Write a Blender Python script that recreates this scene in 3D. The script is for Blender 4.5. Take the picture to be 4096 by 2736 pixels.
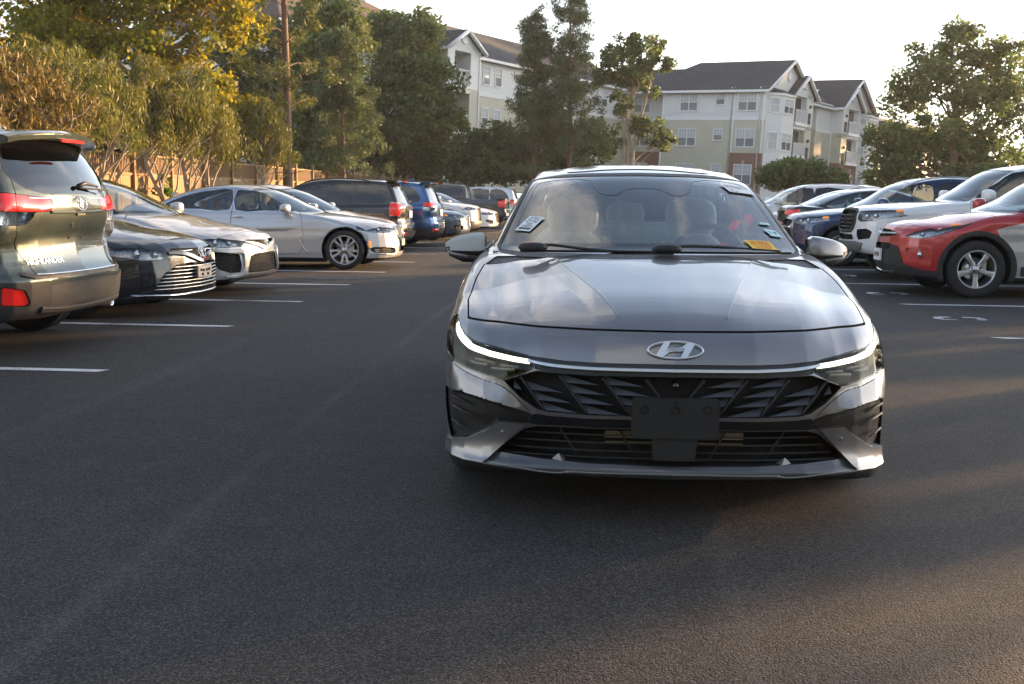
import bpy, bmesh, math, random
import numpy as np
from mathutils import Vector, Matrix, noise as mnoise
R = math.radians
for _o in list(bpy.data.objects): bpy.data.objects.remove(_o)
scene = bpy.context.scene
COL = scene.collection

# ------------------------------------------------------------------ camera
CAM_H = 1.22
FPX, PITCH, YAW, ROLL = 1069.0, math.atan((342-195.9)/1069.0), R(4.68), 0.010
cf = Vector((-math.sin(YAW)*math.cos(PITCH), math.cos(YAW)*math.cos(PITCH), -math.sin(PITCH)))
cr = Vector((math.cos(YAW), math.sin(YAW), 0)); cu = cr.cross(cf)
cr2 = cr*math.cos(ROLL)+cu*math.sin(ROLL); cu2 = -cr*math.sin(ROLL)+cu*math.cos(ROLL)
camd = bpy.data.cameras.new('camera'); cam = bpy.data.objects.new('camera', camd); COL.objects.link(cam)
mw = Matrix((cr2, cu2, -cf)).transposed().to_4x4(); mw.translation = Vector((0, 0, CAM_H)); cam.matrix_world = mw
camd.sensor_width = 36; camd.lens = FPX/1024*36; camd.clip_start = .05; camd.clip_end = 3000
scene.camera = cam
def ray(px, py):                      # pixel of the 1024x684 frame -> world direction
    return (cf+cr2*((px-512)/FPX)-cu2*((py-342)/FPX)).normalized()
def onground(px, py, z=0.0):
    d = ray(px, py); return Vector((0, 0, CAM_H))+d*((z-CAM_H)/d.z)
def atY(px, py, Y):
    d = ray(px, py); return Vector((0, 0, CAM_H))+d*(Y/d.y)
def atX(px, py, X):
    d = ray(px, py); return Vector((0, 0, CAM_H))+d*(X/d.x)

# ------------------------------------------------------------------ light: low evening sun from the right
SUN_AZ, SUN_EL = R(54), R(8.0)        # azimuth measured from +Y (down the aisle) towards +X
world = bpy.data.worlds.new('World'); scene.world = world; world.use_nodes = True
nt = world.node_tree; nt.nodes.clear()
def N(nt, t, **kw):
    n = nt.nodes.new(t)
    for k_, v in kw.items(): setattr(n, k_, v)
    return n
def L(nt, a, b): nt.links.new(a, b)
sky = N(nt, 'ShaderNodeTexSky', sky_type='NISHITA'); sky.sun_disc = False
sky.sun_elevation = SUN_EL; sky.sun_rotation = SUN_AZ; sky.air_density = 1.0; sky.dust_density = 1.2; sky.ozone_density = 2.6
tc = N(nt, 'ShaderNodeTexCoord'); sx = N(nt, 'ShaderNodeSeparateXYZ'); L(nt, tc.outputs['Generated'], sx.inputs[0])
def MATH(nt, op, a, b=None, c=None, clamp=False):
    n = N(nt, 'ShaderNodeMath', operation=op); n.use_clamp = clamp
    for i, v in enumerate((a, b, c)):
        if v is None: continue
        if isinstance(v, (int, float)): n.inputs[i].default_value = v
        else: L(nt, v, n.inputs[i])
    return n.outputs[0]
zz = MATH(nt, 'MAXIMUM', sx.outputs[2], 0.0)
den = MATH(nt, 'ADD', zz, 0.12)
cx = MATH(nt, 'DIVIDE', sx.outputs[0], den); cy = MATH(nt, 'DIVIDE', sx.outputs[1], den)
cmb = N(nt, 'ShaderNodeCombineXYZ'); L(nt, cx, cmb.inputs[0]); L(nt, cy, cmb.inputs[1])
mp = N(nt, 'ShaderNodeMapping'); mp.inputs['Rotation'].default_value = (0, 0, R(35)); mp.inputs['Scale'].default_value = (1.1, 0.42, 1)
L(nt, cmb.outputs[0], mp.inputs[0])
nz1 = N(nt, 'ShaderNodeTexNoise'); nz1.inputs['Scale'].default_value = 1.7; nz1.inputs['Detail'].default_value = 7; nz1.inputs['Roughness'].default_value = .62; nz1.inputs['Distortion'].default_value = .5
L(nt, mp.outputs[0], nz1.inputs['Vector'])
rmp = N(nt, 'ShaderNodeMapRange'); rmp.inputs['From Min'].default_value = .50; rmp.inputs['From Max'].default_value = .70; rmp.interpolation_type = 'SMOOTHSTEP'
L(nt, nz1.outputs['Fac'], rmp.inputs['Value'])
lowf = N(nt, 'ShaderNodeMapRange'); lowf.inputs['From Min'].default_value = .10; lowf.inputs['From Max'].default_value = .35; L(nt, zz, lowf.inputs['Value'])
cloud = MATH(nt, 'MULTIPLY', MATH(nt, 'MULTIPLY', rmp.outputs[0], lowf.outputs[0]), .75)
lumi = N(nt, 'ShaderNodeRGBToBW'); L(nt, sky.outputs[0], lumi.inputs[0])
# thin high haze: pales the blue and whitens the sky towards the horizon
grey = N(nt, 'ShaderNodeVectorMath', operation='SCALE'); grey.inputs[0].default_value = (1.0, .97, .92); L(nt, lumi.outputs[0], grey.inputs['Scale'])
hz1 = N(nt, 'ShaderNodeMix', data_type='RGBA'); hz1.inputs['Factor'].default_value = .36; L(nt, sky.outputs[0], hz1.inputs['A']); L(nt, grey.outputs[0], hz1.inputs['B'])
hl_ = MATH(nt, 'MULTIPLY_ADD', lumi.outputs[0], 1.35, 1.6); hcol = N(nt, 'ShaderNodeVectorMath', operation='SCALE'); hcol.inputs[0].default_value = (1.0, .975, .94); L(nt, hl_, hcol.inputs['Scale'])
hfac = MATH(nt, 'MULTIPLY', MATH(nt, 'EXPONENT', MATH(nt, 'MULTIPLY', zz, -5.5)), .85)
hz2 = N(nt, 'ShaderNodeMix', data_type='RGBA'); L(nt, hfac, hz2.inputs['Factor']); L(nt, hz1.outputs['Result'], hz2.inputs['A']); L(nt, hcol.outputs[0], hz2.inputs['B'])
cl_l = MATH(nt, 'MULTIPLY_ADD', lumi.outputs[0], 2.0, 2.6)
ccol = N(nt, 'ShaderNodeVectorMath', operation='SCALE'); ccol.inputs[0].default_value = (1.0, .91, .80); L(nt, cl_l, ccol.inputs['Scale'])
mixc = N(nt, 'ShaderNodeMix', data_type='RGBA'); L(nt, cloud, mixc.inputs['Factor']); L(nt, hz2.outputs['Result'], mixc.inputs['A']); L(nt, ccol.outputs[0], mixc.inputs['B'])
bg = N(nt, 'ShaderNodeBackground'); bg.inputs['Strength'].default_value = 0.15; L(nt, mixc.outputs['Result'], bg.inputs['Color'])
wo = N(nt, 'ShaderNodeOutputWorld'); L(nt, bg.outputs[0], wo.inputs[0])
sund = bpy.data.lights.new('sun', 'SUN'); sund.energy = 5.0; sund.angle = R(1.0); sund.color = (1.0, .60, .27)
sun = bpy.data.objects.new('sun', sund); COL.objects.link(sun)
sdir = Vector((math.sin(SUN_AZ)*math.cos(SUN_EL), math.cos(SUN_AZ)*math.cos(SUN_EL), math.sin(SUN_EL)))
sun.rotation_euler = (-sdir).to_track_quat('-Z', 'Y').to_euler(); sun.location = sdir*80+Vector((0, 0, 30))
vs = scene.view_settings; scene.display_settings.display_device = 'sRGB'
vs.view_transform = 'Standard'; vs.look = 'None'; vs.gamma = 1; vs.exposure = 2.0; vs.use_curve_mapping = False
scene.cycles.max_bounces = 8; scene.cycles.transparent_max_bounces = 24; scene.cycles.sample_clamp_indirect = 6
scene.cycles.use_denoising = True

# ------------------------------------------------------------------ materials
MT = {}
def mat(name, col=(.5, .5, .5), rough=.5, metal=0.0, coat=0.0, coatr=.03, noise=.0, nscale=20.0, bump=0.0, bscale=60.0, emit=None, estr=0.0, spec=.5, sheen=0, backcol=None, flake=0.0, trans=0.0, sss=None, space='Object'):
    if name in MT: return MT[name]
    m = bpy.data.materials.new(name); m.use_nodes = True; t = m.node_tree
    b = t.nodes['Principled BSDF']; out = t.nodes['Material Output']
    b.inputs['Base Color'].default_value = (*col, 1); b.inputs['Roughness'].default_value = rough; b.inputs['Metallic'].default_value = metal
    b.inputs['Coat Weight'].default_value = coat; b.inputs['Coat Roughness'].default_value = coatr; b.inputs['Specular IOR Level'].default_value = spec
    tcn = N(t, 'ShaderNodeTexCoord')
    if noise > 0:
        nz = N(t, 'ShaderNodeTexNoise'); nz.inputs['Scale'].default_value = nscale; nz.inputs['Detail'].default_value = 5; L(t, tcn.outputs[space], nz.inputs['Vector'])
        mr = N(t, 'ShaderNodeMapRange'); mr.inputs['From Min'].default_value = .25; mr.inputs['From Max'].default_value = .75; mr.inputs['To Min'].default_value = 1-noise; mr.inputs['To Max'].default_value = 1+noise
        L(t, nz.outputs['Fac'], mr.inputs['Value'])
        sc = N(t, 'ShaderNodeVectorMath', operation='SCALE'); sc.inputs[0].default_value = col; L(t, mr.outputs[0], sc.inputs['Scale']); L(t, sc.outputs[0], b.inputs['Base Color'])
        r2 = MATH(t, 'MULTIPLY', mr.outputs[0], rough); L(t, r2, b.inputs['Roughness'])
    if bump > 0:
        nb = N(t, 'ShaderNodeTexNoise'); nb.inputs['Scale'].default_value = bscale; nb.inputs['Detail'].default_value = 4; L(t, tcn.outputs[space], nb.inputs['Vector'])
        bp = N(t, 'ShaderNodeBump'); bp.inputs['Strength'].default_value = bump; bp.inputs['Distance'].default_value = .01; L(t, nb.outputs['Fac'], bp.inputs['Height']); L(t, bp.outputs[0], b.inputs['Normal'])
    if emit: b.inputs['Emission Color'].default_value = (*emit, 1); b.inputs['Emission Strength'].default_value = estr
    if backcol is not None:                # the inner face of a painted panel is lined
        geo = N(t, 'ShaderNodeNewGeometry'); b2 = N(t, 'ShaderNodeBsdfDiffuse'); b2.inputs[0].default_value = (*backcol, 1)
        mx = N(t, 'ShaderNodeMixShader'); L(t, geo.outputs['Backfacing'], mx.inputs[0]); L(t, b.outputs[0], mx.inputs[1]); L(t, b2.outputs[0], mx.inputs[2]); L(t, mx.outputs[0], out.inputs[0])
    MT[name] = m; return m
def glass(name, tint=(.8, .86, .86), rough=0.0, ior=1.5, gl=1.0, dens=1.0):
    if name in MT: return MT[name]
    m = bpy.data.materials.new(name); m.use_nodes = True; t = m.node_tree; t.nodes.clear()
    tr = N(t, 'ShaderNodeBsdfTransparent'); tr.inputs[0].default_value = (*tint, 1)
    gs = N(t, 'ShaderNodeBsdfGlossy'); gs.inputs['Roughness'].default_value = rough; gs.inputs[0].default_value = (1, 1, 1, 1)
    fr = N(t, 'ShaderNodeFresnel'); fr.inputs[0].default_value = ior
    # slight waviness/dust keeps panes from looking perfect
    tcn = N(t, 'ShaderNodeTexCoord'); nz = N(t, 'ShaderNodeTexNoise'); nz.inputs['Scale'].default_value = 2.5; L(t, tcn.outputs['Object'], nz.inputs['Vector'])
    bp = N(t, 'ShaderNodeBump'); bp.inputs['Strength'].default_value = .03; bp.inputs['Distance'].default_value = .05; L(t, nz.outputs['Fac'], bp.inputs['Height']); L(t, bp.outputs[0], gs.inputs['Normal'])
    f2 = MATH(t, 'MULTIPLY', fr.outputs[0], 1.75*gl, clamp=True)
    mx = N(t, 'ShaderNodeMixShader'); L(t, f2, mx.inputs[0]); L(t, tr.outputs[0], mx.inputs[1]); L(t, gs.outputs[0], mx.inputs[2])
    o = N(t, 'ShaderNodeOutputMaterial'); L(t, mx.outputs[0], o.inputs[0]); MT[name] = m; return m
def paint(name, col, metal=.55, rough=.32, back=(.10, .10, .10)):
    return mat('paint_'+name, col, rough, metal, coat=1.0, coatr=.025, noise=.05, nscale=7, backcol=back)
PL = mat('black_plastic', (.018, .018, .019), .55, noise=.2, nscale=30, bump=.08, bscale=300)
GB = mat('gloss_black', (.010, .010, .011), .12, coat=.6, noise=.15, nscale=9)
RUB = mat('rubber', (.016, .016, .017), .78, noise=.3, nscale=40, bump=.2, bscale=200)
CHR = mat('chrome', (.78, .79, .80), .12, 1.0, noise=.06, nscale=12)
SAT = mat('satin_silver', (.55, .56, .57), .32, 1.0, noise=.08, nscale=12)
ALU = mat('alloy', (.50, .50, .51), .34, .9, coat=.4, noise=.12, nscale=18)
DALU = mat('dark_alloy', (.06, .06, .065), .4, .6, noise=.15, nscale=18)
HOLE = mat('cavity', (.006, .006, .006), .8, noise=.2)
SEAM = mat('panel_gap', (.006, .006, .006), .9, noise=.2)
GREYPL = mat('grey_cladding', (.026, .026, .027), .7, noise=.15, nscale=25, bump=.06, bscale=260)
SILVPL = mat('silver_plastic', (.23, .23, .23), .45, .3, noise=.1, nscale=15)
GL_W = glass('windscreen', (.78, .93, .95), gl=.92)
GL_S = glass('side_glass', (.70, .77, .77))
GL_D = glass('privacy_glass', (.10, .11, .12))
LENS = glass('lamp_lens', (.93, .95, .96), gl=.8)
REDL = mat('red_lens', (.42, .012, .010), .12, coat=1, noise=.12, nscale=40, emit=(1, .03, .02), estr=.06)
REDG = mat('red_lens_lit', (.5, .02, .02), .12, coat=1, noise=.1, emit=(1, .04, .03), estr=3.0)
AMB = mat('amber_lens', (.75, .22, .015), .15, coat=1, noise=.1, nscale=40, emit=(1, .35, .02), estr=.12)
CLR = mat('clear_reflector', (.62, .64, .66), .16, .8, noise=.3, nscale=60)
DRLM = mat('running_light', (.9, .9, .9), .3, noise=.02, emit=(1.0, .97, .88), estr=1.5)
WHT = mat('white_label', (.78, .79, .78), .5, noise=.05)
BLKI = mat('black_ink', (.02, .02, .02), .6, noise=.1)
YEL = mat('yellow_label', (.80, .50, .03), .5, noise=.06)
REDI = mat('red_ink', (.55, .06, .02), .6, noise=.1)
TEAL = mat('pale_blue_label', (.45, .66, .70), .5, noise=.06)
SEATM = mat('seat_fabric', (.42, .42, .40), .85, noise=.12, nscale=60, bump=.15, bscale=400)
SEATT = mat('tan_leather', (.42, .22, .09), .6, noise=.12, nscale=30)
DASH = mat('dashboard', (.025, .026, .028), .7, noise=.15, nscale=40)

# ------------------------------------------------------------------ object helpers
def mesh_obj(name, V, Fc, m, parent=None, smooth=True, normals=None, mats=None, midx=None):
    me = bpy.data.meshes.new(name)
    V = np.asarray(V, dtype=np.float64).reshape(-1, 3)
    if isinstance(Fc, np.ndarray):
        n = len(Fc); w = Fc.shape[1]
        me.vertices.add(len(V)); me.vertices.foreach_set('co', V.ravel())
        me.loops.add(n*w); me.loops.foreach_set('vertex_index', Fc.astype(np.int32).ravel())
        me.polygons.add(n); me.polygons.foreach_set('loop_start', np.arange(0, n*w, w, dtype=np.int32))
        me.polygons.foreach_set('loop_total', np.full(n, w, dtype=np.int32))
        me.update(calc_edges=True)
    else:
        me.from_pydata(V.tolist(), [], Fc); me.update()
    if smooth and len(me.polygons): me.polygons.foreach_set('use_smooth', np.ones(len(me.polygons), dtype=bool))
    for mm in (mats or [m]): me.materials.append(mm)
    if midx is not None: me.polygons.foreach_set('material_index', np.asarray(midx, dtype=np.int32))
    if normals is not None and len(V): me.normals_split_custom_set_from_vertices(np.asarray(normals, dtype=np.float32))
    o = bpy.data.objects.new(name, me); COL.objects.link(o)
    if parent: o.parent = parent
    return o
def tag(o, label=None, cat=None, group=None, kind=None):
    if label: o['label'] = label
    if cat: o['category'] = cat
    if group: o['group'] = group
    if kind: o['kind'] = kind
    return o
def empty(name, loc=(0, 0, 0), rz=0.0, label=None, cat=None, group=None):
    o = bpy.data.objects.new(name, None); COL.objects.link(o); o.location = loc; o.rotation_euler = (0, 0, rz); o.empty_display_size = .3
    return tag(o, label, cat, group)
class MB:                                # collects simple shapes into one mesh
    def __init__(s): s.V = []; s.F = []; s.sm = []
    def add(s, V, F, sm=False):
        o = len(s.V); s.V += [tuple(v) for v in V]; s.F += [tuple(i+o for i in f) for f in F]; s.sm += [sm]*len(F); return s
    def box(s, a, b, mtx=None):
        x0, y0, z0 = a; x1, y1, z1 = b
        V = [Vector(p) for p in ((x0, y0, z0), (x1, y0, z0), (x1, y1, z0), (x0, y1, z0), (x0, y0, z1), (x1, y0, z1), (x1, y1, z1), (x0, y1, z1))]
        if mtx: V = [mtx@v for v in V]
        return s.add(V, [(0, 3, 2, 1), (4, 5, 6, 7), (0, 1, 5, 4), (1, 2, 6, 5), (2, 3, 7, 6), (3, 0, 4, 7)])
    def tube(s, pts, rad, n=8, caps=True, flat=1.0, up=None):
        pts = [Vector(p) for p in pts]; m = len(pts); rad = rad if hasattr(rad, '__len__') else [rad]*m
        V = []; prev = None
        for i, p in enumerate(pts):
            t = (pts[min(i+1, m-1)]-pts[max(i-1, 0)])
            t = t.normalized() if t.length > 1e-9 else Vector((0, 0, 1))
            if prev is None:
                a = Vector(up) if up else (Vector((0, 0, 1)) if abs(t.z) < .9 else Vector((1, 0, 0)))
            else: a = prev
            a = (a-t*a.dot(t))
            a = a.normalized() if a.length > 1e-6 else t.orthogonal().normalized()
            prev = a; b = t.cross(a)
            for j in range(n):
                th = 2*math.pi*(j+.5)/n; V.append(p+a*(math.cos(th)*rad[i]*flat)+b*(math.sin(th)*rad[i]))
        F = [(i*n+j, i*n+(j+1) % n, (i+1)*n+(j+1) % n, (i+1)*n+j) for i in range(m-1) for j in range(n)]
        if caps: F += [tuple(range(n-1, -1, -1)), tuple((m-1)*n+j for j in range(n))]
        return s.add(V, F, True)
    def lathe(s, prof, n=32, mtx=None):          # prof: (radius, height) about local Z
        V = []; m = len(prof)
        for r_, h in prof:
            for j in range(n):
                a = 2*math.pi*j/n; v = Vector((r_*math.cos(a), r_*math.sin(a), h)); V.append(mtx@v if mtx else v)
        F = [(i*n+j, i*n+(j+1) % n, (i+1)*n+(j+1) % n, (i+1)*n+j) for i in range(m-1) for j in range(n)]
        return s.add(V, F, True)
    def prism(s, poly, a, b, f):                 # f(u,v,w)->point ; poly in (u,v), extruded w from a to b
        n = len(poly)
        V = [f(u, v, a) for u, v in poly]+[f(u, v, b) for u, v in poly]
        return s.add(V, [tuple(range(n-1, -1, -1)), tuple(range(n, 2*n))]+[(i, (i+1) % n, n+(i+1) % n, n+i) for i in range(n)])
    def build(s, name, m, parent=None, bevel=0.0, smooth=None):
        me = bpy.data.meshes.new(name); me.from_pydata(s.V, [], s.F); me.update()
        if bevel > 0:
            bm = bmesh.new(); bm.from_mesh(me); bmesh.ops.recalc_face_normals(bm, faces=bm.faces)
            ed = [e for e in bm.edges if len(e.link_faces) == 2 and e.calc_face_angle(0) > .6]
            bmesh.ops.bevel(bm, geom=ed, offset=bevel, segments=2, affect='EDGES', clamp_overlap=True); bm.to_mesh(me); bm.free()
            me.polygons.foreach_set('use_smooth', np.zeros(len(me.polygons), dtype=bool))
        else: me.polygons.foreach_set('use_smooth', np.array(s.sm if smooth is None else [smooth]*len(s.F), dtype=bool))
        
        (me.materials.append(m) if m else None); o = bpy.data.objects.new(name, me); COL.objects.link(o)
        if parent: o.parent = parent
        return o
def text_obj(name, txt, size, m, parent, mtx, depth=.001, align='CENTER', sx=1.0):
    cu_ = bpy.data.curves.new(name, 'FONT'); cu_.body = txt; cu_.size = size; cu_.extrude = depth; cu_.align_x = align; cu_.align_y = 'CENTER'; cu_.resolution_u = 3
    to = bpy.data.objects.new(name, cu_); COL.objects.link(to)
    dg = bpy.context.evaluated_depsgraph_get(); me = bpy.data.meshes.new_from_object(to.evaluated_get(dg)); bpy.data.objects.remove(to)
    me.name = name; me.transform(mtx@Matrix.Diagonal((sx, 1, 1, 1))); me.materials.clear(); me.materials.append(m)
    o = bpy.data.objects.new(name, me); COL.objects.link(o)
    if parent: o.parent = parent
    return o
def frame(origin, xa, ya):
    xa = Vector(xa).normalized(); ya = Vector(ya); ya = (ya-xa*ya.dot(xa)).normalized(); za = xa.cross(ya)
    m = Matrix((xa, ya, za)).transposed().to_4x4(); m.translation = Vector(origin); return m
# ================================================================== car shells: implicit surface -> mesh -> panels
def sdpoly(P, poly):
    P = np.asarray(P, float); q = np.asarray(poly, float); n = len(q)
    d2 = np.full(len(P), 1e9); ins = np.zeros(len(P), bool)
    for i in range(n):
        a = q[i]; b = q[(i+1) % n]; e = b-a; w0 = P[:, 0]-a[0]; w1 = P[:, 1]-a[1]
        t = np.clip((w0*e[0]+w1*e[1])/max(e@e, 1e-12), 0, 1)
        d2 = np.minimum(d2, (w0-t*e[0])**2+(w1-t*e[1])**2)
        c = (a[1] > P[:, 1]) != (b[1] > P[:, 1])
        with np.errstate(divide='ignore', invalid='ignore'):
            xi = a[0]+(P[:, 1]-a[1])*e[0]/(e[1] if abs(e[1]) > 1e-12 else 1e-12)
        ins ^= c & (P[:, 0] < xi)
    d = np.sqrt(d2); return np.where(ins, -d, d)
def smooth_poly(pts, sub=5, closed=True):       # centripetal Catmull-Rom through the points
    p = np.asarray(pts, float); n = len(p); out = []
    for i in range(n if closed else n-1):
        if closed: P0, P1, P2, P3 = p[i-1], p[i], p[(i+1) % n], p[(i+2) % n]
        else: P0, P1, P2, P3 = p[max(i-1, 0)], p[i], p[i+1], p[min(i+2, n-1)]
        t0 = 0; t1 = t0+max(np.linalg.norm(P1-P0), 1e-6)**.5; t2 = t1+max(np.linalg.norm(P2-P1), 1e-6)**.5; t3 = t2+max(np.linalg.norm(P3-P2), 1e-6)**.5
        for k_ in range(sub):
            t = t1+(t2-t1)*k_/sub
            A1 = (t1-t)/(t1-t0)*P0+(t-t0)/(t1-t0)*P1; A2 = (t2-t)/(t2-t1)*P1+(t-t1)/(t2-t1)*P2; A3 = (t3-t)/(t3-t2)*P2+(t-t2)/(t3-t2)*P3
            B1 = (t2-t)/(t2-t0)*A1+(t-t0)/(t2-t0)*A2; B2 = (t3-t)/(t3-t1)*A2+(t-t1)/(t3-t1)*A3
            out.append((t2-t)/(t2-t1)*B1+(t-t1)/(t2-t1)*B2)
    if not closed: out.append(p[-1])
    return np.array(out)
def smax(a, b, k): h = np.maximum(k-np.abs(a-b), 0)/k; return np.maximum(a, b)+h*h*k*.25
def smin(a, b, k): return -smax(-a, -b, k)
def sstep(a, b, x): t = np.clip((x-a)/(b-a), 0, 1); return t*t*(3-2*t)
class SD2:
    def __init__(s, poly, res=.012, pad=.5):
        q = np.asarray(poly); s.o = q.min(0)-pad; s.res = res; n = np.ceil((q.max(0)+pad-s.o)/res).astype(int)+1
        gx, gz = np.meshgrid(s.o[0]+np.arange(n[0])*res, s.o[1]+np.arange(n[1])*res, indexing='ij')
        s.g = sdpoly(np.stack([gx.ravel(), gz.ravel()], 1), q).reshape(n).astype(np.float32); s.n = n
    def __call__(s, x, z):
        u = np.clip((x-s.o[0])/s.res, 0, s.n[0]-1.001); v = np.clip((z-s.o[1])/s.res, 0, s.n[1]-1.001)
        i = u.astype(np.int32); j = v.astype(np.int32); u = u-i; v = v-j; g = s.g
        return (g[i, j]*(1-u)+g[i+1, j]*u)*(1-v)+(g[i, j+1]*(1-u)+g[i+1, j+1]*u)*v
def surfnets(F, xs, ys, zs):
    s = F < 0
    A = [(a, b, c) for a in (0, 1) for b in (0, 1) for c in (0, 1)]
    nx, ny, nz = F.shape
    sl = lambda o: (slice(o[0], nx-1+o[0]), slice(o[1], ny-1+o[1]), slice(o[2], nz-1+o[2]))
    cnt = sum(s[sl(o)].astype(np.int8) for o in A)
    act = (cnt > 0) & (cnt < 8); I, J, K = np.nonzero(act); idx = np.full(act.shape, -1, np.int64); idx[act] = np.arange(len(I))
    pos = np.zeros((len(I), 3)); num = np.zeros(len(I))
    for o in A:
        for ax in range(3):
            if o[ax]: continue
            o2 = list(o); o2[ax] = 1
            va = F[I+o[0], J+o[1], K+o[2]]; vb = F[I+o2[0], J+o2[1], K+o2[2]]
            c = (va < 0) != (vb < 0); t = np.where(c, va/np.where(c, va-vb, 1), 0)
            pa = np.stack([xs[I+o[0]], ys[J+o[1]], zs[K+o[2]]], 1); pb = np.stack([xs[I+o2[0]], ys[J+o2[1]], zs[K+o2[2]]], 1)
            pos += np.where(c[:, None], pa+(pb-pa)*t[:, None], 0); num += c
    pos /= num[:, None]
    quads = []
    for ax in range(3):
        a1, a2 = [(1, 2), (2, 0), (0, 1)][ax]
        sh = [slice(1, -1)]*3; sh[ax] = slice(0, None)
        d0 = [slice(None)]*3; d1 = [slice(None)]*3; d0[ax] = slice(0, -1); d1[ax] = slice(1, None)
        e = s[tuple(d0)] != s[tuple(d1)]
        ii = np.array(np.nonzero(e)).T
        ok = (ii[:, a1] > 0) & (ii[:, a1] < F.shape[a1]-1) & (ii[:, a2] > 0) & (ii[:, a2] < F.shape[a2]-1); ii = ii[ok]
        if not len(ii): continue
        v = []
        for d in ((-1, -1), (0, -1), (0, 0), (-1, 0)):
            q = ii.copy(); q[:, a1] += d[0]; q[:, a2] += d[1]; v.append(idx[q[:, 0], q[:, 1], q[:, 2]])
        q = np.stack(v, 1); flip = ~s[ii[:, 0], ii[:, 1], ii[:, 2]]; q[flip] = q[flip][:, ::-1]; quads.append(q)
    return pos, np.concatenate(quads)
class Piece:
    __slots__ = ('V', 'Nn', 'T')
    def __init__(s, V, Nn, T): s.V, s.Nn, s.T = V, Nn, T
    def compact(s):
        if not len(s.T): return Piece(np.zeros((0, s.V.shape[1])), np.zeros((0, s.Nn.shape[1])), np.zeros((0, 3), int))
        u, inv = np.unique(s.T, return_inverse=True); return Piece(s.V[u], s.Nn[u], inv.reshape(-1, 3))
    def select(s, m): return Piece(s.V, s.Nn, s.T[m]).compact()
    def boundary(s):
        e = np.concatenate([s.T[:, [0, 1]], s.T[:, [1, 2]], s.T[:, [2, 0]]]); k_ = np.sort(e, 1); key = k_[:, 0]*(len(s.V)+1)+k_[:, 1]
        u, inv, c = np.unique(key, return_inverse=True, return_counts=True); return e[c[inv] == 1]
def clip(pc, sv):
    """split a piece by the scalar sv at its vertices: (inside sv<0, outside)"""
    sv = np.where(np.abs(sv) < 1e-6, 1e-6, sv); neg = sv < 0; T = pc.T; c = neg[T].sum(1)
    i_in = T[c == 3]; i_out = T[c == 0]; X = T[(c == 1) | (c == 2)]
    if not len(X): return Piece(pc.V, pc.Nn, i_in).compact(), Piece(pc.V, pc.Nn, i_out).compact()
    cn = neg[X]; one = cn.sum(1) == 1
    lone = np.where(one[:, None], cn, ~cn).argmax(1); r = np.arange(len(X))
    A = X[r, lone]; B = X[r, (lone+1) % 3]; Cc = X[r, (lone+2) % 3]
    def cut(a, b):
        lo = np.minimum(a, b); hi = np.maximum(a, b); return lo*(len(pc.V)+1)+hi, lo, hi
    kab, l1, h1 = cut(A, B); kac, l2, h2 = cut(A, Cc)
    ks = np.concatenate([kab, kac]); lo = np.concatenate([l1, l2]); hi = np.concatenate([h1, h2])
    u, fi, inv = np.unique(ks, return_index=True, return_inverse=True); lo = lo[fi]; hi = hi[fi]
    t = (sv[lo]/(sv[lo]-sv[hi]))[:, None]
    NV = pc.V[lo]+(pc.V[hi]-pc.V[lo])*t; NN = pc.Nn[lo]+(pc.Nn[hi]-pc.Nn[lo])*t; NN /= np.linalg.norm(NN, axis=1)[:, None]+1e-12
    inv = inv+len(pc.V); P = inv[:len(X)]; Q = inv[len(X):]
    tl = np.stack([A, P, Q], 1); to = np.concatenate([np.stack([P, B, Cc], 1), np.stack([P, Cc, Q], 1)]); o2 = np.concatenate([one, one])
    V = np.concatenate([pc.V, NV]); Nn = np.concatenate([pc.Nn, NN])
    ti = np.concatenate([i_in, tl[one], to[~o2]]); tu = np.concatenate([i_out, tl[~one], to[o2]])
    return Piece(V, Nn, ti).compact(), Piece(V, Nn, tu).compact()
def offset(pc, vec=None, d=0.0, walls=True):
    """move a piece (by vec, or by d along its normals) and wall it back to where it came from"""
    V2 = pc.V+(np.asarray(vec) if vec is not None else pc.Nn*d); V = V2; T = pc.T; Nn = pc.Nn
    if walls and len(pc.T):
        b = pc.boundary(); n = len(V2); m = len(b)
        W = np.concatenate([pc.V[b[:, 0]], pc.V[b[:, 1]], V2[b[:, 1]], V2[b[:, 0]]])
        i = np.arange(m); q1 = np.stack([n+i, n+m+i, n+2*m+i], 1); q2 = np.stack([n+i, n+2*m+i, n+3*m+i], 1)
        fn = np.cross(W[m:2*m]-W[:m], W[2*m:3*m]-W[:m]); fn /= np.linalg.norm(fn, axis=1)[:, None]+1e-12
        V = np.concatenate([V2, W]); Nn = np.concatenate([pc.Nn, fn, fn, fn, fn]); T = np.concatenate([T, q1, q2])
    return Piece(V, Nn, T)
def put(name, pc, m, parent):
    if not len(pc.T): return None
    return mesh_obj(name, pc.V, pc.T, m, parent, True, pc.Nn)
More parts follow.
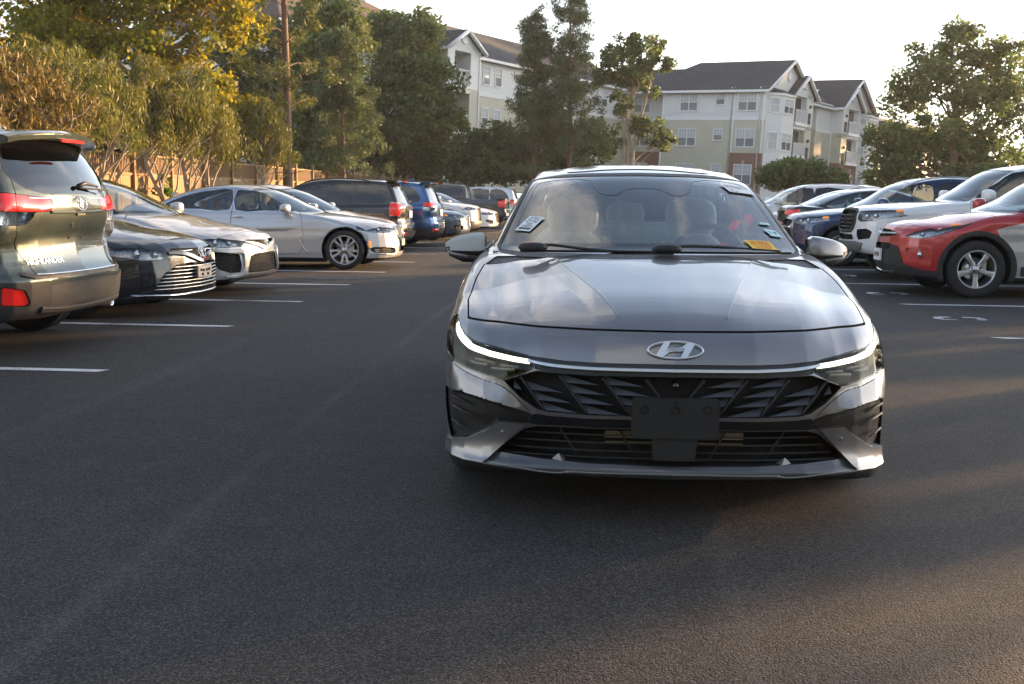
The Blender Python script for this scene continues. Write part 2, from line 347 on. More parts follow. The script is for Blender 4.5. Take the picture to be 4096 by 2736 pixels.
class Car:
    def __init__(s, spec, cell=.03):
        s.sp = sp = spec; s.hw = sp['hw']
        s.low = SD2(smooth_poly(sp['low'], 5)); s.gh = SD2(smooth_poly(sp['gh'], 5)) if 'gh' in sp else None
        s.xf = sp['front']; s.xr = sp['rear']; s.Lx = max(p[0] for p in sp['low'])
        s.mesh(cell)
    def F(s, P):
        sp = s.sp; x, y, z = P[:, 0], np.abs(P[:, 1]), P[:, 2]; hw = s.hw
        fx = np.interp(y, *s.xf); rx = np.interp(y, *s.xr); fx = fx+np.maximum(y-s.xf[0][-1], 0)*3; rx = rx+np.maximum(y-s.xr[0][-1], 0)*3
        xp = x-fx*(1-sstep(.45, 1.5, x))+rx*sstep(s.Lx-1.5, s.Lx-.45, x)
        zp = z+np.interp(x, *sp['crown'])*(y/hw)**2.2
        W = np.interp(z, *sp['sec'])*np.interp(x, *sp['plan'])
        f = smax(s.low(xp, zp), y-W, sp.get('k', .08))
        for fn in sp.get('bumps', ()): f = fn(f, x, y, z)
        if s.gh is not None:
            g = sp['ghw']                       # belt z, belt half width, roof z, roof half width, curvature of screens, roof crown
            t = (z-g[0])/(g[2]-g[0]); Wg = g[1]+(g[3]-g[1])*t+g[6]*t*(1-t); Wg = Wg*np.interp(x, *sp['ghplan'])
            mid = .5*(sp['gx'][0]+sp['gx'][1]); ra = sstep(mid-.2, mid+.2, x)
            xg = x-g[4]*y*y*(1-ra)+g[5]*y*y*ra
            gf = smax(s.gh(xg, z+sp.get('rcrown', .05)*(y/g[3])**2), y-Wg, sp.get('kg', .07)); f = smin(f, gf, sp.get('kb', .035))
        for fn in sp.get('bumps2', ()): f = fn(f, x, y, z)
        for xw, zw, ra, yin in sp['wells']:
            r_ = np.sqrt((x-xw)**2+(z-zw)**2)-ra; f = smax(f, -np.maximum(r_, yin-y), .014)
        return f
    def grad(s, P, h=.004):
        g = np.empty_like(P)
        for a in range(3):
            e = np.zeros(3); e[a] = h; g[:, a] = (s.F(P+e)-s.F(P-e))/(2*h)
        return g
    def mesh(s, c):
        sp = s.sp; xs = sp['xs'](c) if 'xs' in sp else np.arange(-.12, s.Lx+.12, c)
        ny = int(math.ceil((s.hw+.12)/c)); ys = (np.arange(-ny, ny+1))*c; zt = sp['ztop']+.1
        zs = np.arange(.06, zt, c)
        yh = ys[:ny+1]; G = np.stack(np.meshgrid(xs, yh, zs, indexing='ij'), -1); f = s.F(G.reshape(-1, 3)).reshape(G.shape[:3])
        F = np.concatenate([f, f[:, :-1][:, ::-1]], 1)
        V, Q = surfnets(F, xs, ys, zs)
        for _ in range(4):
            v = s.F(V); g = s.grad(V); st = v[:, None]*g/((g*g).sum(1)[:, None]+1e-6); ln = np.linalg.norm(st, axis=1)[:, None]; V = V-st*np.minimum(1, c*.6/(ln+1e-9))
        g = s.grad(V); Nn = g/(np.linalg.norm(g, axis=1)[:, None]+1e-9)
        d1 = ((V[Q[:, 0]]-V[Q[:, 2]])**2).sum(1) < ((V[Q[:, 1]]-V[Q[:, 3]])**2).sum(1)
        T = np.concatenate([np.where(d1[:, None], Q[:, [0, 1, 2]], Q[:, [0, 1, 3]]), np.where(d1[:, None], Q[:, [0, 2, 3]], Q[:, [1, 2, 3]])])
        s.body = Piece(V, Nn, T)
    # surface look-ups
    def _root(s, P, D, t0, t1, n=90):
        t = np.linspace(t0, t1, n); m = len(P); A = P[:, None, :]+D[None, None, :]*t[None, :, None]
        f = s.F(A.reshape(-1, 3)).reshape(m, n); neg = f < 0; k_ = neg.argmax(1); k_ = np.where(neg.any(1), np.maximum(k_, 1), n-1)
        lo = t[k_-1]; hi = t[k_]
        for _ in range(14):
            md = .5*(lo+hi); v = s.F(P+D[None, :]*md[:, None]); hi = np.where(v < 0, md, hi); lo = np.where(v < 0, lo, md)
        return lo
    def fx(s, y, z):                    # front surface x at (y,z)
        y = np.atleast_1d(np.asarray(y, float)); z = np.atleast_1d(np.asarray(z, float)); P = np.stack([np.zeros_like(y), y, z], 1)
        return s._root(P, np.array([1., 0, 0]), -.15, 2.6, 140)
    def rx(s, y, z):
        y = np.atleast_1d(np.asarray(y, float)); z = np.atleast_1d(np.asarray(z, float)); P = np.stack([np.full_like(y, s.Lx+.15), y, z], 1)
        return s.Lx+.15-s._root(P, np.array([-1., 0, 0]), 0, 2.6, 140)
    def sy(s, x, z):                    # side half width at (x,z)
        x = np.atleast_1d(np.asarray(x, float)); z = np.atleast_1d(np.asarray(z, float)); P = np.stack([x, np.full_like(x, s.hw+.1), z], 1)
        return s.hw+.1-s._root(P, np.array([0, -1., 0]), 0, .9, 60)
    def tz(s, x, y):
        x = np.atleast_1d(np.asarray(x, float)); y = np.atleast_1d(np.asarray(y, float)); zt = s.sp['ztop']+.15
        P = np.stack([x, y, np.full_like(x, zt)], 1); return zt-s._root(P, np.array([0, 0, -1.]), 0, 1.4, 120)
    def nrm(s, P): g = s.grad(np.atleast_2d(np.asarray(P, float))); return g/(np.linalg.norm(g, axis=1)[:, None]+1e-9)
    def line(s, view, pts, d=0.0, sub=4, side=1, smooth=True):   # conforming 3-D polyline, lifted d along the normal
        p = smooth_poly(pts, sub, False) if smooth and len(pts) > 2 else np.array([np.asarray(pts[0])+(np.asarray(pts[1])-np.asarray(pts[0]))*t for t in np.linspace(0, 1, sub+1)]) if len(pts) == 2 else np.asarray(pts, float)
        if view == 'f': q = np.stack([s.fx(p[:, 0], p[:, 1]), p[:, 0], p[:, 1]], 1)
        elif view == 'r': q = np.stack([s.rx(p[:, 0], p[:, 1]), p[:, 0], p[:, 1]], 1)
        elif view == 's': q = np.stack([p[:, 0], s.sy(p[:, 0], p[:, 1])*side, p[:, 1]], 1)
        else: q = np.stack([p[:, 0], p[:, 1], s.tz(p[:, 0], p[:, 1])], 1)
        return q+s.nrm(q)*d if d else q
    # panel cutting
    def sfield(s, V, view, poly, r=0.0, xmin=-9, xmax=9, zmin=-9, zmax=9, ymin=.25):
        if view in ('f', 'r'): sv = sdpoly(np.stack([np.abs(V[:, 1]), V[:, 2]], 1), poly)
        elif view == 's': sv = np.maximum(sdpoly(V[:, [0, 2]], poly), ymin-np.abs(V[:, 1]))
        else: sv = sdpoly(np.stack([V[:, 0], np.abs(V[:, 1])], 1), poly)
        sv = sv-r; m = s.Lx*.5
        if view == 'f': sv = np.maximum(sv, V[:, 0]-min(xmax, m))
        if view == 'r': sv = np.maximum(sv, max(xmin, m)-V[:, 0])
        return np.maximum(np.maximum(sv, xmin-V[:, 0]), np.maximum(np.maximum(V[:, 0]-xmax, zmin-V[:, 2]), V[:, 2]-zmax))
    def cut(s, view, poly, **kw):
        a, s.body = clip(s.body, s.sfield(s.body.V, view, poly, **kw)); return a
    def ring(s, view, poly, w0, w1, **kw):    # band of the body between offsets w0..w1 of the outline
        sv = s.sfield(s.body.V, view, poly, **kw); return clip_band(s, sv, w0, w1)
def clip_band(car, sv, w0, w1):
    n0 = len(car.body.V)
    a, rest = clip_keep(car.body, sv, w1)
    b, inner = clip_keep(a, a_s(a), w0, keep_out=True)
    car.body = merge(rest, inner); return b
def clip_keep(pc, sv, lvl, keep_out=False):
    sv = np.asarray(sv)-lvl
    # carry the scalar along as a 4th coordinate inside the normals array
    ext = Piece(pc.V, np.concatenate([pc.Nn[:, :3], (sv+lvl)[:, None]], 1), pc.T)
    i, o = clip4(ext, sv); return (o, i) if keep_out else (i, o)
def a_s(pc): return pc.Nn[:, 3]
def clip4(pc, sv):
    n3 = pc.Nn[:, 3]; q = Piece(np.concatenate([pc.V, n3[:, None]], 1), pc.Nn[:, :3], pc.T)
    a, b = clip(q, sv)
    f = lambda p: Piece(p.V[:, :3], np.concatenate([p.Nn, p.V[:, 3:4]], 1), p.T)
    return f(a), f(b)
def strip4(p): return Piece(p.V, p.Nn[:, :3], p.T)
def merge(a, b): return Piece(np.concatenate([a.V, b.V]), np.concatenate([a.Nn[:, :3], b.Nn[:, :3]]), np.concatenate([a.T, b.T+len(a.V)]))
def halves(pc):
    c = pc.V[pc.T].mean(1)[:, 1]; return pc.select(c < 0), pc.select(c >= 0)

def groove(car, view, poly, root, w=.0045, depth=.010, name='panel_gap', **kw):
    """a real recessed gap along an outline"""
    b = strip4(car.ring(view, poly, -w/2, w/2, **kw))
    if len(b.T): put(name, offset(b, d=-depth), SEAM, root)
def panel(car, view, poly, root, name, m, w=.005, split=True, gap=True, **kw):
    if gap: groove(car, view, poly, root, w, **kw)
    pc = car.cut(view, poly, **kw); out = []
    for h in (halves(pc) if split else (pc,)):
        if len(h.T): out.append(put(name, h, m, root))
    return out
def window(car, view, poly, root, name, m, rim=.022, split=True, rimmat=None, rimname='window_trim', d=0, inner=0.0, **kw):
    b = strip4(car.ring(view, poly, -.001, rim, **kw)); outs = []
    pc = car.cut(view, poly, **kw)
    hs = halves(pc) if split else (pc,); bs = halves(b) if split else (b,)
    for h, q in zip(hs, bs):
        if not len(h.T): continue
        o = put(name, offset(h, d=-.004, walls=False), m, root); outs.append(o)
        if len(q.T): put(rimname, offset(q, d=d) if d else q, rimmat or GB, o)
    return outs
def recess(car, view, poly, root, name, m, vec, split=False, **kw):
    pc = car.cut(view, poly, **kw); out = []
    for h in (halves(pc) if split else (pc,)):
        if len(h.T): out.append(put(name, offset(h, vec=vec), m, root))
    return out
def lamp(car, view, poly, root, name, depth, lens=None, bucket=None, items=None, rim=.006, rimmat=None, wrap=.36, **kw):
    """lamp unit per side: glass lens in the body skin, a dark bucket behind it, items placed by callback(parent, sign)"""
    if view == 'f': kw.setdefault('xmax', .66)
    if view == 'r': kw['xmin'] = max(kw.get('xmin', -9), car.Lx-wrap)
    b = strip4(car.ring(view, poly, -.0005, rim, **kw)); pc = car.cut(view, poly, **kw); out = []
    dx = depth if view == 'f' else (-depth if view == 'r' else 0)
    for h, q, sg in zip(halves(pc), halves(b), (-1, 1)):
        if not len(h.T): continue
        vec = (dx, 0, 0) if view in 'fr' else (0, -sg*depth, 0)
        o = put(name, offset(h, vec=vec), bucket or GB, root)
        put('lens', h, lens or LENS, o)
        if len(q.T): put('bezel', offset(q, d=-.003), rimmat or GB, o)
        if items: items(o, sg)
        out.append(o)
    return out
def strip(car, view, pts, root, name, m, width=.02, thick=.006, d=.002, side=1, sub=5, smooth=True):
    """moulding that follows the skin: rectangular section lying on the surface"""
    q = car.line(view, pts, 0, sub, side, smooth); n = car.nrm(q); V = []; mm = len(q)
    t = np.gradient(q, axis=0); t /= np.linalg.norm(t, axis=1)[:, None]+1e-9; b = np.cross(t, n); b /= np.linalg.norm(b, axis=1)[:, None]+1e-9
    wd = width if hasattr(width, '__len__') else [width]*mm
    wd = np.interp(np.linspace(0, 1, mm), np.linspace(0, 1, len(wd)), wd)
    for i in range(mm):
        for (u, h) in ((-.5, 0), (-.5, .7), (-.32, 1), (.32, 1), (.5, .7), (.5, 0)): V.append(q[i]+b[i]*u*wd[i]+n[i]*(d+h*thick-.004*(h == 0)))
    k_ = 6; F = [(i*k_+j, i*k_+(j+1) % k_, (i+1)*k_+(j+1) % k_, (i+1)*k_+j) for i in range(mm-1) for j in range(k_)]+[tuple(range(k_)), tuple((mm-1)*k_+j for j in range(k_-1, -1, -1))]
    bm = MB(); bm.add(V, F); return bm.build(name, m, root)
# ================================================================== wheels and small car parts
WHEELS = {}
def wheel_meshes(kind, r, w, rim_r):
    key = (kind, r, w, rim_r)
    if key in WHEELS: return WHEELS[key]
    hw_ = w/2; rot = Matrix.Rotation(R(-90), 4, 'X')           # local +Z -> +Y (outward)
    t = MB()
    pr = [(rim_r-.012, -hw_*.8), (rim_r+.005, -hw_*.92), (rim_r+.03, -hw_), (r-.035, -hw_*.98), (r-.010, -hw_*.86), (r-.002, -hw_*.72)]
    ng = 4
    for i in range(ng):                                         # tread ribs and grooves
        a = -hw_*.66+i*(hw_*1.32/ng); b = a+hw_*1.32/ng
        pr += [(r, a), (r, b-.010), (r-.008, b-.009), (r-.008, b-.001)]
    pr += [(r-.002, hw_*.72), (r-.010, hw_*.86), (r-.035, hw_*.98), (rim_r+.03, hw_), (rim_r+.016, hw_*.97), (rim_r+.005, hw_*.90), (rim_r-.012, hw_*.78)]
    t.lathe(pr, 56, rot); tyre = t
    rm = MB(); d = hw_*.80
    rm.lathe([(rim_r+.006, d+.006), (rim_r+.004, d+.012), (rim_r-.010, d+.008), (rim_r-.016, d-.012), (rim_r-.03, -hw_*.7), (rim_r-.034, -hw_*.8), (rim_r+.002, -hw_*.86)], 48, rot)
    rm.lathe([(.0, d-.002), (.028, d-.002), (.032, d-.006), (.075, d-.018), (.078, d-.05), (.0, d-.05)], 20, rot)
    def spoke(a, prof, ro=.0):
        # prof: list of (radius, half width, front height, thickness)
        ca, sa = math.cos(a), math.sin(a); V = []
        for (q, h, zf, th) in prof:
            for (u, zz_) in ((-h, zf-th), (-h*.92, zf-.006), (-h*.55, zf), (h*.55, zf), (h*.92, zf-.006), (h, zf-th)):
                V.append(rot@Vector((q*ca-(u+ro)*sa, q*sa+(u+ro)*ca, zz_)))
        n = len(prof); F = [(i*6+j, i*6+j+1, (i+1)*6+j+1, (i+1)*6+j) for i in range(n-1) for j in range(5)]
        rm.add(V, F, False)
    if kind == 'five':
        for i in range(5): spoke(R(90+72*i), [(.04, .036, d-.012, .03), (.09, .030, d-.012, .035), (rim_r*.62, .030, d-.006, .04), (rim_r-.02, .045, d-.004, .045), (rim_r+.0, .055, d-.002, .045)])
    elif kind == 'twin5':
        for i in range(5):
            for sg in (-1, 1):
                a = R(90+72*i)+sg*R(9); spoke(a, [(.045, .016, d-.015, .03), (rim_r*.55, .014, d-.008, .035), (rim_r, .022, d-.002, .04)], sg*.006)
    elif kind == 'multi':
        for i in range(10): spoke(R(90+36*i), [(.045, .013, d-.018, .03), (rim_r*.55, .013, d-.010, .035), (rim_r, .024, d-.003, .04)])
    elif kind == 'split5':
        for i in range(5):
            spoke(R(90+72*i), [(.04, .030, d-.016, .03), (rim_r*.45, .022, d-.01, .035)])
            for sg in (-1, 1): spoke(R(90+72*i)+sg*R(13), [(rim_r*.38, .017, d-.012, .03), (rim_r, .026, d-.003, .04)])
    elif kind == 'six':
        for i in range(6): spoke(R(90+60*i), [(.05, .030, d-.014, .03), (rim_r*.6, .024, d-.006, .04), (rim_r, .042, d-.003, .045)])
    dk = MB(); dk.lathe([(.0, -.01), (rim_r*.62, -.01), (rim_r*.62, -.03), (0, -.03)], 32, rot)             # brake disc
    dk.box((-rim_r*.62, -.012, -.02), (-rim_r*.40, .012, .10))
    nuts = MB()
    for i in range(5):
        a = R(54+72*i); m_ = rot@Matrix.Translation((.055*math.cos(a), .055*math.sin(a), d-.02)); nuts.lathe([(.011, 0), (.011, .012), (.006, .014), (0, .014)], 8, m_)
    res = (tyre, rm, dk, nuts); WHEELS[key] = res; return res
WOBJ = {}
def wheel(root, x, y, z, kind, r, w, rim_r, rimmat=None, steer=0.0):
    sg = 1 if y > 0 else -1
    e = empty('wheel', (x, y, z), (0 if sg > 0 else math.pi)+steer); e.parent = root
    key = (kind, r, w, rim_r, (rimmat or ALU).name)
    if key not in WOBJ:
        ty, rm, dk, nu = wheel_meshes(kind, r, w, rim_r)
        a = ty.build('tyre', RUB, e); b = rm.build('rim', rimmat or ALU, e); c = dk.build('brake_disc', SAT, e); n = nu.build('wheel_nuts', DALU, e); n['kind'] = 'stuff'
        WOBJ[key] = (a, b, c, n)
    else:
        for o in WOBJ[key]: c = o.copy(); COL.objects.link(c); c.parent = e
    return e
def blob(name, m, root, c, rad, e=(2.6, 2.6), n=20, mt=20, warp=None, rot=None):       # superellipsoid, optionally warped
    V = []
    sp = lambda v, p: math.copysign(abs(v)**(2/p), v)
    for i in range(mt+1):
        ph = -math.pi/2+math.pi*i/mt
        for j in range(n):
            th = 2*math.pi*j/n
            v = Vector((sp(math.cos(ph), e[0])*sp(math.cos(th), e[1]), sp(math.cos(ph), e[0])*sp(math.sin(th), e[1]), sp(math.sin(ph), e[0])))
            if warp: v = warp(v)
            v = Vector((v.x*rad[0], v.y*rad[1], v.z*rad[2]))
            if rot: v = rot@v
            V.append(v+Vector(c))
    F = [(i*n+j, i*n+(j+1) % n, (i+1)*n+(j+1) % n, (i+1)*n+j) for i in range(mt) for j in range(n)]
    b = MB(); b.add(V, F, True); return b.build(name, m, root)
def mirror(car, root, x, z, m, y0, sg, rad=(.085, .115, .075), arm=True):
    c = (x, sg*(y0+rad[1]+.045), z)
    hs = blob('mirror', m, root, c, rad, (3.0, 2.8), warp=lambda v: Vector((v.x*(1.0-.25*(v.y*sg > 0)*abs(v.y))+(.35*abs(v.y) if v.y*sg > 0 else 0), v.y, v.z*(1-.22*max(0, v.y*sg)))))
    b = MB(); b.tube([(x+.01, sg*(y0-.03), z-.065), (x+.01, sg*(y0+.05), z-.062), (x+.02, sg*(y0+.12), z-.055)], [.035, .028, .03], 10, flat=.7); b.build('mirror_arm', PL, hs)
    g = MB(); g.box((x+rad[0]*.93, sg*(y0+.075)-0, z-.052), (x+rad[0]*.99, sg*(y0+.075)+sg*rad[1]*1.35, z+.052)) if sg > 0 else g.box((x+rad[0]*.93, sg*(y0+.075)+sg*rad[1]*1.35, z-.052), (x+rad[0]*.99, sg*(y0+.075), z+.052)); g.build('mirror_glass', CHR, hs)
    return hs
def handle(car, door, x, z, sg, m=None, ln=.2):
    y = float(car.sy(x, z)[0])
    b = MB(); pts = [(x-ln/2+ln*t, sg*(y-.012+.042*math.sin(math.pi*t)**.5), z) for t in np.linspace(0, 1, 9)]
    b.tube(pts, [.011]*9, 8, flat=1.25); b.build('door_handle', m or CHR, door)
def seat(root, x, y, m, back=.62, lean=.2, w=.25, hr=True, zf=.36, hs=1.0):
    e = empty('seat', (x, y, zf)); e.parent = root
    blob('cushion', m, e, (-.02, 0, .06), (.27, w, .10), (3, 3))
    rt = Matrix.Rotation(R(16), 4, 'Y')
    blob('backrest', m, e, rt@Vector((.26, 0, .36)), (.085, w*.96, .33), (3.2, 3), rot=rt.to_3x3(), warp=lambda v: Vector((v.x, v.y*(1-.18*max(0, v.z)**2), v.z)))
    if hr:
        p = rt@Vector((.25, 0, .78)); blob('headrest', m, e, p, (.055, .125*hs, .095*hs), (3, 3), rot=rt.to_3x3())
        b = MB()
        for s_ in (-.05, .05): b.tube([rt@Vector((.25, s_, .64)), rt@Vector((.25, s_, .72))], .007, 6)
        b.build('headrest_post', SAT, e)
    return e
def liners(car, root, clad=None, cladw=.06, cladm=None, clad_d=.008, sill=None):
    """wheel-arch liners, underside, optional plastic arch cladding and sill"""
    for xw, zw, ra, yin in car.sp['wells']:
        V = car.body.V; rr = np.sqrt((V[:, 0]-xw)**2+(V[:, 2]-zw)**2)
        a, car.body = clip(car.body, np.maximum(np.maximum(rr-(ra+.004), yin-.25-np.abs(V[:, 1])), V[:, 2]-zw-ra-.02))
        for h in halves(a): put('wheel_arch_liner', h, HOLE, root)
        if clad:
            V = car.body.V; rr = np.sqrt((V[:, 0]-xw)**2+(V[:, 2]-zw)**2)
            a, car.body = clip(car.body, np.maximum(rr-(ra+cladw), yin-np.abs(V[:, 1])))
            for h in halves(a):
                if len(h.T): put('arch_cladding', offset(h, d=clad_d), cladm or PL, root)
    if sill:
        V = car.body.V; a, car.body = clip(car.body, V[:, 2]-sill)
        if len(a.T): put('lower_cladding', offset(a, d=clad_d if clad else .002), cladm or PL, root)
    V = car.body.V; a, car.body = clip(car.body, V[:, 2]-(car.sp.get('zb', .16)+.035)); 
    if len(a.T): put('underbody', a, HOLE, root)
def emblem_oval(root, name, mtx, a, b, kind, m=None):
    """ring emblem with inner bars; kind selects the inner figure"""
    g = MB()
    def ring(cx_, cz_, ra, rb, tw, h=.004, n=40):
        V = []; 
        for i in range(n):
            t = 2*math.pi*i/n; c, s_ = math.cos(t), math.sin(t)
            for (k_, zz_) in ((1, 0), (1-.15*tw, h), (1-.85*tw, h), (1-tw, 0)):
                V.append(mtx@Vector((cx_+ra*c*(1-(1-k_)*(rb/ra if ra > rb else 1)), cz_+rb*s_*(1-(1-k_)*(ra/rb if rb > ra else 1)), zz_)))
        F = [(i*4+j, ((i+1) % n)*4+j, ((i+1) % n)*4+j+1, i*4+j+1) for i in range(n) for j in range(3)]; g.add(V, F, True)
    if kind == 'h':
        ring(0, 0, a, b, .20)
        for sg in (-1, 1):
            p = [(-.50, -.80), (-.36, -.86), (-.12, -.30), (-.02, -.08)]
            poly = [(sg*x, sg*z) for x, z in [(-.70, -.66), (-.46, -.82), (-.22, -.26), (.02, -.16), (.34, -.10), (.34, .18), (-.1, .18), (-.36, .12), (-.52, -.04)]]
            g.prism([(x*a, z*b) for x, z in poly], 0, .004, lambda u, v, w: mtx@Vector((u, v, w)))
            poly = [(sg*x, sg*z) for x, z in [(-.16, .84), (-.40, .80), (-.70, -.66), (-.46, -.82)]]
            g.prism([(x*a, z*b) for x, z in poly], 0, .0042, lambda u, v, w: mtx@Vector((u, v, w)))
    elif kind == 't':
        ring(0, 0, a, b, .14); ring(0, .42*b, .62*a, .34*b, .25); ring(0, .02*b, .26*a, .80*b, .45)
    elif kind == 'disc':
        ring(0, 0, a, b, .22)
    return g.build(name, m or CHR, root)
# ================================================================== ground and markings
def asphalt():
    m = bpy.data.materials.new('asphalt'); m.use_nodes = True; t = m.node_tree; b = t.nodes['Principled BSDF']
    tcn = N(t, 'ShaderNodeTexCoord'); P = tcn.outputs['Object']
    def noise(sc, det=4, ro=.55, dist=0): n = N(t, 'ShaderNodeTexNoise'); n.inputs['Scale'].default_value = sc; n.inputs['Detail'].default_value = det; n.inputs['Roughness'].default_value = ro; n.inputs['Distortion'].default_value = dist; L(t, P, n.inputs['Vector']); return n.outputs['Fac']
    def mr(v, a, b_, c, d): n = N(t, 'ShaderNodeMapRange'); n.inputs['From Min'].default_value = a; n.inputs['From Max'].default_value = b_; n.inputs['To Min'].default_value = c; n.inputs['To Max'].default_value = d; L(t, v, n.inputs['Value']); return n.outputs[0]
    big = mr(noise(.35, 5, .6), .3, .7, .80, 1.2); mid = mr(noise(4.5, 5), .3, .7, .86, 1.14); fine = mr(noise(240, 3, .7), .32, .70, .55, 1.45)
    # pale scuffs and a long overlapping paving seam
    mp_ = N(t, 'ShaderNodeMapping'); mp_.inputs['Rotation'].default_value = (0, 0, R(-24)); mp_.inputs['Scale'].default_value = (3.2, .10, 1); L(t, P, mp_.inputs[0])
    n5 = N(t, 'ShaderNodeTexNoise'); n5.inputs['Scale'].default_value = 1.0; n5.inputs['Detail'].default_value = 5; L(t, mp_.outputs[0], n5.inputs['Vector']); scuff = mr(n5.outputs['Fac'], .60, .80, 0.0, .30)
    v = N(t, 'ShaderNodeTexVoronoi'); v.inputs['Scale'].default_value = 165; L(t, P, v.inputs['Vector'])
    v2 = N(t, 'ShaderNodeTexVoronoi'); v2.inputs['Scale'].default_value = 9; L(t, P, v2.inputs['Vector'])
    speck = mr(v2.outputs['Distance'], .012, .03, 1.0, 0.0)
    vc = N(t, 'ShaderNodeSeparateColor'); L(t, v.outputs['Color'], vc.inputs[0]); stone = MATH(t, 'MULTIPLY_ADD', MATH(t, 'POWER', vc.outputs[0], 2.2), 1.5, .55); pit = mr(v.outputs['Distance'], .42, .72, 1.0, .25)
    f = MATH(t, 'MULTIPLY', MATH(t, 'MULTIPLY', MATH(t, 'MULTIPLY', big, mid), fine), MATH(t, 'MULTIPLY', stone, pit)); 
    g0 = onground(870*.4363, 830*.4363); g1 = onground(440*.4363, 1180*.4363); dv = (g1-g0); nx_, ny_ = -dv.y/dv.length, dv.x/dv.length
    sp_ = N(t, 'ShaderNodeSeparateXYZ'); L(t, P, sp_.inputs[0]); dd = MATH(t, 'ADD', MATH(t, 'MULTIPLY', sp_.outputs[0], nx_), MATH(t, 'MULTIPLY_ADD', sp_.outputs[1], ny_, -(g0.x*nx_+g0.y*ny_)))
    dd = MATH(t, 'ADD', MATH(t, 'ABSOLUTE', dd), MATH(t, 'MULTIPLY', noise(1.2, 5), .05)); seam = MATH(t, 'MULTIPLY', mr(dd, .02, .085, .42, 0.0), mr(noise(.9, 3), .35, .6, 0.1, 1.0))
    nS = N(t, 'ShaderNodeClamp'); L(t, seam, nS.inputs[0]); f = MATH(t, 'MULTIPLY', f, mr(noise(75, 3, .7), .3, .7, .72, 1.28))
    f = MATH(t, 'ADD', MATH(t, 'ADD', f, scuff), nS.outputs[0]); 
    sc = N(t, 'ShaderNodeVectorMath', operation='SCALE'); sc.inputs[0].default_value = (.049, .0465, .0450); L(t, f, sc.inputs['Scale'])
    mx = N(t, 'ShaderNodeMix', data_type='RGBA'); L(t, MATH(t, 'MULTIPLY', speck, .8), mx.inputs['Factor']); L(t, sc.outputs[0], mx.inputs['A']); mx.inputs['B'].default_value = (.30, .29, .27, 1)
    L(t, mx.outputs['Result'], b.inputs['Base Color']); b.inputs['Roughness'].default_value = .8; b.inputs['Specular IOR Level'].default_value = .32
    h = MATH(t, 'ADD', MATH(t, 'MULTIPLY', MATH(t, 'SUBTRACT', 1.0, MATH(t, 'POWER', v.outputs['Distance'], 1.5)), MATH(t, 'MULTIPLY_ADD', vc.outputs[1], .7, .5)), MATH(t, 'MULTIPLY', noise(420, 2), .25))
    bp = N(t, 'ShaderNodeBump'); bp.inputs['Strength'].default_value = .55; bp.inputs['Distance'].default_value = .007; L(t, h, bp.inputs['Height']); L(t, bp.outputs[0], b.inputs['Normal'])
    return m
ASPH = asphalt()
GRASS = mat('verge_grass', (.045, .065, .02), .9, noise=.5, nscale=1.6, bump=.8, bscale=35)
MULCH = mat('mulch', (.06, .04, .025), .95, noise=.5, nscale=3, bump=.9, bscale=25)
CONC = mat('kerb_concrete', (.32, .31, .29), .85, noise=.2, nscale=6, bump=.25, bscale=90)
tag(mesh_obj('ground', [(-260, -120, -.02), (260, -120, -.02), (260, 420, -.02), (-260, 420, -.02)], [(0, 1, 2, 3)], GRASS, smooth=False), kind='structure')
tag(mesh_obj('parking_lot', [(-9.4, -30, 0), (30, -30, 0), (30, 60, 0), (-9.4, 60, 0)], [(0, 1, 2, 3)], ASPH, smooth=False), kind='structure')
tag(mesh_obj('planting_strip', [(-14.5, -30, .05), (-9.6, -30, .05), (-9.6, 95, .05), (-14.5, 95, .05)], [(0, 1, 2, 3)], MULCH, smooth=False), kind='structure')
k_ = MB(); k_.box((-9.6, -30, -.05), (-9.42, 60, .14)); tag(k_.build('kerb', CONC, bevel=.02), kind='structure')
k_ = MB(); k_.box((-9.42, 60, -.05), (30, 60.2, .14)); tag(k_.build('kerb', CONC, bevel=.02), kind='structure')
PAINTM = mat('road_paint', (.62, .63, .64), .6, noise=.16, nscale=22, bump=.3, bscale=150)
def _wear():
    t = PAINTM.node_tree; b = t.nodes['Principled BSDF']; src = b.inputs['Base Color'].links[0].from_socket; tcn = N(t, 'ShaderNodeTexCoord')
    n1 = N(t, 'ShaderNodeTexNoise'); n1.inputs['Scale'].default_value = 95; n1.inputs['Detail'].default_value = 4; L(t, tcn.outputs['Object'], n1.inputs['Vector']); n2 = N(t, 'ShaderNodeTexNoise'); n2.inputs['Scale'].default_value = 1.3; L(t, tcn.outputs['Object'], n2.inputs['Vector'])
    mr = N(t, 'ShaderNodeMapRange'); mr.inputs['From Min'].default_value = 1.02; mr.inputs['From Max'].default_value = 1.22; L(t, MATH(t, 'ADD', n1.outputs['Fac'], n2.outputs['Fac']), mr.inputs['Value'])
    mx = N(t, 'ShaderNodeMix', data_type='RGBA'); L(t, mr.outputs[0], mx.inputs['Factor']); L(t, src, mx.inputs['A']); mx.inputs['B'].default_value = (.06, .06, .06, 1); L(t, mx.outputs['Result'], b.inputs['Base Color'])
_wear()
def mark(name, pts, z=.004): return tag(mesh_obj(name, [(a, b, z) for a, b in pts], [tuple(range(len(pts)))], PAINTM, smooth=False), kind='structure')
LEFT_Y = [6.98, 9.53, 11.88, 14.22, 16.68, 19.3, 22.0, 24.7, 27.4, 30.1, 32.8, 35.5, 38.2, 40.9, 43.6]
RIGHT_Y = [9.81, 12.855, 15.93, 19.1, 22.2, 25.3, 28.4, 31.5, 34.6]
for y in LEFT_Y: mark('parking_line', [(-3.40, y-.045), (-3.36, y+.055), (-8.9, y+.055), (-8.9, y-.045)])
for y in RIGHT_Y: mark('parking_line', [(3.50, y+.055), (3.62, y-.05), (9.0, y-.05), (9.0, y+.055)])
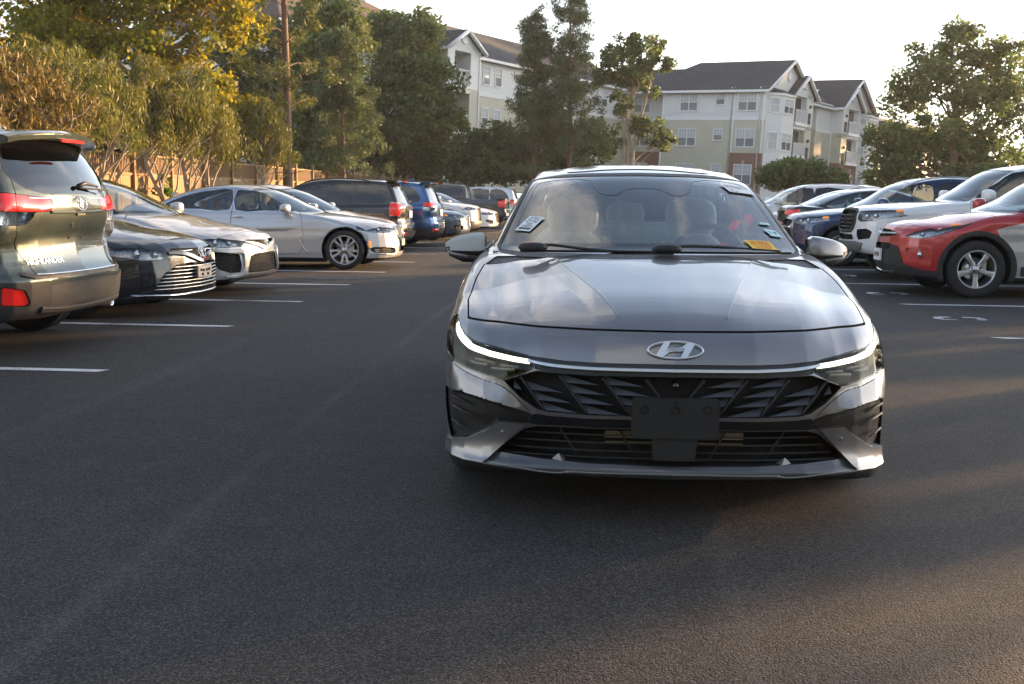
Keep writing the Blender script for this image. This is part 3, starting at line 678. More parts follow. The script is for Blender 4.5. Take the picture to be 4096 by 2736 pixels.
# stencilled letter C in front of the right-hand bays: two stencil strokes
def stencil(cx, cy):
    def arc(a0, a1):
        o = []; i = []
        for t in np.linspace(R(a0), R(a1), 14):
            c, s_ = math.cos(t), math.sin(t); sg = lambda v, p: math.copysign(abs(v)**p, v)
            o.append((cx+.26*sg(c, .62), cy+.165*sg(s_, .62))); i.append((cx+.175*sg(c, .6), cy+.095*sg(s_, .6)))
        return o+i[::-1]
    a = arc(98, 262); mark('painted_letter', [(p[0], p[1]) for p in a if p[0] < cx+.01])
    b = arc(-55, 82); mark('painted_letter', b)
for px, py in ((2200*.4363, 731*.4363), (2034*.4363, 673.5*.4363), (1925*.4363, 632*.4363)):
    g = onground(px, py); stencil(g.x, g.y)
# small patch of new asphalt in the empty bay
g = onground(765*.4363, 635*.4363); rnd = random.Random(3)
tag(mesh_obj('asphalt_patch', [(g.x+(.62+.12*rnd.random())*math.cos(t), g.y+(.42+.1*rnd.random())*math.sin(t), .003) for t in np.linspace(0, 6.1, 18)], [tuple(range(18))], mat('patch', (.016, .016, .017), .6, noise=.3, nscale=8, bump=.5, bscale=120), smooth=False), kind='structure')

# ================================================================== wooden fence with picket top
WOOD = mat('fence_wood', (.25, .155, .075), .8, noise=.28, nscale=5, bump=.3, bscale=40, space='Object')
WOOD2 = mat('fence_wood_dark', (.19, .115, .058), .85, noise=.3, nscale=5, bump=.3, bscale=40)
FX = -12.0
def plank(w, h, d, j=.0):
    b = MB(); b.box((-d/2, -w/2, 0), (d/2, w/2, h)); return b
_pk = plank(.045, .47, .022).build('picket', WOOD2); _bd = plank(.138, 1.60, .02).build('board', WOOD); pk_me, bd_me = _pk.data, _bd.data
for o in (_pk, _bd): bpy.data.objects.remove(o)
def fence_section(y0, n, first):
    ln = 2.44*n; root = empty('wooden_fence', (FX, y0, .05), 0, first, 'fence', 'sections of the wooden boundary fence')
    rr = random.Random(int(y0*7)); 
    def inst(nm, me, x, y, z, tilt=0): o = bpy.data.objects.new(nm, me); COL.objects.link(o); o.parent = root; o.location = (x, y, z); o.rotation_euler = (tilt, 0, 0); o.scale = (1, 1, 1+rr.uniform(-.012, .012)); return o
    for k_ in range(n+1 if True else n):
        b = MB(); b.box((-.05, -.05, -.1), (.05, .05, 2.32)); b.box((-.065, -.065, 2.32), (.065, .065, 2.36)); o = b.build('post', WOOD, root); o.location = (.05, 2.44*k_, 0)
    for z, h, w in ((1.60, .06, .05), (2.10, .05, .045), (.25, .09, .04)):
        b = MB(); b.box((-.02, 0, z), (w, ln, z+h)); b.build('rail', WOOD, root)
    y = .07
    while y < ln: inst('board', bd_me, rr.uniform(-.004, .004), y, 0, rr.uniform(-.004, .004)); y += .146
    y = .06
    while y < ln: inst('picket', pk_me, 0, y, 1.655, rr.uniform(-.012, .012)); y += .092
names = ['sunlit wooden fence section with picket top behind the dark green estate car']
fence_section(9.65, 3, 'wooden fence section with picket top standing clear of the cedars beside the dark green SUV')
fence_section(17.0, 3, 'sunlit wooden fence section with picket top nearest the dark green SUV')
fence_section(24.35, 3, 'wooden fence section with picket top behind the silver luxury saloon')
fence_section(31.7, 3, 'wooden fence section with picket top around the tall bare trunk')
fence_section(39.05, 3, 'shaded wooden fence section with picket top behind the black SUV')
def fence_far(y0, ln, lab):
    root = empty('wooden_fence', (FX, y0, .05), 0, lab, 'fence')
    n = int(ln/.146); b = MB()
    for i in range(n): b.box((-.01, i*.146, 0), (.01, i*.146+.138, 1.6))
    tag(b.build('boards', WOOD, root), kind='stuff'); b = MB()
    for i in range(int(ln/.092)): b.box((-.011, i*.092, 1.655), (.011, i*.092+.045, 2.125))
    tag(b.build('pickets', WOOD2, root), kind='stuff'); b = MB()
    for i in range(int(ln/2.44)+1): b.box((0, i*2.44-.05, -.1), (.1, i*2.44+.05, 2.34))
    tag(b.build('posts', WOOD, root), kind='stuff')
    b = MB(); b.box((-.02, 0, 1.6), (.05, ln, 1.66)); b.build('rail', WOOD, root)
    b = MB(); b.box((-.02, 0, 2.10), (.045, ln, 2.15)); b.build('rail', WOOD, root)
fence_far(46.4, 46.0, 'far shaded stretch of the wooden boundary fence beyond the pickup')

# ================================================================== trees
def leafmat(name, trans=.35):
    m = bpy.data.materials.new(name); m.use_nodes = True; t = m.node_tree; b = t.nodes['Principled BSDF']; out = t.nodes['Material Output']
    at = N(t, 'ShaderNodeAttribute'); at.attribute_name = 'leafcol'; L(t, at.outputs['Color'], b.inputs['Base Color']); b.inputs['Roughness'].default_value = .55; b.inputs['Specular IOR Level'].default_value = .3
    tr = N(t, 'ShaderNodeBsdfTranslucent'); sc = N(t, 'ShaderNodeVectorMath', operation='MULTIPLY'); sc.inputs[1].default_value = (1.25, 1.25, .6); L(t, at.outputs['Color'], sc.inputs[0]); L(t, sc.outputs[0], tr.inputs[0])
    mx = N(t, 'ShaderNodeMixShader'); mx.inputs[0].default_value = trans; L(t, b.outputs[0], mx.inputs[1]); L(t, tr.outputs[0], mx.inputs[2]); L(t, mx.outputs[0], out.inputs[0]); return m
GLEAF = leafmat('golden_foliage', .55); LEAF = leafmat('foliage', .42); NEED = leafmat('needles', .28)
BARK = mat('bark', (.17, .12, .085), .9, noise=.4, nscale=9, bump=.9, bscale=22)
BARKP = mat('pine_bark', (.14, .085, .06), .95, noise=.4, nscale=9, bump=1.0, bscale=18)
BARKG = mat('pale_bark', (.30, .25, .19), .85, noise=.35, nscale=5, bump=.5, bscale=15)
def leaves(centers, rad, n, size, cols, rng, droop=0.0, aspect=.55, up=.5, squash=1.0, outward=None):
    """n leaf faces gathered round each clump centre; returns verts, quads, per-vertex colour"""
    c = np.asarray(centers); k_ = len(c); tot = k_*n
    rad = np.broadcast_to(np.asarray(rad, float), (k_,))
    d = rng.normal(size=(tot, 3)); d /= np.linalg.norm(d, axis=1)[:, None]; rr = rng.random(tot)**.55
    P = np.repeat(c, n, 0)+d*(rr*np.repeat(rad, n))[:, None]*np.array([1, 1, squash])
    if droop: P[:, 2] -= droop*rr*np.repeat(rad, n)
    nrm = rng.normal(size=(tot, 3))+np.array([0, 0, up*2]); nrm /= np.linalg.norm(nrm, axis=1)[:, None]
    ax = rng.normal(size=(tot, 3))+d*.6+np.array([0, 0, -droop*4]); ax -= nrm*(ax*nrm).sum(1)[:, None]; ax /= np.linalg.norm(ax, axis=1)[:, None]+1e-9
    sd = np.cross(nrm, ax); s = size*rng.uniform(.6, 1.35, tot)[:, None]; w = s*aspect*.5
    fold = nrm*s*.12
    V = np.stack([P-ax*s*.5, P+sd*w+fold, P+ax*s*.5, P-sd*w+fold], 1).reshape(-1, 3)
    Q = np.arange(tot*4).reshape(-1, 4)
    clump = rng.random((k_, 1)); leaf = rng.random((tot, 1)); f = np.clip(.55*np.repeat(clump, n, 0)+.45*leaf, 0, 1)
    cols = np.asarray(cols, float); idx = f[:, 0]*(len(cols)-1); i0 = np.minimum(idx.astype(int), len(cols)-2); tt = (idx-i0)[:, None]
    C = cols[i0]*(1-tt)+cols[i0+1]*tt; C = C*rng.uniform(.8, 1.2, (tot, 1))
    return V, Q, np.repeat(C, 4, 0)
def crown_obj(V, Q, C, m, parent, name='crown'):
    o = mesh_obj(name, V, Q, m, parent, smooth=False); a = o.data.color_attributes.new('leafcol', 'FLOAT_COLOR', 'POINT')
    a.data.foreach_set('color', np.concatenate([C, np.ones((len(C), 1))], 1).astype(np.float32).ravel()); return o
def lobe_points(lobes, rng):
    out = []
    for (c, r_, n) in lobes:
        d = rng.normal(size=(n, 3)); d /= np.linalg.norm(d, axis=1)[:, None]; q = rng.random(n)**.42
        out.append(np.asarray(c)+d*q[:, None]*np.asarray(r_))
    return np.concatenate(out)
def wiggle(a, b, n, amp, rng):
    a = np.asarray(a, float); b = np.asarray(b, float); t = np.linspace(0, 1, n)[:, None]; ln = np.linalg.norm(b-a)
    w = np.cumsum(rng.normal(size=(n, 3)), 0); w -= w[0]; w -= t*w[-1]; return a+(b-a)*t+w*amp*ln/n**.5+np.array([0, 0, 1])*np.sin(t*math.pi)*ln*.05
def tree(name, label, base, trunk, tr_r, lobes, leaf, cols, bark=None, seed=1, limbs=14, twigs=True, group=None, lm=None, clump_r=.5, nleaf=60, droop=0., aspect=.55, up=.5, squash=.8, rel=True, cat='tree', limb_r=.35, shade=None):
    rng = np.random.default_rng(seed); root = empty(name, base, 0, label, cat, group)
    T = np.asarray(trunk, float); b = MB(); b.tube(T, tr_r, 10); b.build('trunk', bark or BARK, root)
    P = lobe_points(lobes, rng); sel = rng.permutation(len(P))[:limbs]; tb = MB()
    top = T[-1]
    for i in sel:                                            # limbs from the trunk to some of the clumps
        p = P[i]; zt = np.clip(p[2]-.55*np.linalg.norm(p[:2]-top[:2])-.4, T[0][2]+(T[-1][2]-T[0][2])*.25, T[-1][2])
        s_ = np.array([np.interp(zt, T[:, 2], T[:, 0]), np.interp(zt, T[:, 2], T[:, 1]), zt]); r0 = float(np.interp(zt, T[:, 2], tr_r))*limb_r+.012
        q = wiggle(s_, p, 7, .10, rng); tb.tube(q, np.linspace(r0, .010, 7), 6, caps=False)
        if twigs:
            for j in range(3):
                d2 = np.linalg.norm(P-q[3+j], axis=1); n2 = P[np.argsort(d2)[rng.integers(1, 6)]]; w = wiggle(q[3+j], n2, 5, .12, rng); tb.tube(w, np.linspace(r0*.35, .006, 5), 5, caps=False)
    if limbs: tb.build('limbs', bark or BARK, root)['kind'] = 'stuff'
    V, Q, C = leaves(P, rng.uniform(.6, 1.3, len(P))*clump_r, nleaf, leaf, cols, rng, droop, aspect, up, squash)
    tag(crown_obj(V, Q, C, lm or LEAF, root), kind='stuff'); return root
def loc_px(px, py, X=None, Y=None):
    """2347-wide picture coordinates -> world point on a given plane"""
    k_ = .43630; return atX(px*k_, py*k_, X) if X is not None else atY(px*k_, py*k_, Y)
GREEN = [(0.052, 0.08, 0.039), (0.086, 0.128, 0.058), (0.131, 0.174, 0.078), (0.2, 0.225, 0.097)]
DGREEN = [(0.042, 0.065, 0.038), (0.062, 0.093, 0.052), (0.09, 0.123, 0.062), (0.131, 0.152, 0.078)]
OLIVE = [(.070, .088, .024), (.110, .122, .030), (.160, .155, .036), (.22, .175, .045)]
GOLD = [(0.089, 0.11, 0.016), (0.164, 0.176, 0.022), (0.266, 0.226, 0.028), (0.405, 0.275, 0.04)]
PINE = [(0.047, 0.075, 0.045), (0.067, 0.102, 0.058), (0.092, 0.128, 0.067), (0.125, 0.152, 0.076)]
# --- big plane tree beyond the fence
def big_plane():
    base = loc_px(330, 420, X=-14.5); base.z = 0; b = base
    H_ = lambda px, py: tuple(loc_px(px, py, Y=base.y)-base)
    tr_ = [(0, 0, 0), H_(322, 330), H_(330, 250), H_(342, 180), H_(345, 110), H_(350, 40), H_(352, -60)]
    lob = []
    for px, py, rx, rz, n in ((120, 40, 2.0, 1.2, 32), (40, 110, 1.5, 1.0, 14), (250, -10, 2.2, 1.2, 40), (440, 20, 2.0, 1.0, 34), (540, 60, 1.0, .8, 14), (420, 130, 1.6, .7, 22), (200, 110, 1.6, .8, 22), (300, -110, 3.6, 1.6, 60), (480, -60, 1.6, 1.0, 20), (440, 215, 1.5, .6, 34), (520, 255, 1.1, .5, 26), (400, 275, 1.3, .5, 26), (470, 300, 1.0, .4, 16), (150, 170, 1.6, .7, 22), (60, -60, 1.8, 1.2, 24)):
        c = H_(px, py); lob.append(((c[0], c[1]+random.Random(px).uniform(-1.2, 1.0), c[2]), (rx, 1.8, rz), n))
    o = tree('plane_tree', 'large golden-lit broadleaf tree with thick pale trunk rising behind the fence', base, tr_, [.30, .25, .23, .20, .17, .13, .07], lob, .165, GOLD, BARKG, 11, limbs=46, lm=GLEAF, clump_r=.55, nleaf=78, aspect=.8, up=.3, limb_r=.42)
    b2 = MB()
    for pts, r0 in (([(345, 150), (380, 112), (420, 108), (460, 118)], .09), ([(348, 130), (370, 165), (400, 160)], .07), ([(338, 200), (300, 120), (285, 60), (280, 20)], .12), ([(352, 60), (420, 40), (500, 50)], .08), ([(345, 100), (440, 140), (520, 100), (560, 90)], .06)):
        q = [Vector(H_(*p))+Vector((0, -.25, 0)) for p in pts]; b2.tube(smooth_poly([tuple(v) for v in q], 4, False), np.linspace(r0, .03, 4*(len(q)-1)+1), 8, caps=False)
    b2.build('main_limbs', BARKG, o)['kind'] = 'stuff'
big_plane()
# --- row of drooping cedars in front of the fence
CED = [('bare-legged drooping cedar leaning over the fence beside the dark green SUV', 232, 95, 3.0, 21, [(-.15, 0), (.0, 1), (-.3, 2), (-.55, 3)]),
       ('slim drooping cedar with a forked pale stem behind the black saloon', 388, 130, 2.6, 22, [(.1, 0), (-.1, 1), (-.5, 2), (-.7, 3)]),
       ('drooping cedar with a tall straight pale stem behind the silver luxury saloon', 428, 140, 2.7, 23, [(0, 0), (.05, 1), (-.05, 2), (-.4, 3.2)]),
       ('small drooping cedar with a thin brown stem by the fence', 482, 180, 2.2, 24, [(.1, 0), (0, 1), (-.1, 2)]),
       ('drooping cedar with bare grey twigs below beside the tall bare trunk', 602, 215, 2.4, 25, [(0, 0), (.03, 1), (0, 2), (.1, 3)]),
       ('reddish drooping cedar behind the roof of the dark green SUV', 30, 100, 3.2, 26, [(0, 0), (.1, 1), (.4, 2), (.3, 3)]),
       ('second drooping cedar behind the roof of the dark green SUV with a twisted stem', 120, 90, 3.0, 27, [(.2, 0), (.1, 1), (-.1, 2), (.3, 3)])]
for lab, px, ptop, wid, sd, stem in CED:
    base = loc_px(px, 440, X=-10.6); base.z = .05; Zt = loc_px(px, ptop, Y=base.y).z
    lob = [((0, 0, Zt*.70), (wid*.46, wid*.40, Zt*.15), 46), ((-.2, 0, Zt*.87), (wid*.34, wid*.30, Zt*.12), 28), ((.5, .1, Zt*.56), (wid*.34, wid*.30, Zt*.06), 6)]
    rng = np.random.default_rng(sd); T = [(a, 0, z*Zt/5.2) for a, z in stem]; T.append((stem[-1][0], 0, Zt*.85))
    cols = OLIVE if sd != 26 else [(.12, .085, .028), (.17, .115, .035), (.16, .13, .035), (.24, .14, .04)]
    o = tree('cedar_tree', lab, base, T, list(np.linspace(.075, .025, len(T))), lob, .135, cols, BARKG, sd, limbs=36, group='cedars along the fence', lm=NEED, clump_r=.30, nleaf=112, droop=.7, aspect=.22, up=.0, squash=1.1, limb_r=.5)
    b = MB()                                                  # bare lower stems
    for j in range(4):
        z0 = Zt*rng.uniform(.12, .3); p = (rng.uniform(-1, 1)*wid*.4, rng.uniform(-.5, .5), z0+Zt*rng.uniform(.25, .4)); b.tube(wiggle((np.interp(z0, [t[2] for t in T], [t[0] for t in T]), 0, z0), p, 7, .09, rng), np.linspace(.032, .01, 7), 6, caps=False)
    b.build('bare_stems', BARKG, o)['kind'] = 'stuff'
# --- tall pine with a bare trunk
def conifer(name, lab, base, h, wid, seed, bare=.3, lean=0., cols=PINE, r0=.16, cone=1.0, n=150, leafs=.26, sparse=1.0, nl=60, group=None):
    rng = np.random.default_rng(seed); root = empty(name, base, 0, lab, 'tree', group)
    T = [(lean*t*h+.05*math.sin(5*t), 0, h*t) for t in np.linspace(0, 1, 9)]; b = MB(); b.tube(T, list(np.linspace(r0, .025, 9)), 10); b.build('trunk', BARKP, root)
    P = []; tb = MB()
    for i in range(int(n)):
        t = bare+(1-bare)*rng.random()**.85; z = h*t; ln = wid*(.20+.80*(1-(t-bare)/(1-bare))**cone)*rng.uniform(.45, 1.1); a = rng.uniform(0, 2*math.pi)
        s_ = np.array([lean*t*h, 0, z]); e = s_+np.array([math.cos(a)*ln, math.sin(a)*ln, ln*rng.uniform(.05, .5)])
        q = wiggle(s_, e, 5, .05, rng); tb.tube(q, np.linspace(.03*(1.2-t), .008, 5), 5, caps=False)
        for f in ((.45, .7, .92, 1.0) if ln > .5 else (.8, 1.0)):
            if rng.random() < sparse: P.append(s_+(e-s_)*f+rng.normal(size=3)*.12)
    for i in range(10):                                       # dead snags on the bare part
        z = h*rng.uniform(.05, bare); a = rng.uniform(0, 6.28); ln = rng.uniform(.25, .9); tb.tube([(lean*z, 0, z), (lean*z+math.cos(a)*ln, math.sin(a)*ln, z+ln*rng.uniform(-.1, .5))], [.022, .006], 5, caps=False)
    tb.build('branches', BARKP, root)['kind'] = 'stuff'
    V, Q, C = leaves(np.array(P), .34, nl, leafs, cols, rng, 0, .16, .3, .8); tag(crown_obj(V, Q, C, NEED, root), kind='stuff'); return root
b_ = loc_px(658, 430, X=-10.9); b_.z = .05
conifer('pine_tree', 'tall pine with a long bare reddish trunk by the fence', b_, 13.0, 2.1, 31, bare=.30, cols=OLIVE[:3]+PINE[2:], r0=.19, sparse=.5, n=80, nl=70)
b_ = loc_px(785, 430, X=-11.2); b_.z = .05
conifer('pine_tree', 'thin dark pine trunk standing in front of the green broadleaf tree', b_, 8.0, 2.2, 32, bare=.25, r0=.12, n=80)
# pines in front of the apartment block
Yp = 60
b_ = loc_px(1222, 400, Y=Yp); b_.z = .0
conifer('pine_tree', 'shorter of the two slender pines before the apartment block', b_, 11.1, 2.4, 33, bare=.18, r0=.15, cone=1.0, n=150, sparse=.8, nl=48)
b_ = loc_px(1303, 400, Y=Yp); b_.z = .0
conifer('pine_tree', 'tallest slender pine before the apartment block', b_, 12.9, 2.6, 34, bare=.22, r0=.17, cone=.95, n=170, sparse=.8, nl=48)
# --- broadleaf trees
def ltree(name, lab, px, Y, lobs, seed, cols, leaf=.22, tr=.2, nleaf=70, cr=.6, limbs=26, top=.7, bark=None, stems=None, cat='tree', sq=.8, aspect=.6):
    base = loc_px(px, 430, Y=Y); base.z = 0; s_ = Y/1068.*(1/.4363)
    lob = []; rr = random.Random(seed)
    for (x, y, rx, rz, n) in lobs:
        p = loc_px(x, y, Y=Y)-base; k_ = Y/2450; lob.append(((p.x, rr.uniform(-.4, .4)*rx*k_, p.z), (rx*k_, rx*k_*.9, rz*k_), n))
    zt = max(l[0][2] for l in lob)*top
    T = [(0, 0, 0), (.05, 0, zt*.35), (-.05, 0, zt*.7), (.05, 0, zt)]
    o = tree(name, lab, base, T, [tr, tr*.8, tr*.55, tr*.25], lob, leaf, cols, bark, seed, limbs=limbs, clump_r=cr, nleaf=nleaf, aspect=aspect, squash=sq, cat=cat)
    if stems:
        b = MB()
        for pts, r0 in stems:
            q = [tuple(loc_px(x, y, Y=Y)-base) for x, y in pts]; b.tube(smooth_poly(q, 4, False), np.linspace(r0, r0*.3, 4*(len(q)-1)+1), 8, caps=False)
        b.build('stems', bark or BARK, o)['kind'] = 'stuff'
    return o
ltree('oak_tree', 'broad dense oak filling the view left of the gabled apartment block', 940, 68, [(930, 100, 90, 55, 60), (950, 180, 105, 70, 90), (950, 270, 115, 80, 100), (930, 350, 120, 65, 90), (1010, 330, 70, 70, 40), (860, 220, 50, 80, 40), (885, 60, 55, 30, 22), (985, 60, 40, 40, 18)], 41, GREEN, .32, .28, 62, .80, 26)
ltree('maple_tree', 'light green broadleaf tree between the tall pine and the oak', 770, 50, [(740, 40, 60, 60, 40), (790, 90, 50, 70, 40), (720, 150, 60, 60, 40), (780, 190, 50, 60, 36), (730, 250, 60, 50, 34), (790, 300, 45, 60, 30), (700, 330, 50, 60, 30), (760, 370, 60, 40, 26)], 42, GREEN[1:]+GOLD[:1], .26, .18, 90, .75, 26)
ltree('elm_tree', 'dark broadleaf tree in the gap behind the tall bare trunk', 590, 62, [(560, 150, 70, 90, 50), (620, 220, 60, 90, 44), (560, 310, 80, 80, 44), (640, 340, 60, 60, 34), (660, 100, 60, 90, 40), (500, 250, 60, 80, 34)], 43, DGREEN, .30, .2, 85, .9, 16)
ltree('cypress_tree', 'dark leafy tree behind the row of cedars', 200, 45, [(60, 200, 110, 90, 50), (200, 220, 110, 80, 50), (330, 240, 90, 70, 40), (90, 320, 120, 60, 40), (280, 340, 130, 60, 50), (430, 320, 90, 60, 34), (180, 100, 140, 70, 44)], 44, [(.03, .035, .012), (.05, .055, .016), (.075, .075, .02)], .26, .2, 85, .8, 16)
ltree('laurel_tree', 'low dark tree beneath the gabled block left of the pines', 1100, 64, [(1090, 350, 50, 45, 34), (1060, 390, 40, 40, 22), (1130, 320, 40, 35, 20), (1115, 400, 60, 30, 26)], 45, DGREEN, .28, .14, 75, .75, 22, bark=BARK)
ltree('locust_tree', 'multi-stemmed tree with an open top right of the tallest pine', 1445, 58, [(1455, 105, 15, 45, 14), (1398, 140, 18, 45, 13), (1500, 120, 20, 50, 15), (1450, 185, 42, 32, 20), (1530, 150, 13, 42, 8), (1376, 185, 18, 38, 8), (1425, 110, 9, 34, 6), (1478, 165, 14, 40, 9), (1450, 165, 78, 75, 26), (1440, 130, 60, 60, 14), (1482, 300, 42, 38, 20), (1522, 322, 32, 26, 11), (1400, 330, 40, 40, 16), (1430, 250, 24, 30, 8)], 46, GREEN[:3], .20, .07, 62, .36, 26, stems=[([(1428, 420), (1430, 340), (1425, 260), (1400, 160)], .13), ([(1436, 420), (1440, 320), (1436, 230), (1455, 110)], .12), ([(1446, 420), (1455, 320), (1480, 230), (1500, 130)], .12), ([(1455, 330), (1500, 290), (1525, 270)], .06)], bark=BARKG)
ltree('shade_tree', 'dark mass of low trees under the slender pines', 1270, 66, [(1200, 345, 60, 40, 34), (1290, 330, 60, 45, 34), (1360, 320, 40, 45, 22), (1150, 340, 35, 45, 18), (1250, 280, 40, 35, 14), (1210, 390, 80, 25, 24), (1330, 385, 60, 25, 18)], 47, DGREEN, .28, .16, 85, .8, 16)
ltree('oak_tree', 'large spreading oak with a backlit crown at the right of the lot', 2180, 56, [(2200, 130, 95, 60, 34), (2120, 190, 80, 50, 26), (2270, 170, 80, 70, 30), (2200, 230, 130, 60, 38), (2080, 230, 50, 50, 14), (2320, 250, 60, 70, 24), (2150, 310, 150, 60, 70), (2040, 340, 70, 60, 36), (2260, 350, 120, 60, 60), (2060, 400, 90, 40, 40), (2250, 410, 120, 40, 50), (2210, 75, 45, 20, 9), (2130, 120, 40, 40, 8), (2300, 110, 40, 40, 8)], 48, GREEN, .23, .3, 75, .60, 44)
ltree('juniper_bush', 'rounded green bush in front of the brick ground floor', 1830, 54, [(1790, 400, 45, 22, 26), (1840, 400, 50, 28, 34), (1885, 412, 45, 18, 24), (1815, 385, 30, 15, 12), (1770, 415, 30, 14, 12)], 49, GREEN, .20, .08, 110, .5, 10, cat='bush')
# ivy shoot on the fence
b_ = loc_px(368, 430, X=-11.6); b_.z = .05
tree('climbing_plant', 'bright green climbing plant growing up the fence boards', b_, [(0, 0, 0), (.05, 0, .8), (-.05, 0, 1.5)], [.02, .015, .008], [((0, 0, .6), (.35, .2, .5), 10), ((.05, 0, 1.3), (.2, .15, .4), 7)], .12, [(.05, .10, .015), (.08, .15, .02), (.12, .2, .03)], None, 51, limbs=6, twigs=False, clump_r=.2, nleaf=26, aspect=.8, cat='plant')

# --- leafy screen added out of view, shaping the sun patch on the lot
rng = np.random.default_rng(77); root = empty('added_hedge', (12.6, 11.3, 0), 0, 'tall leafy screen added out of view to shade the lot from the right', 'added_hedge')
P = np.stack([rng.uniform(-.6, .6, 620), rng.uniform(0, 16, 620), rng.uniform(.1, 3.55, 620)], 1); V, Q, C = leaves(P, .42, 70, .16, DGREEN, rng); tag(crown_obj(V, Q, C, LEAF, root, 'foliage'), kind='stuff')
b = MB()
for i in range(20): b.tube([(0, .4+.8*i, 0), (.05, .4+.8*i, .9), (-.05, .5+.8*i, 1.8)], [.04, .03, .015], 6)
b.build('stems', BARK, root)['kind'] = 'stuff'

# --- unseen tree belt added far right to keep low sun off the blocks
rng = np.random.default_rng(78); yb = rng.uniform(90, 127, 1200); P = np.stack([44+(yb-90)*.17+rng.normal(size=1200)*1.6, yb, (21+2.2*np.sin(yb*.9)+1.6*np.sin(yb*2.3))*rng.random(1200)**.75], 1); V, Q, C = leaves(P, 1.5, 60, .55, DGREEN, rng)
o = crown_obj(V, Q, C, LEAF, None, 'added_woodland'); tag(o, 'tall tree belt added out of view to shade the apartment blocks', 'added_woodland', kind='stuff')

# --- unseen trees added behind the camera to darken reflections in the paintwork
rng = np.random.default_rng(79); xb = rng.uniform(-45, 40, 1100); P = np.stack([xb, -20+rng.normal(size=1100)*1.2, (11.5+2*np.sin(xb*.35)+1.5*np.sin(xb*.9))*rng.random(1100)**.75], 1); V, Q, C = leaves(P, 1.3, 55, .5, GREEN, rng)
tag(crown_obj(V, Q, C, LEAF, None, 'added_woodland'), 'long line of trees added behind the camera to darken paint reflections', 'added_woodland', kind='stuff')

# --- evening haze
hb = MB(); hb.box((-262, -122, -1.0), (262, 422, 26)); hz_ = hb.build('haze', None); hz_.data.materials.clear(); hm = bpy.data.materials.new('haze'); hm.use_nodes = True; t_ = hm.node_tree; t_.nodes.clear()
pv = N(t_, 'ShaderNodeVolumePrincipled'); pv.inputs['Color'].default_value = (.95, .97, 1, 1); pv.inputs['Density'].default_value = .00035; pv.inputs['Anisotropy'].default_value = .3; ho = N(t_, 'ShaderNodeOutputMaterial'); L(t_, pv.outputs[0], ho.inputs['Volume']); hz_.data.materials.append(hm); hz_['kind'] = 'stuff'

# ================================================================== apartment blocks (plumb; the lot itself falls a little to one side)
def siding(name, col, pitch=.105):
    m = bpy.data.materials.new(name); m.use_nodes = True; t = m.node_tree; b = t.nodes['Principled BSDF']; tcn = N(t, 'ShaderNodeTexCoord'); s_ = N(t, 'ShaderNodeSeparateXYZ'); L(t, tcn.outputs['Object'], s_.inputs[0])
    fr = MATH(t, 'FRACT', MATH(t, 'DIVIDE', s_.outputs[2], pitch)); bp = N(t, 'ShaderNodeBump'); bp.inputs['Strength'].default_value = 1.0; bp.inputs['Distance'].default_value = .02; L(t, MATH(t, 'SUBTRACT', 1.0, fr), bp.inputs['Height']); L(t, bp.outputs[0], b.inputs['Normal'])
    gap = MATH(t, 'LESS_THAN', fr, .12); nz = N(t, 'ShaderNodeTexNoise'); nz.inputs['Scale'].default_value = .8; nz.inputs['Detail'].default_value = 5; L(t, tcn.outputs['Object'], nz.inputs['Vector'])
    f = MATH(t, 'SUBTRACT', MATH(t, 'MULTIPLY_ADD', nz.outputs['Fac'], .2, .9), MATH(t, 'MULTIPLY', gap, .30)); sc = N(t, 'ShaderNodeVectorMath', operation='SCALE'); sc.inputs[0].default_value = col; L(t, f, sc.inputs['Scale']); L(t, sc.outputs[0], b.inputs['Base Color']); b.inputs['Roughness'].default_value = .6; return m
def bricks(name):
    m = bpy.data.materials.new(name); m.use_nodes = True; t = m.node_tree; b = t.nodes['Principled BSDF']; tcn = N(t, 'ShaderNodeTexCoord'); s_ = N(t, 'ShaderNodeSeparateXYZ'); L(t, tcn.outputs['Object'], s_.inputs[0])
    c = N(t, 'ShaderNodeCombineXYZ'); L(t, MATH(t, 'ADD', s_.outputs[0], s_.outputs[1]), c.inputs[0]); L(t, s_.outputs[2], c.inputs[1])
    k_ = N(t, 'ShaderNodeTexBrick'); k_.inputs['Scale'].default_value = 1; k_.inputs['Brick Width'].default_value = .22; k_.inputs['Row Height'].default_value = .08; k_.inputs['Mortar Size'].default_value = .010; k_.inputs['Color1'].default_value = (.22, .085, .050, 1); k_.inputs['Color2'].default_value = (.15, .055, .035, 1); k_.inputs['Mortar'].default_value = (.30, .26, .22, 1)
    L(t, c.outputs[0], k_.inputs['Vector']); L(t, k_.outputs['Color'], b.inputs['Base Color']); b.inputs['Roughness'].default_value = .85; bp = N(t, 'ShaderNodeBump'); bp.inputs['Strength'].default_value = .5; bp.inputs['Distance'].default_value = .01; bp.invert = True; L(t, k_.outputs['Fac'], bp.inputs['Height']); L(t, bp.outputs[0], b.inputs['Normal']); return m
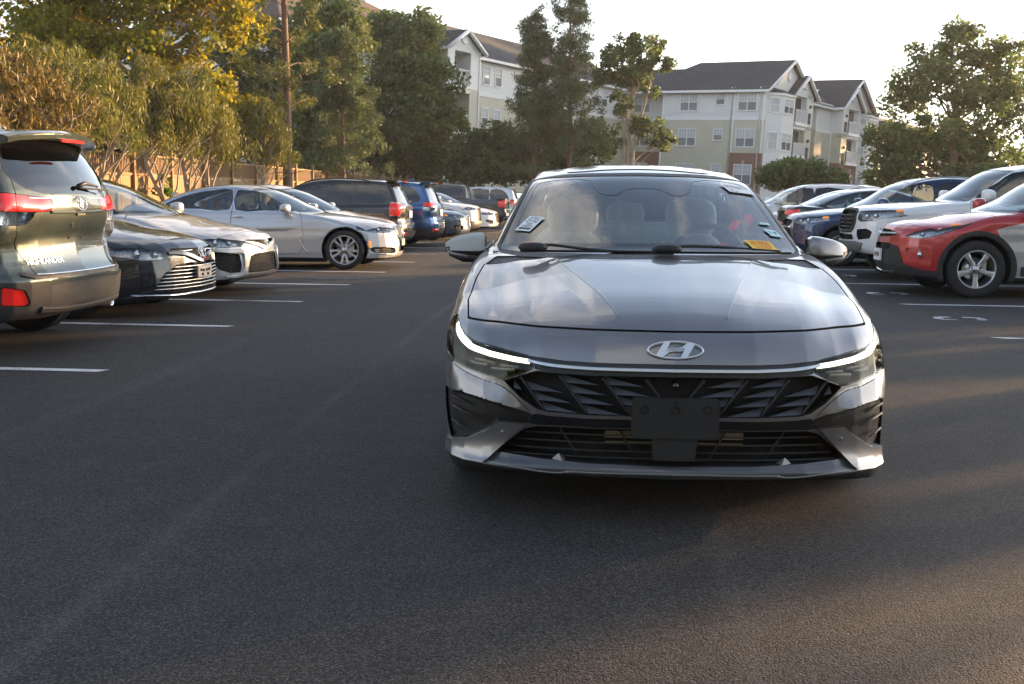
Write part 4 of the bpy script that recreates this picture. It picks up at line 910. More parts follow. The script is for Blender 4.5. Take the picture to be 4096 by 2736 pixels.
def shingles(name, col):
    m = bpy.data.materials.new(name); m.use_nodes = True; t = m.node_tree; b = t.nodes['Principled BSDF']; tcn = N(t, 'ShaderNodeTexCoord'); s_ = N(t, 'ShaderNodeSeparateXYZ'); L(t, tcn.outputs['Object'], s_.inputs[0])
    c = N(t, 'ShaderNodeCombineXYZ'); L(t, MATH(t, 'ADD', s_.outputs[0], s_.outputs[1]), c.inputs[0]); L(t, MATH(t, 'MULTIPLY', s_.outputs[2], 2.0), c.inputs[1])
    k_ = N(t, 'ShaderNodeTexBrick'); k_.inputs['Brick Width'].default_value = .33; k_.inputs['Row Height'].default_value = .16; k_.inputs['Mortar Size'].default_value = .012; k_.inputs['Scale'].default_value = 1; k_.inputs['Color1'].default_value = (*col, 1); k_.inputs['Color2'].default_value = (*[v*.72 for v in col], 1); k_.inputs['Mortar'].default_value = (*[v*.5 for v in col], 1); L(t, c.outputs[0], k_.inputs['Vector'])
    nz = N(t, 'ShaderNodeTexNoise'); nz.inputs['Scale'].default_value = .7; nz.inputs['Detail'].default_value = 6; L(t, tcn.outputs['Object'], nz.inputs['Vector']); mx = N(t, 'ShaderNodeVectorMath', operation='SCALE'); L(t, k_.outputs['Color'], mx.inputs[0]); L(t, MATH(t, 'MULTIPLY_ADD', nz.outputs['Fac'], .8, .6), mx.inputs['Scale']); L(t, mx.outputs[0], b.inputs['Base Color']); b.inputs['Roughness'].default_value = .9
    bp = N(t, 'ShaderNodeBump'); bp.inputs['Strength'].default_value = .5; bp.inputs['Distance'].default_value = .02; bp.invert = True; L(t, k_.outputs['Fac'], bp.inputs['Height']); L(t, bp.outputs[0], b.inputs['Normal']); return m
SW = siding('white_siding', (.66, .66, .65)); SBE = siding('beige_siding', (.50, .47, .37)); BRK = bricks('brick'); ROOF = shingles('dark_shingles', (.052, .056, .064)); ROOFB = shingles('brown_shingles', (.12, .085, .068))
TRIM = mat('white_trim', (.72, .72, .72), .5, noise=.06, nscale=3); BLIND = mat('window_blind', (.42, .44, .46), .6, noise=.12, nscale=14); DARKIN = mat('dark_room', (.03, .032, .035), .5, noise=.2); RAILM = mat('white_railing', (.66, .66, .67), .5, noise=.05); STONE = mat('keystone', (.42, .38, .31), .8, noise=.15)
PANE = mat('window_pane', (.16, .18, .20), .06, coat=1.0, noise=.15, nscale=1.5, spec=.9)
UA = R(36)-YAW
class Bldg:
    """local x = along the left-hand face, away; y = along the right-hand face, away; z up. Faces: 'L' (y const, looks -y), 'R' (x const, looks -x)"""
    def __init__(s, name, label, px, Y, tilt=R(2.2)):
        Cn = atY(px[0], px[1], Y); Cn.z = 0
        U = Vector((-math.cos(UA), math.sin(UA), 0)); V = Vector((math.sin(UA), math.cos(UA), 0)); W = Vector((0, 0, 1)); rt = Matrix.Rotation(tilt, 3, Cn.normalized())
        U, V, W = rt@U, rt@V, rt@W
        # frame is left-handed as (U,V,W): mirror local x
        s.root = empty(name, (0, 0, 0), 0, label, 'building'); m = Matrix((-U, V, W)).transposed().to_4x4(); m.translation = Cn; s.root.matrix_world = m
    def P(s, face, a, z, out=0.0, base=0.0):
        return Vector((-a, base-out, z)) if face == 'L' else Vector((-(base-out), a, z))
    def box(s, u0, u1, v0, v1, z0, z1, name, m, mb=None):
        b = mb or MB(); b.box((-u1, v0, z0), (-u0, v1, z1)); return b.build(name, m, s.root) if mb is None else b
    def quad(s, pts, name, m, thick=.12, n=None):
        b = MB(); pts = [Vector((-p[0], p[1], p[2])) for p in pts]; n = n or (pts[1]-pts[0]).cross(pts[2]-pts[0]).normalized(); k_ = len(pts)
        b.add(pts+[p-n*thick for p in pts], [tuple(range(k_)), tuple(range(2*k_-1, k_-1, -1))]+[(i, i+k_, (i+1) % k_+k_, (i+1) % k_) for i in range(k_)]); return b.build(name, m, s.root)
    def slab(s, face, a0, a1, z0, z1, o0, o1, m, base=0.0, mb=None, name='trim', parent=None):
        p = [s.P(face, a, z, o, base) for a in (a0, a1) for z in (z0, z1) for o in (o0, o1)]
        lo = Vector((min(q.x for q in p), min(q.y for q in p), min(q.z for q in p))); hi = Vector((max(q.x for q in p), max(q.y for q in p), max(q.z for q in p)))
        b = mb or MB(); b.box(lo, hi); return b if mb is not None else b.build(name, m, parent or s.root)
    def window(s, face, a0, a1, z0, z1, base=0.0, n=2, lit=False, blind=True):
        fr = MB(); t = .075
        s.slab(face, a0-t, a0, z0-t, z1+t, -.02, .05, None, base, fr); s.slab(face, a1, a1+t, z0-t, z1+t, -.02, .05, None, base, fr); s.slab(face, a0, a1, z1, z1+t, -.02, .05, None, base, fr); s.slab(face, a0-.03, a1+.03, z0-t-.02, z0, -.02, .075, None, base, fr)
        w = (a1-a0)/n; zm = .5*(z0+z1)
        for i in range(1, n): s.slab(face, a0+w*i-.035, a0+w*i+.035, z0, z1, -.02, .045, None, base, fr)
        s.slab(face, a0, a1, zm-.025, zm+.025, -.02, .035, None, base, fr); o = fr.build('window', TRIM, s.root)
        for i in range(n):
            x0 = a0+w*i+.03; x1 = a0+w*(i+1)-.03
            s.slab(face, x0, x1, z0, zm, -.03, .006, PANE, base, None, 'pane', o); s.slab(face, x0, x1, zm, z1, -.03, .012, PANE, base, None, 'pane', o)
            g = MB()
            for j in (1, 2): s.slab(face, x0+(x1-x0)*j/3-.012, x0+(x1-x0)*j/3+.012, zm, z1, .012, .022, None, base, g)
            s.slab(face, x0, x1, .5*(zm+z1)-.012, .5*(zm+z1)+.012, .012, .023, None, base, g); g.build('muntin', TRIM, o)
            if blind: s.slab(face, x0, x1, zm+.02, z1-.01, .0125, .016, BLIND, base, None, 'blind', o)
        return o
    def balcony(s, face, a0, a1, z0, z1, base=0.0, depth=1.4):
        # dark recess with door, railing in front
        r_ = s.slab(face, a0, a1, z0, z1, -.02, .010, DARKIN if False else SW, base, None, 'balcony_back')
        o = s.slab(face, a0+.35*(a1-a0), a1-.08*(a1-a0), z0, z0+2.05, .011, .05, DARKIN, base, None, 'balcony_door', r_)
        b = MB(); n = int((a1-a0)/.115)
        for i in range(n+1): a = a0+(a1-a0)*i/n; s.slab(face, a-.016, a+.016, z0+.06, z0+1.0, depth-.05, depth-.02, None, base, b)
        s.slab(face, a0, a1, z0+1.0, z0+1.06, depth-.07, depth, None, base, b); s.slab(face, a0, a1, z0+.02, z0+.07, depth-.06, depth-.01, None, base, b); b.build('railing', RAILM, s.root)['kind'] = 'stuff'
        s.slab(face, a0-.1, a1+.1, z0-.22, z0, 0.0, depth+.02, TRIM, base, None, 'balcony_floor')
    def gable_roof(s, axis, a0, a1, b0, b1, ze, zr, m, over=.35, name='roof', gm=None, hip0=0, hip1=0):
        """ridge along axis ('u' or 'v') from a0 to a1; eaves at b0,b1"""
        bm_ = .5*(b0+b1); sl = (zr-ze)/(bm_-b0)
        def pt(a, b, z): return (a, b, z) if axis == 'u' else (b, a, z)
        e0, e1 = b0-over, b1+over; zo = ze-over*sl; A0, A1 = a0-(0 if hip0 else over), a1+(0 if hip1 else over)
        rf = empty(name); rf.parent = s.root
        for (e, sg) in ((e0, 1), (e1, -1)):
            P_ = [pt(A0, e, zo), pt(A1, e, zo), pt(A1-hip1, bm_, zr), pt(A0+hip0, bm_, zr)]; n_ = Vector((0, 0, 1))
            o = s.quad(P_, 'roof_slope', m, .16, n=Vector((0, 0, 1))); o.parent = rf
            g = MB(); q0 = Vector(pt(A0, e, zo)); q1 = Vector(pt(A1, e, zo)); lo = (-max(q0.x, q1.x)-.07, min(q0.y, q1.y)-.07, zo-.20); hi = (-min(q0.x, q1.x)+.07, max(q0.y, q1.y)+.07, zo-.02); g.box(lo, hi); g.build('gutter', TRIM, rf)
        for (A, hp, sg) in ((A0, hip0, 1), (A1, hip1, -1)):
            if hp:
                o = s.quad([pt(A, e0, zo), pt(A, e1, zo), pt(A+sg*hp, bm_, zr)], 'roof_hip', m, .16, n=Vector((0, 0, 1))); o.parent = rf
            elif gm:
                ai = A+sg*over
                o = s.quad([pt(ai, b0, ze-.05), pt(ai, b1, ze-.05), pt(ai, bm_, zr-.14)], 'gable_wall', gm, .1, n=Vector((-1, 0, 0)) if False else None); o.parent = rf
                bb = MB()
                for e in (e0, e1):
                    p0 = Vector(pt(A-sg*.02, e, zo)); p1 = Vector(pt(A-sg*.02, bm_, zr)); q = [Vector((-p.x, p.y, p.z-.10)) for p in (p0, p1)]; bb.tube(q, .16, 4, flat=.75)
                bb.build('barge_board', TRIM, rf)
                c = Vector(pt(ai-sg*.02, bm_, ze+.48*(zr-ze))); ax = Matrix.Rotation(R(90), 4, 'X' if axis == 'v' else 'Y'); lv = MB(); lv.lathe([(.0, .04), (.26, .04), (.30, .06), (.36, .06), (.36, -.06), (.30, -.06), (.26, -.04), (.0, -.04)], 24, Matrix.Translation((-c.x, c.y, c.z))@ax); lv.build('gable_vent', TRIM, rf)
        return rf
def bay(B, a0, a1, out, z0, z1, floors, roof=True):
    """three-sided bay on the R face"""
    d = .9; pts = [(a0, 0), (a0+d, out), (a1-d, out), (a1, 0)]
    b = MB(); V = [Vector((o, a, z)) for z in (z0, z1) for a, o in pts]; b.add(V, [(0, 1, 5, 4), (1, 2, 6, 5), (2, 3, 7, 6), (4, 5, 6, 7), (0, 3, 2, 1)]); b.build('bay_wall', SW, B.root)
    for (zf0, zf1) in floors:
        B.window('R', a0+d+.18, a1-d-.18, zf0, zf1, -out if False else 0.0-out, 2)
        # slanted side window
        p0 = Vector((.0, a0, 0)); p1 = Vector((out, a0+d, 0)); dr = (p1-p0).normalized(); nn = Vector((dr.y, -dr.x, 0)); L_ = (p1-p0).length
        fr = MB()
        def sl(c0, c1, zz0, zz1, o0, o1, mb): mb.add([p0+dr*c+nn*o+Vector((0, 0, z)) for c in (c0, c1) for z in (zz0, zz1) for o in (o0, o1)], [(0, 1, 3, 2), (4, 6, 7, 5), (0, 4, 5, 1), (2, 3, 7, 6), (0, 2, 6, 4), (1, 5, 7, 3)])
        m_ = L_*.5; h = .33; sl(m_-h-.07, m_-h, zf0-.07, zf1+.07, 0, .05, fr); sl(m_+h, m_+h+.07, zf0-.07, zf1+.07, 0, .05, fr); sl(m_-h, m_+h, zf1, zf1+.07, 0, .05, fr); sl(m_-h, m_+h, zf0-.08, zf0, 0, .06, fr); sl(m_-h, m_+h, .5*(zf0+zf1)-.025, .5*(zf0+zf1)+.025, 0, .04, fr)
        o = fr.build('window', TRIM, B.root); pn = MB(); sl(m_-h, m_+h, zf0, zf1, 0, .012, pn); pn.build('pane', PANE, o)
        pn = MB(); sl(m_-h+.02, m_+h-.02, .5*(zf0+zf1)+.03, zf1-.01, .0125, .016, pn); pn.build('blind', BLIND, o)
    b = MB(); V = [Vector((o*1.0+(.12 if o else 0), a, z)) for z in (z1-.02, z1+.16) for a, o in [(a0-.1, 0), (a0+d-.05, out), (a1-d+.05, out), (a1+.1, 0)]]; b.add(V, [(0, 1, 5, 4), (1, 2, 6, 5), (2, 3, 7, 6), (4, 5, 6, 7), (0, 3, 2, 1)]); b.build('bay_cornice', TRIM, B.root)
    b = MB(); V = [Vector((o+(.15 if o else 0), a, z1+.16)) for a, o in pts]+[Vector((0, a0+d, z1+.62)), Vector((0, a1-d, z1+.62))]; b.add(V, [(0, 1, 4), (1, 2, 5, 4), (2, 3, 5)]); b.build('bay_roof', ROOF, B.root)
def right_block():
    B = Bldg('apartment_block', 'white and beige three-storey apartment block with bays and balconies right of the pines', (1745*.4363, 200*.4363), 86.)
    zg, zb_, zm, ze = 1.0, 4.7, 7.35, 9.8
    def storeys(u0, u1, v0, v1, brick=True, nm=''):
        B.box(u0, u1, v0, v1, zg, zb_, 'ground_floor_wall', BRK if brick else SBE); B.box(u0, u1, v0, v1, zb_, zm, 'middle_wall', SBE); B.box(u0, u1, v0, v1, zm, ze, 'upper_wall', SW)
    storeys(0, 2.65, 0, 9.0); storeys(2.65, 9.0, .14, 9.0, False); storeys(9.0, 34.0, 1.6, 9.0, True)
    # band boards, corner boards, downpipes on the left face
    for a0, a1, bs in ((0.0, 2.65, 0), (2.65, 9.0, .14), (9.0, 34.0, 1.6)): B.slab('L', a0, a1, zm-.1, zm+.16, 0, .03, TRIM, bs, None, 'band_board')
    for a in (.06, 2.58): B.slab('L', a-.06, a+.06, zb_, ze, 0, .035, TRIM, 0, None, 'corner_board')
    B.slab('L', 8.86, 9.0, zg, ze, .0, .035, TRIM, .14, None, 'corner_board')
    for a, bs in ((2.80, .14), (.32, 0.0)):
        b = MB(); b.tube([B.P('L', a, zg, .08, bs), B.P('L', a, ze-.2, .08, bs), B.P('L', a, ze-.05, .3, bs)], .055, 6); b.build('downpipe', TRIM, B.root)
    for z0, z1 in ((8.02, 9.33), (5.22, 6.52)):
        B.window('L', 5.85, 7.35, z0, z1, .14); B.window('L', 3.48, 4.20, z0+.48, z1, .14, 1); B.window('L', .70, 2.20, z0, z1, 0)
    B.window('L', .75, 2.15, 2.3, 3.75, 0); b = B.slab('L', 1.36, 1.56, 3.84, 4.12, 0, .06, STONE, 0, None, 'keystone')
    B.window('L', 3.48, 4.20, 2.9, 3.7, .14, 1); B.window('L', 5.85, 7.35, 2.4, 3.7, .14)
    for a in (11.0, 15.0, 19.5, 24.0, 28.5):
        for z0 in (8.02, 5.22, 2.4): B.window('L', a, a+1.5, z0, z0+1.3, 1.6)
    # a balcony bay on the long left wing
    for a in (12.9, 21.5):
        B.box(a, a+4.4, .3, 1.6, zg, ze, 'balcony_wing', SW)
        for z0 in (7.6, 4.9): B.balcony('L', a+.7, a+3.6, z0, z0+2.0, .3, .9)
        B.gable_roof('v', .3, 3.5, a, a+4.4, ze, ze+1.6, ROOF, .3, gm=SW)
    # roofs
    B.gable_roof('u', 0, 12.0, 0, 9.0, ze, 12.35, ROOF, .4, gm=SW, hip1=4.0)
    B.gable_roof('u', 9.0, 34.0, 1.6, 9.4, ze, 12.0, ROOF, .4, hip0=0, hip1=4.0)
    pass
    # right-hand face of the near wing
    bay(B, .35, 4.35, 1.0, zg, 9.25, [(7.95, 9.0), (5.1, 6.35), (2.2, 3.5)])
    B.box(-.55, .0, 4.45, 8.75, zg, zb_, 'porch_brick', BRK)
    for z0 in (7.45, 4.8):
        B.balcony('R', 4.75, 7.25, z0, z0+2.15, -.1, .62)
    for a0, a1 in ((4.45, 4.75), (7.25, 8.75)):
        B.box(-.55, 0, a0, a1, zb_, zm, 'balcony_pier', SBE if a0 > 5 else TRIM); B.box(-.55, 0, a0, a1, zm, ze, 'balcony_pier', SW if a0 > 5 else TRIM)
    B.box(-.55, 0, 4.45, 8.75, 9.6, ze, 'lintel', TRIM); B.box(-.55, 0, 4.45, 8.75, 6.95, 7.24, 'lintel', TRIM)
    B.gable_roof('u', -.55, 2.5, 4.35, 8.85, ze, 11.35, ROOF, .3, gm=SW)
    for z in (8.5, 5.7): B.slab('R', 7.75, 8.25, z-1.0, z-.1, 0, .06, GREYPL, -.55, None, 'wall_unit'); B.slab('R', 7.9, 8.1, z+.3, z+.55, 0, .18, DALU, -.55, None, 'wall_lamp')
    # linking range
    storeys(1.2, 9.0, 9.0, 12.2, True); storeys(.4, 9.0, 12.2, 16.2, True)
    for z0 in (8.0, 5.2): B.window('R', 9.3, 10.9, z0, z0+1.25, 1.2)
    for bs, a0, a1 in ((1.2, 9.0, 12.2), (.4, 12.2, 16.2)): B.slab('R', a0, a1, zm-.1, zm+.16, 0, .03, TRIM, bs, None, 'band_board')
    b = MB(); b.tube([B.P('R', 15.9, zg, .08, .4), B.P('R', 15.9, ze-.1, .08, .4)], .055, 6); b.build('downpipe', TRIM, B.root)
    B.gable_roof('v', 8.0, 17.0, .4, 9.0, ze-.1, 12.2, ROOF, .35)
    # far wing
    storeys(0, 9.0, 16.2, 26.0, True)
    for z0 in (7.45, 4.8): B.balcony('R', 17.6, 20.4, z0, z0+2.15, -.1, .62)
    B.box(-.55, 0, 16.2, 20.9, zg, zb_, 'porch_brick', BRK)
    for a0, a1 in ((16.2, 17.6), (20.4, 20.9)):
        B.box(-.55, 0, a0, a1, zb_, zm, 'balcony_pier', SBE if a0 < 17 else TRIM); B.box(-.55, 0, a0, a1, zm, ze, 'balcony_pier', SW if a0 < 17 else TRIM)
    B.box(-.55, 0, 16.2, 20.9, 9.6, ze, 'lintel', TRIM); B.box(-.55, 0, 16.2, 20.9, 6.95, 7.24, 'lintel', TRIM)
    for z in (8.5, 5.7): B.slab('R', 16.7, 17.2, z-1.0, z-.1, 0, .06, GREYPL, -.55, None, 'wall_unit'); B.slab('R', 16.85, 17.05, z+.3, z+.55, 0, .18, DALU, -.55, None, 'wall_lamp')
    bb = MB(); arch = [(18.0+.0, zg), (18.0, 3.0)]+[(19.1-1.1*math.cos(t), 3.0+.9*math.sin(t)) for t in np.linspace(0, math.pi, 13)]+[(20.2, zg)]; bb.prism(arch, .55, .62, lambda u, v, w: Vector((w, u, v))); bb.build('arched_doorway', DARKIN, B.root); B.slab('R', 19.0, 19.2, 3.95, 4.25, 0, .08, STONE, -.55, None, 'keystone')
    bay(B, 21.2, 25.6, 1.0, zg, 9.25, [(7.95, 9.0), (5.1, 6.35), (2.2, 3.5)])
    B.gable_roof('u', -.55, 2.5, 16.1, 21.0, ze, 11.5, ROOF, .3, gm=SW); B.gable_roof('u', 0, 9.0, 16.4, 26.0, ze, 12.6, ROOF, .4, gm=SW)
right_block()
def left_block():
    B = Bldg('apartment_block', 'white gabled apartment block with a brown roof behind the oak', ((1300+1008/1.677)/4, 600/1.677/4), 76.)
    zg, zb_, zm, ze = 1.6, 5.4, 8.3, 10.95
    B.box(0, 9, -.5, 24, zg, zb_, 'ground_floor_wall', SBE); B.box(0, 9, -.5, 24, zb_, zm, 'middle_wall', SBE); B.box(0, 9, -.5, 24, zm, ze, 'upper_wall', SW)
    B.slab('R', -.5, 24, zm-.15, zm+.15, 0, .03, TRIM, 0, None, 'band_board')
    for a in (.3, 1.70, 5.0, 6.4, 10.0, 11.4, 15, 16.4):
        for z0 in (9.02, 6.1): B.window('R', a, a+.72, z0, z0+1.22, 0, 1)
    # gabled balcony tower, standing forward
    B.box(-1.2, 0, -5.1, -4.35, zg, ze, 'balcony_pier', SW); B.box(-1.2, 0, -2.65, -1.7, zm, ze, 'balcony_pier', SW); B.box(-1.2, 0, -2.65, -1.7, zg, zm, 'balcony_pier', SBE); B.box(-1.2, 0, -4.35, -2.65, 10.65, ze, 'lintel', SW); B.box(-1.2, 0, -4.35, -2.65, 8.0, 8.45, 'lintel', TRIM); B.box(0, 9, -5.1, -.5, zg, ze, 'tower_wall', SW)
    for z0 in (8.45, 5.5): B.balcony('R', -4.3, -2.7, z0, z0+2.1, 0, 1.15)
    B.slab('R', -1.72, -1.62, zg, ze, 0, .05, TRIM, -1.2, None, 'corner_board')
    B.gable_roof('u', -1.2, 3.0, -5.15, -1.65, ze, 12.1, ROOF, .3, gm=SW)
    B.gable_roof('v', -1.5, 24, 0, 9, ze, 13.4, ROOF, .4, hip1=4)
    B.box(2.5, 20, -16, -.5, zg, 11.2, 'rear_range_wall', SW); B.gable_roof('v', -16.5, 3.0, 2.5, 17.0, 11.2, 15.3, ROOFB, .4, hip0=6, hip1=7)
    b = MB()
    for u, v in ((8.5, -9), (8.5, -6.5), (8.5, -3)): b.tube([(-u, v, 14.2), (-u, v, 15.9)], .05, 6)
    b.build('roof_vent', DALU, B.root)['kind'] = 'stuff'
left_block()
def far_block():
    B = Bldg('apartment_block', 'far apartment block with a long dark roof behind the spreading oak', (860, 150), 112.)
    B.box(0, 10, -4, 60, 1, 7.4, 'wall', SW); B.gable_roof('v', -4, 60, 0, 10, 7.4, 10.9, ROOF, .4, hip0=3)
    for v in (2, 16, 30, 44):
        B.box(-.8, 0, v, v+5, 1, 7.4, 'wing_wall', SW); B.gable_roof('u', -.8, 3, v, v+5, 7.4, 9.4, ROOF, .3, gm=SW); B.window('R', v+1.6, v+3.4, 5.4, 6.8, -.8); B.window('R', v+7, v+8.6, 5.4, 6.8, 0); B.window('R', v+7, v+8.6, 2.6, 4.0, 0); B.window('R', v+1.6, v+3.4, 2.6, 4.0, -.8)
far_block()
# ================================================================== parked cars
def sedan_spec(L_=4.88, hw=.92, h=1.445, nose_z=.72, belt=.95, front=None, wb=(.98, 3.80), r=.335, ra=None, cowl=1.2, **kw):
    q = L_/4.88; hz = h-1.445; c = cowl-1.2
    low = [(.12, .185), (.04, .205), (.0, .28), (-.002, .40), (.008, .52), (.03, nose_z-.10), (.075, nose_z-.035), (.17, nose_z+.015), (.4, nose_z+.075), (.8, belt-.08), (1.15+c, belt-.012), (1.5+c, belt+.02), (2.5*q, belt+.035), (3.7*q, belt+.06), (4.3*q, belt+.105), (4.65*q, belt+.115), (4.78*q, belt+.06), (4.845*q, .85), (4.875*q, .62), (4.83*q, .35), (4.62*q, .21), (.6, .175)]
    gh = [(1.1+c, .86), (1.2+c, belt), (1.6+c, 1.14+hz), (1.95+c, 1.30+hz), (2.15+c, 1.365+hz), (2.5*q+c*.5, 1.43+hz), (2.9*q, 1.44+hz), (3.3*q, 1.41+hz), (3.7*q, 1.32+hz), (4.1*q, 1.17+hz), (4.35*q, belt+.11), (4.42*q, belt), (4.2*q, .86)]
    sp = dict(hw=hw, ztop=h, zb=.17, k=.075, kg=.075, kb=.03, low=low, gh=gh, front=front or ([0, .3, .5, .65, .75, .85, .9], [0, .03, .09, .18, .28, .44, .58]), rear=([0, .5, .75, .9], [0, .04, .13, .30]),
        crown=([0, .25, .8, 1.2, 2, 4.2, 4.8], [.02, .05, .075, .05, .03, .04, .05]), sec=([.1, .2, .3, .45, .6, .72, .85, .95, 1.05], [hw-.06, hw-.025, hw-.012, hw-.008, hw, hw-.006, hw-.03, hw-.065, hw-.11]),
        plan=([0, .6, 1.0, 2.3*q, 3.7*q, 4.4*q, 4.85*q], [1.0, 1, 1.0, .985, 1.0, .965, .92]), ghw=(belt, hw-.10, h-.09, hw-.315, .30, .28, .04), gx=(1.2+c, 4.35*q),
        ghplan=([1.1, 1.6, 2.1, 3.0*q, 3.8*q, 4.4*q], [.94, .98, 1.0, 1.0, .95, .86]), rcrown=.05, wells=[(wb[0], r, ra or r+.05, hw-.30), (wb[1], r, ra or r+.05, hw-.30)])
    sp['flank'] = .007
    sp['wheel'] = (wb, r); sp['h'] = h; sp['belt'] = belt; sp['q'] = q; sp['c'] = c; sp.update(kw); return sp
def suv_spec(L_=4.6, hw=.91, h=1.70, nose_z=.92, belt=1.06, front=None, wb=(.93, 3.60), r=.36, ra=None, zb=.24, rear_x=(.22, .08), roof_drop=.06, cowl=1.15, **kw):
    X = L_; c = cowl-1.15
    low = [(.16, zb), (.06, zb+.03), (.0, zb+.14), (-.002, .52), (.01, nose_z-.2), (.035, nose_z-.09), (.09, nose_z-.02), (.22, nose_z+.03), (.6, nose_z+.09), (1.0+c, belt-.01), (1.4+c, belt+.02), (2.4, belt+.03), (X-.5, belt+.05), (X-.06, belt+.04), (X-.035, .95), (X-.05, .75), (X-.005, .62), (X, .48), (X-.05, zb+.06), (X-.25, zb), (.6, zb-.02)]
    gh = [(1.05+c, .9), (1.15+c, belt), (1.5+c, 1.28+h-1.7), (1.85+c, 1.50+h-1.7), (2.05+c, 1.58+h-1.7), (2.4, h-.035), (2.9, h), (X-1.1, h-.012), (X-.5, h-.045), (X-rear_x[0]-.06, h-roof_drop-.03), (X-rear_x[0]+.0, h-roof_drop-.08), (X-rear_x[1], belt+.10), (X-.07, belt), (X-.12, .9)]
    sp = dict(hw=hw, ztop=h, zb=zb-.02, k=.08, kg=.08, kb=.03, low=low, gh=gh, front=front or ([0, .3, .5, .65, .75, .85, .9], [0, .03, .08, .16, .25, .40, .52]), rear=([0, .5, .7, .8, .9], [0, .03, .09, .15, .28]),
        crown=([0, .25, .8, 1.2, 2, X], [.02, .05, .07, .05, .03, .03]), sec=([.1, .25, .4, .6, .8, .95, 1.08, 1.2], [hw-.06, hw-.02, hw-.006, hw, hw-.006, hw-.02, hw-.06, hw-.10]),
        plan=([0, .6, 1.0, 2.3, X-1.0, X-.4, X], [1.0, 1, 1.0, .988, 1.0, .985, .95]), ghw=(belt, hw-.075, h-.08, hw-.255, .28, .16, .035), gx=(1.15+c, X), ghplan=([1.1, 1.6, 2.1, 3.0, X-.5, X], [.95, .985, 1.0, 1.0, .97, .93]), rcrown=.045,
        wells=[(wb[0], r, ra or r+.055, hw-.30), (wb[1], r, ra or r+.055, hw-.30)])
    sp['wheel'] = (wb, r); sp['h'] = h; sp['belt'] = belt; sp['L'] = X; sp['c'] = c; sp['flank'] = .007; sp.update(kw); return sp
def sym(p): return list(p)+[(-a, b) for a, b in p[::-1]]
def symt(p): return list(p)+[(a, -b) for a, b in p[::-1]]
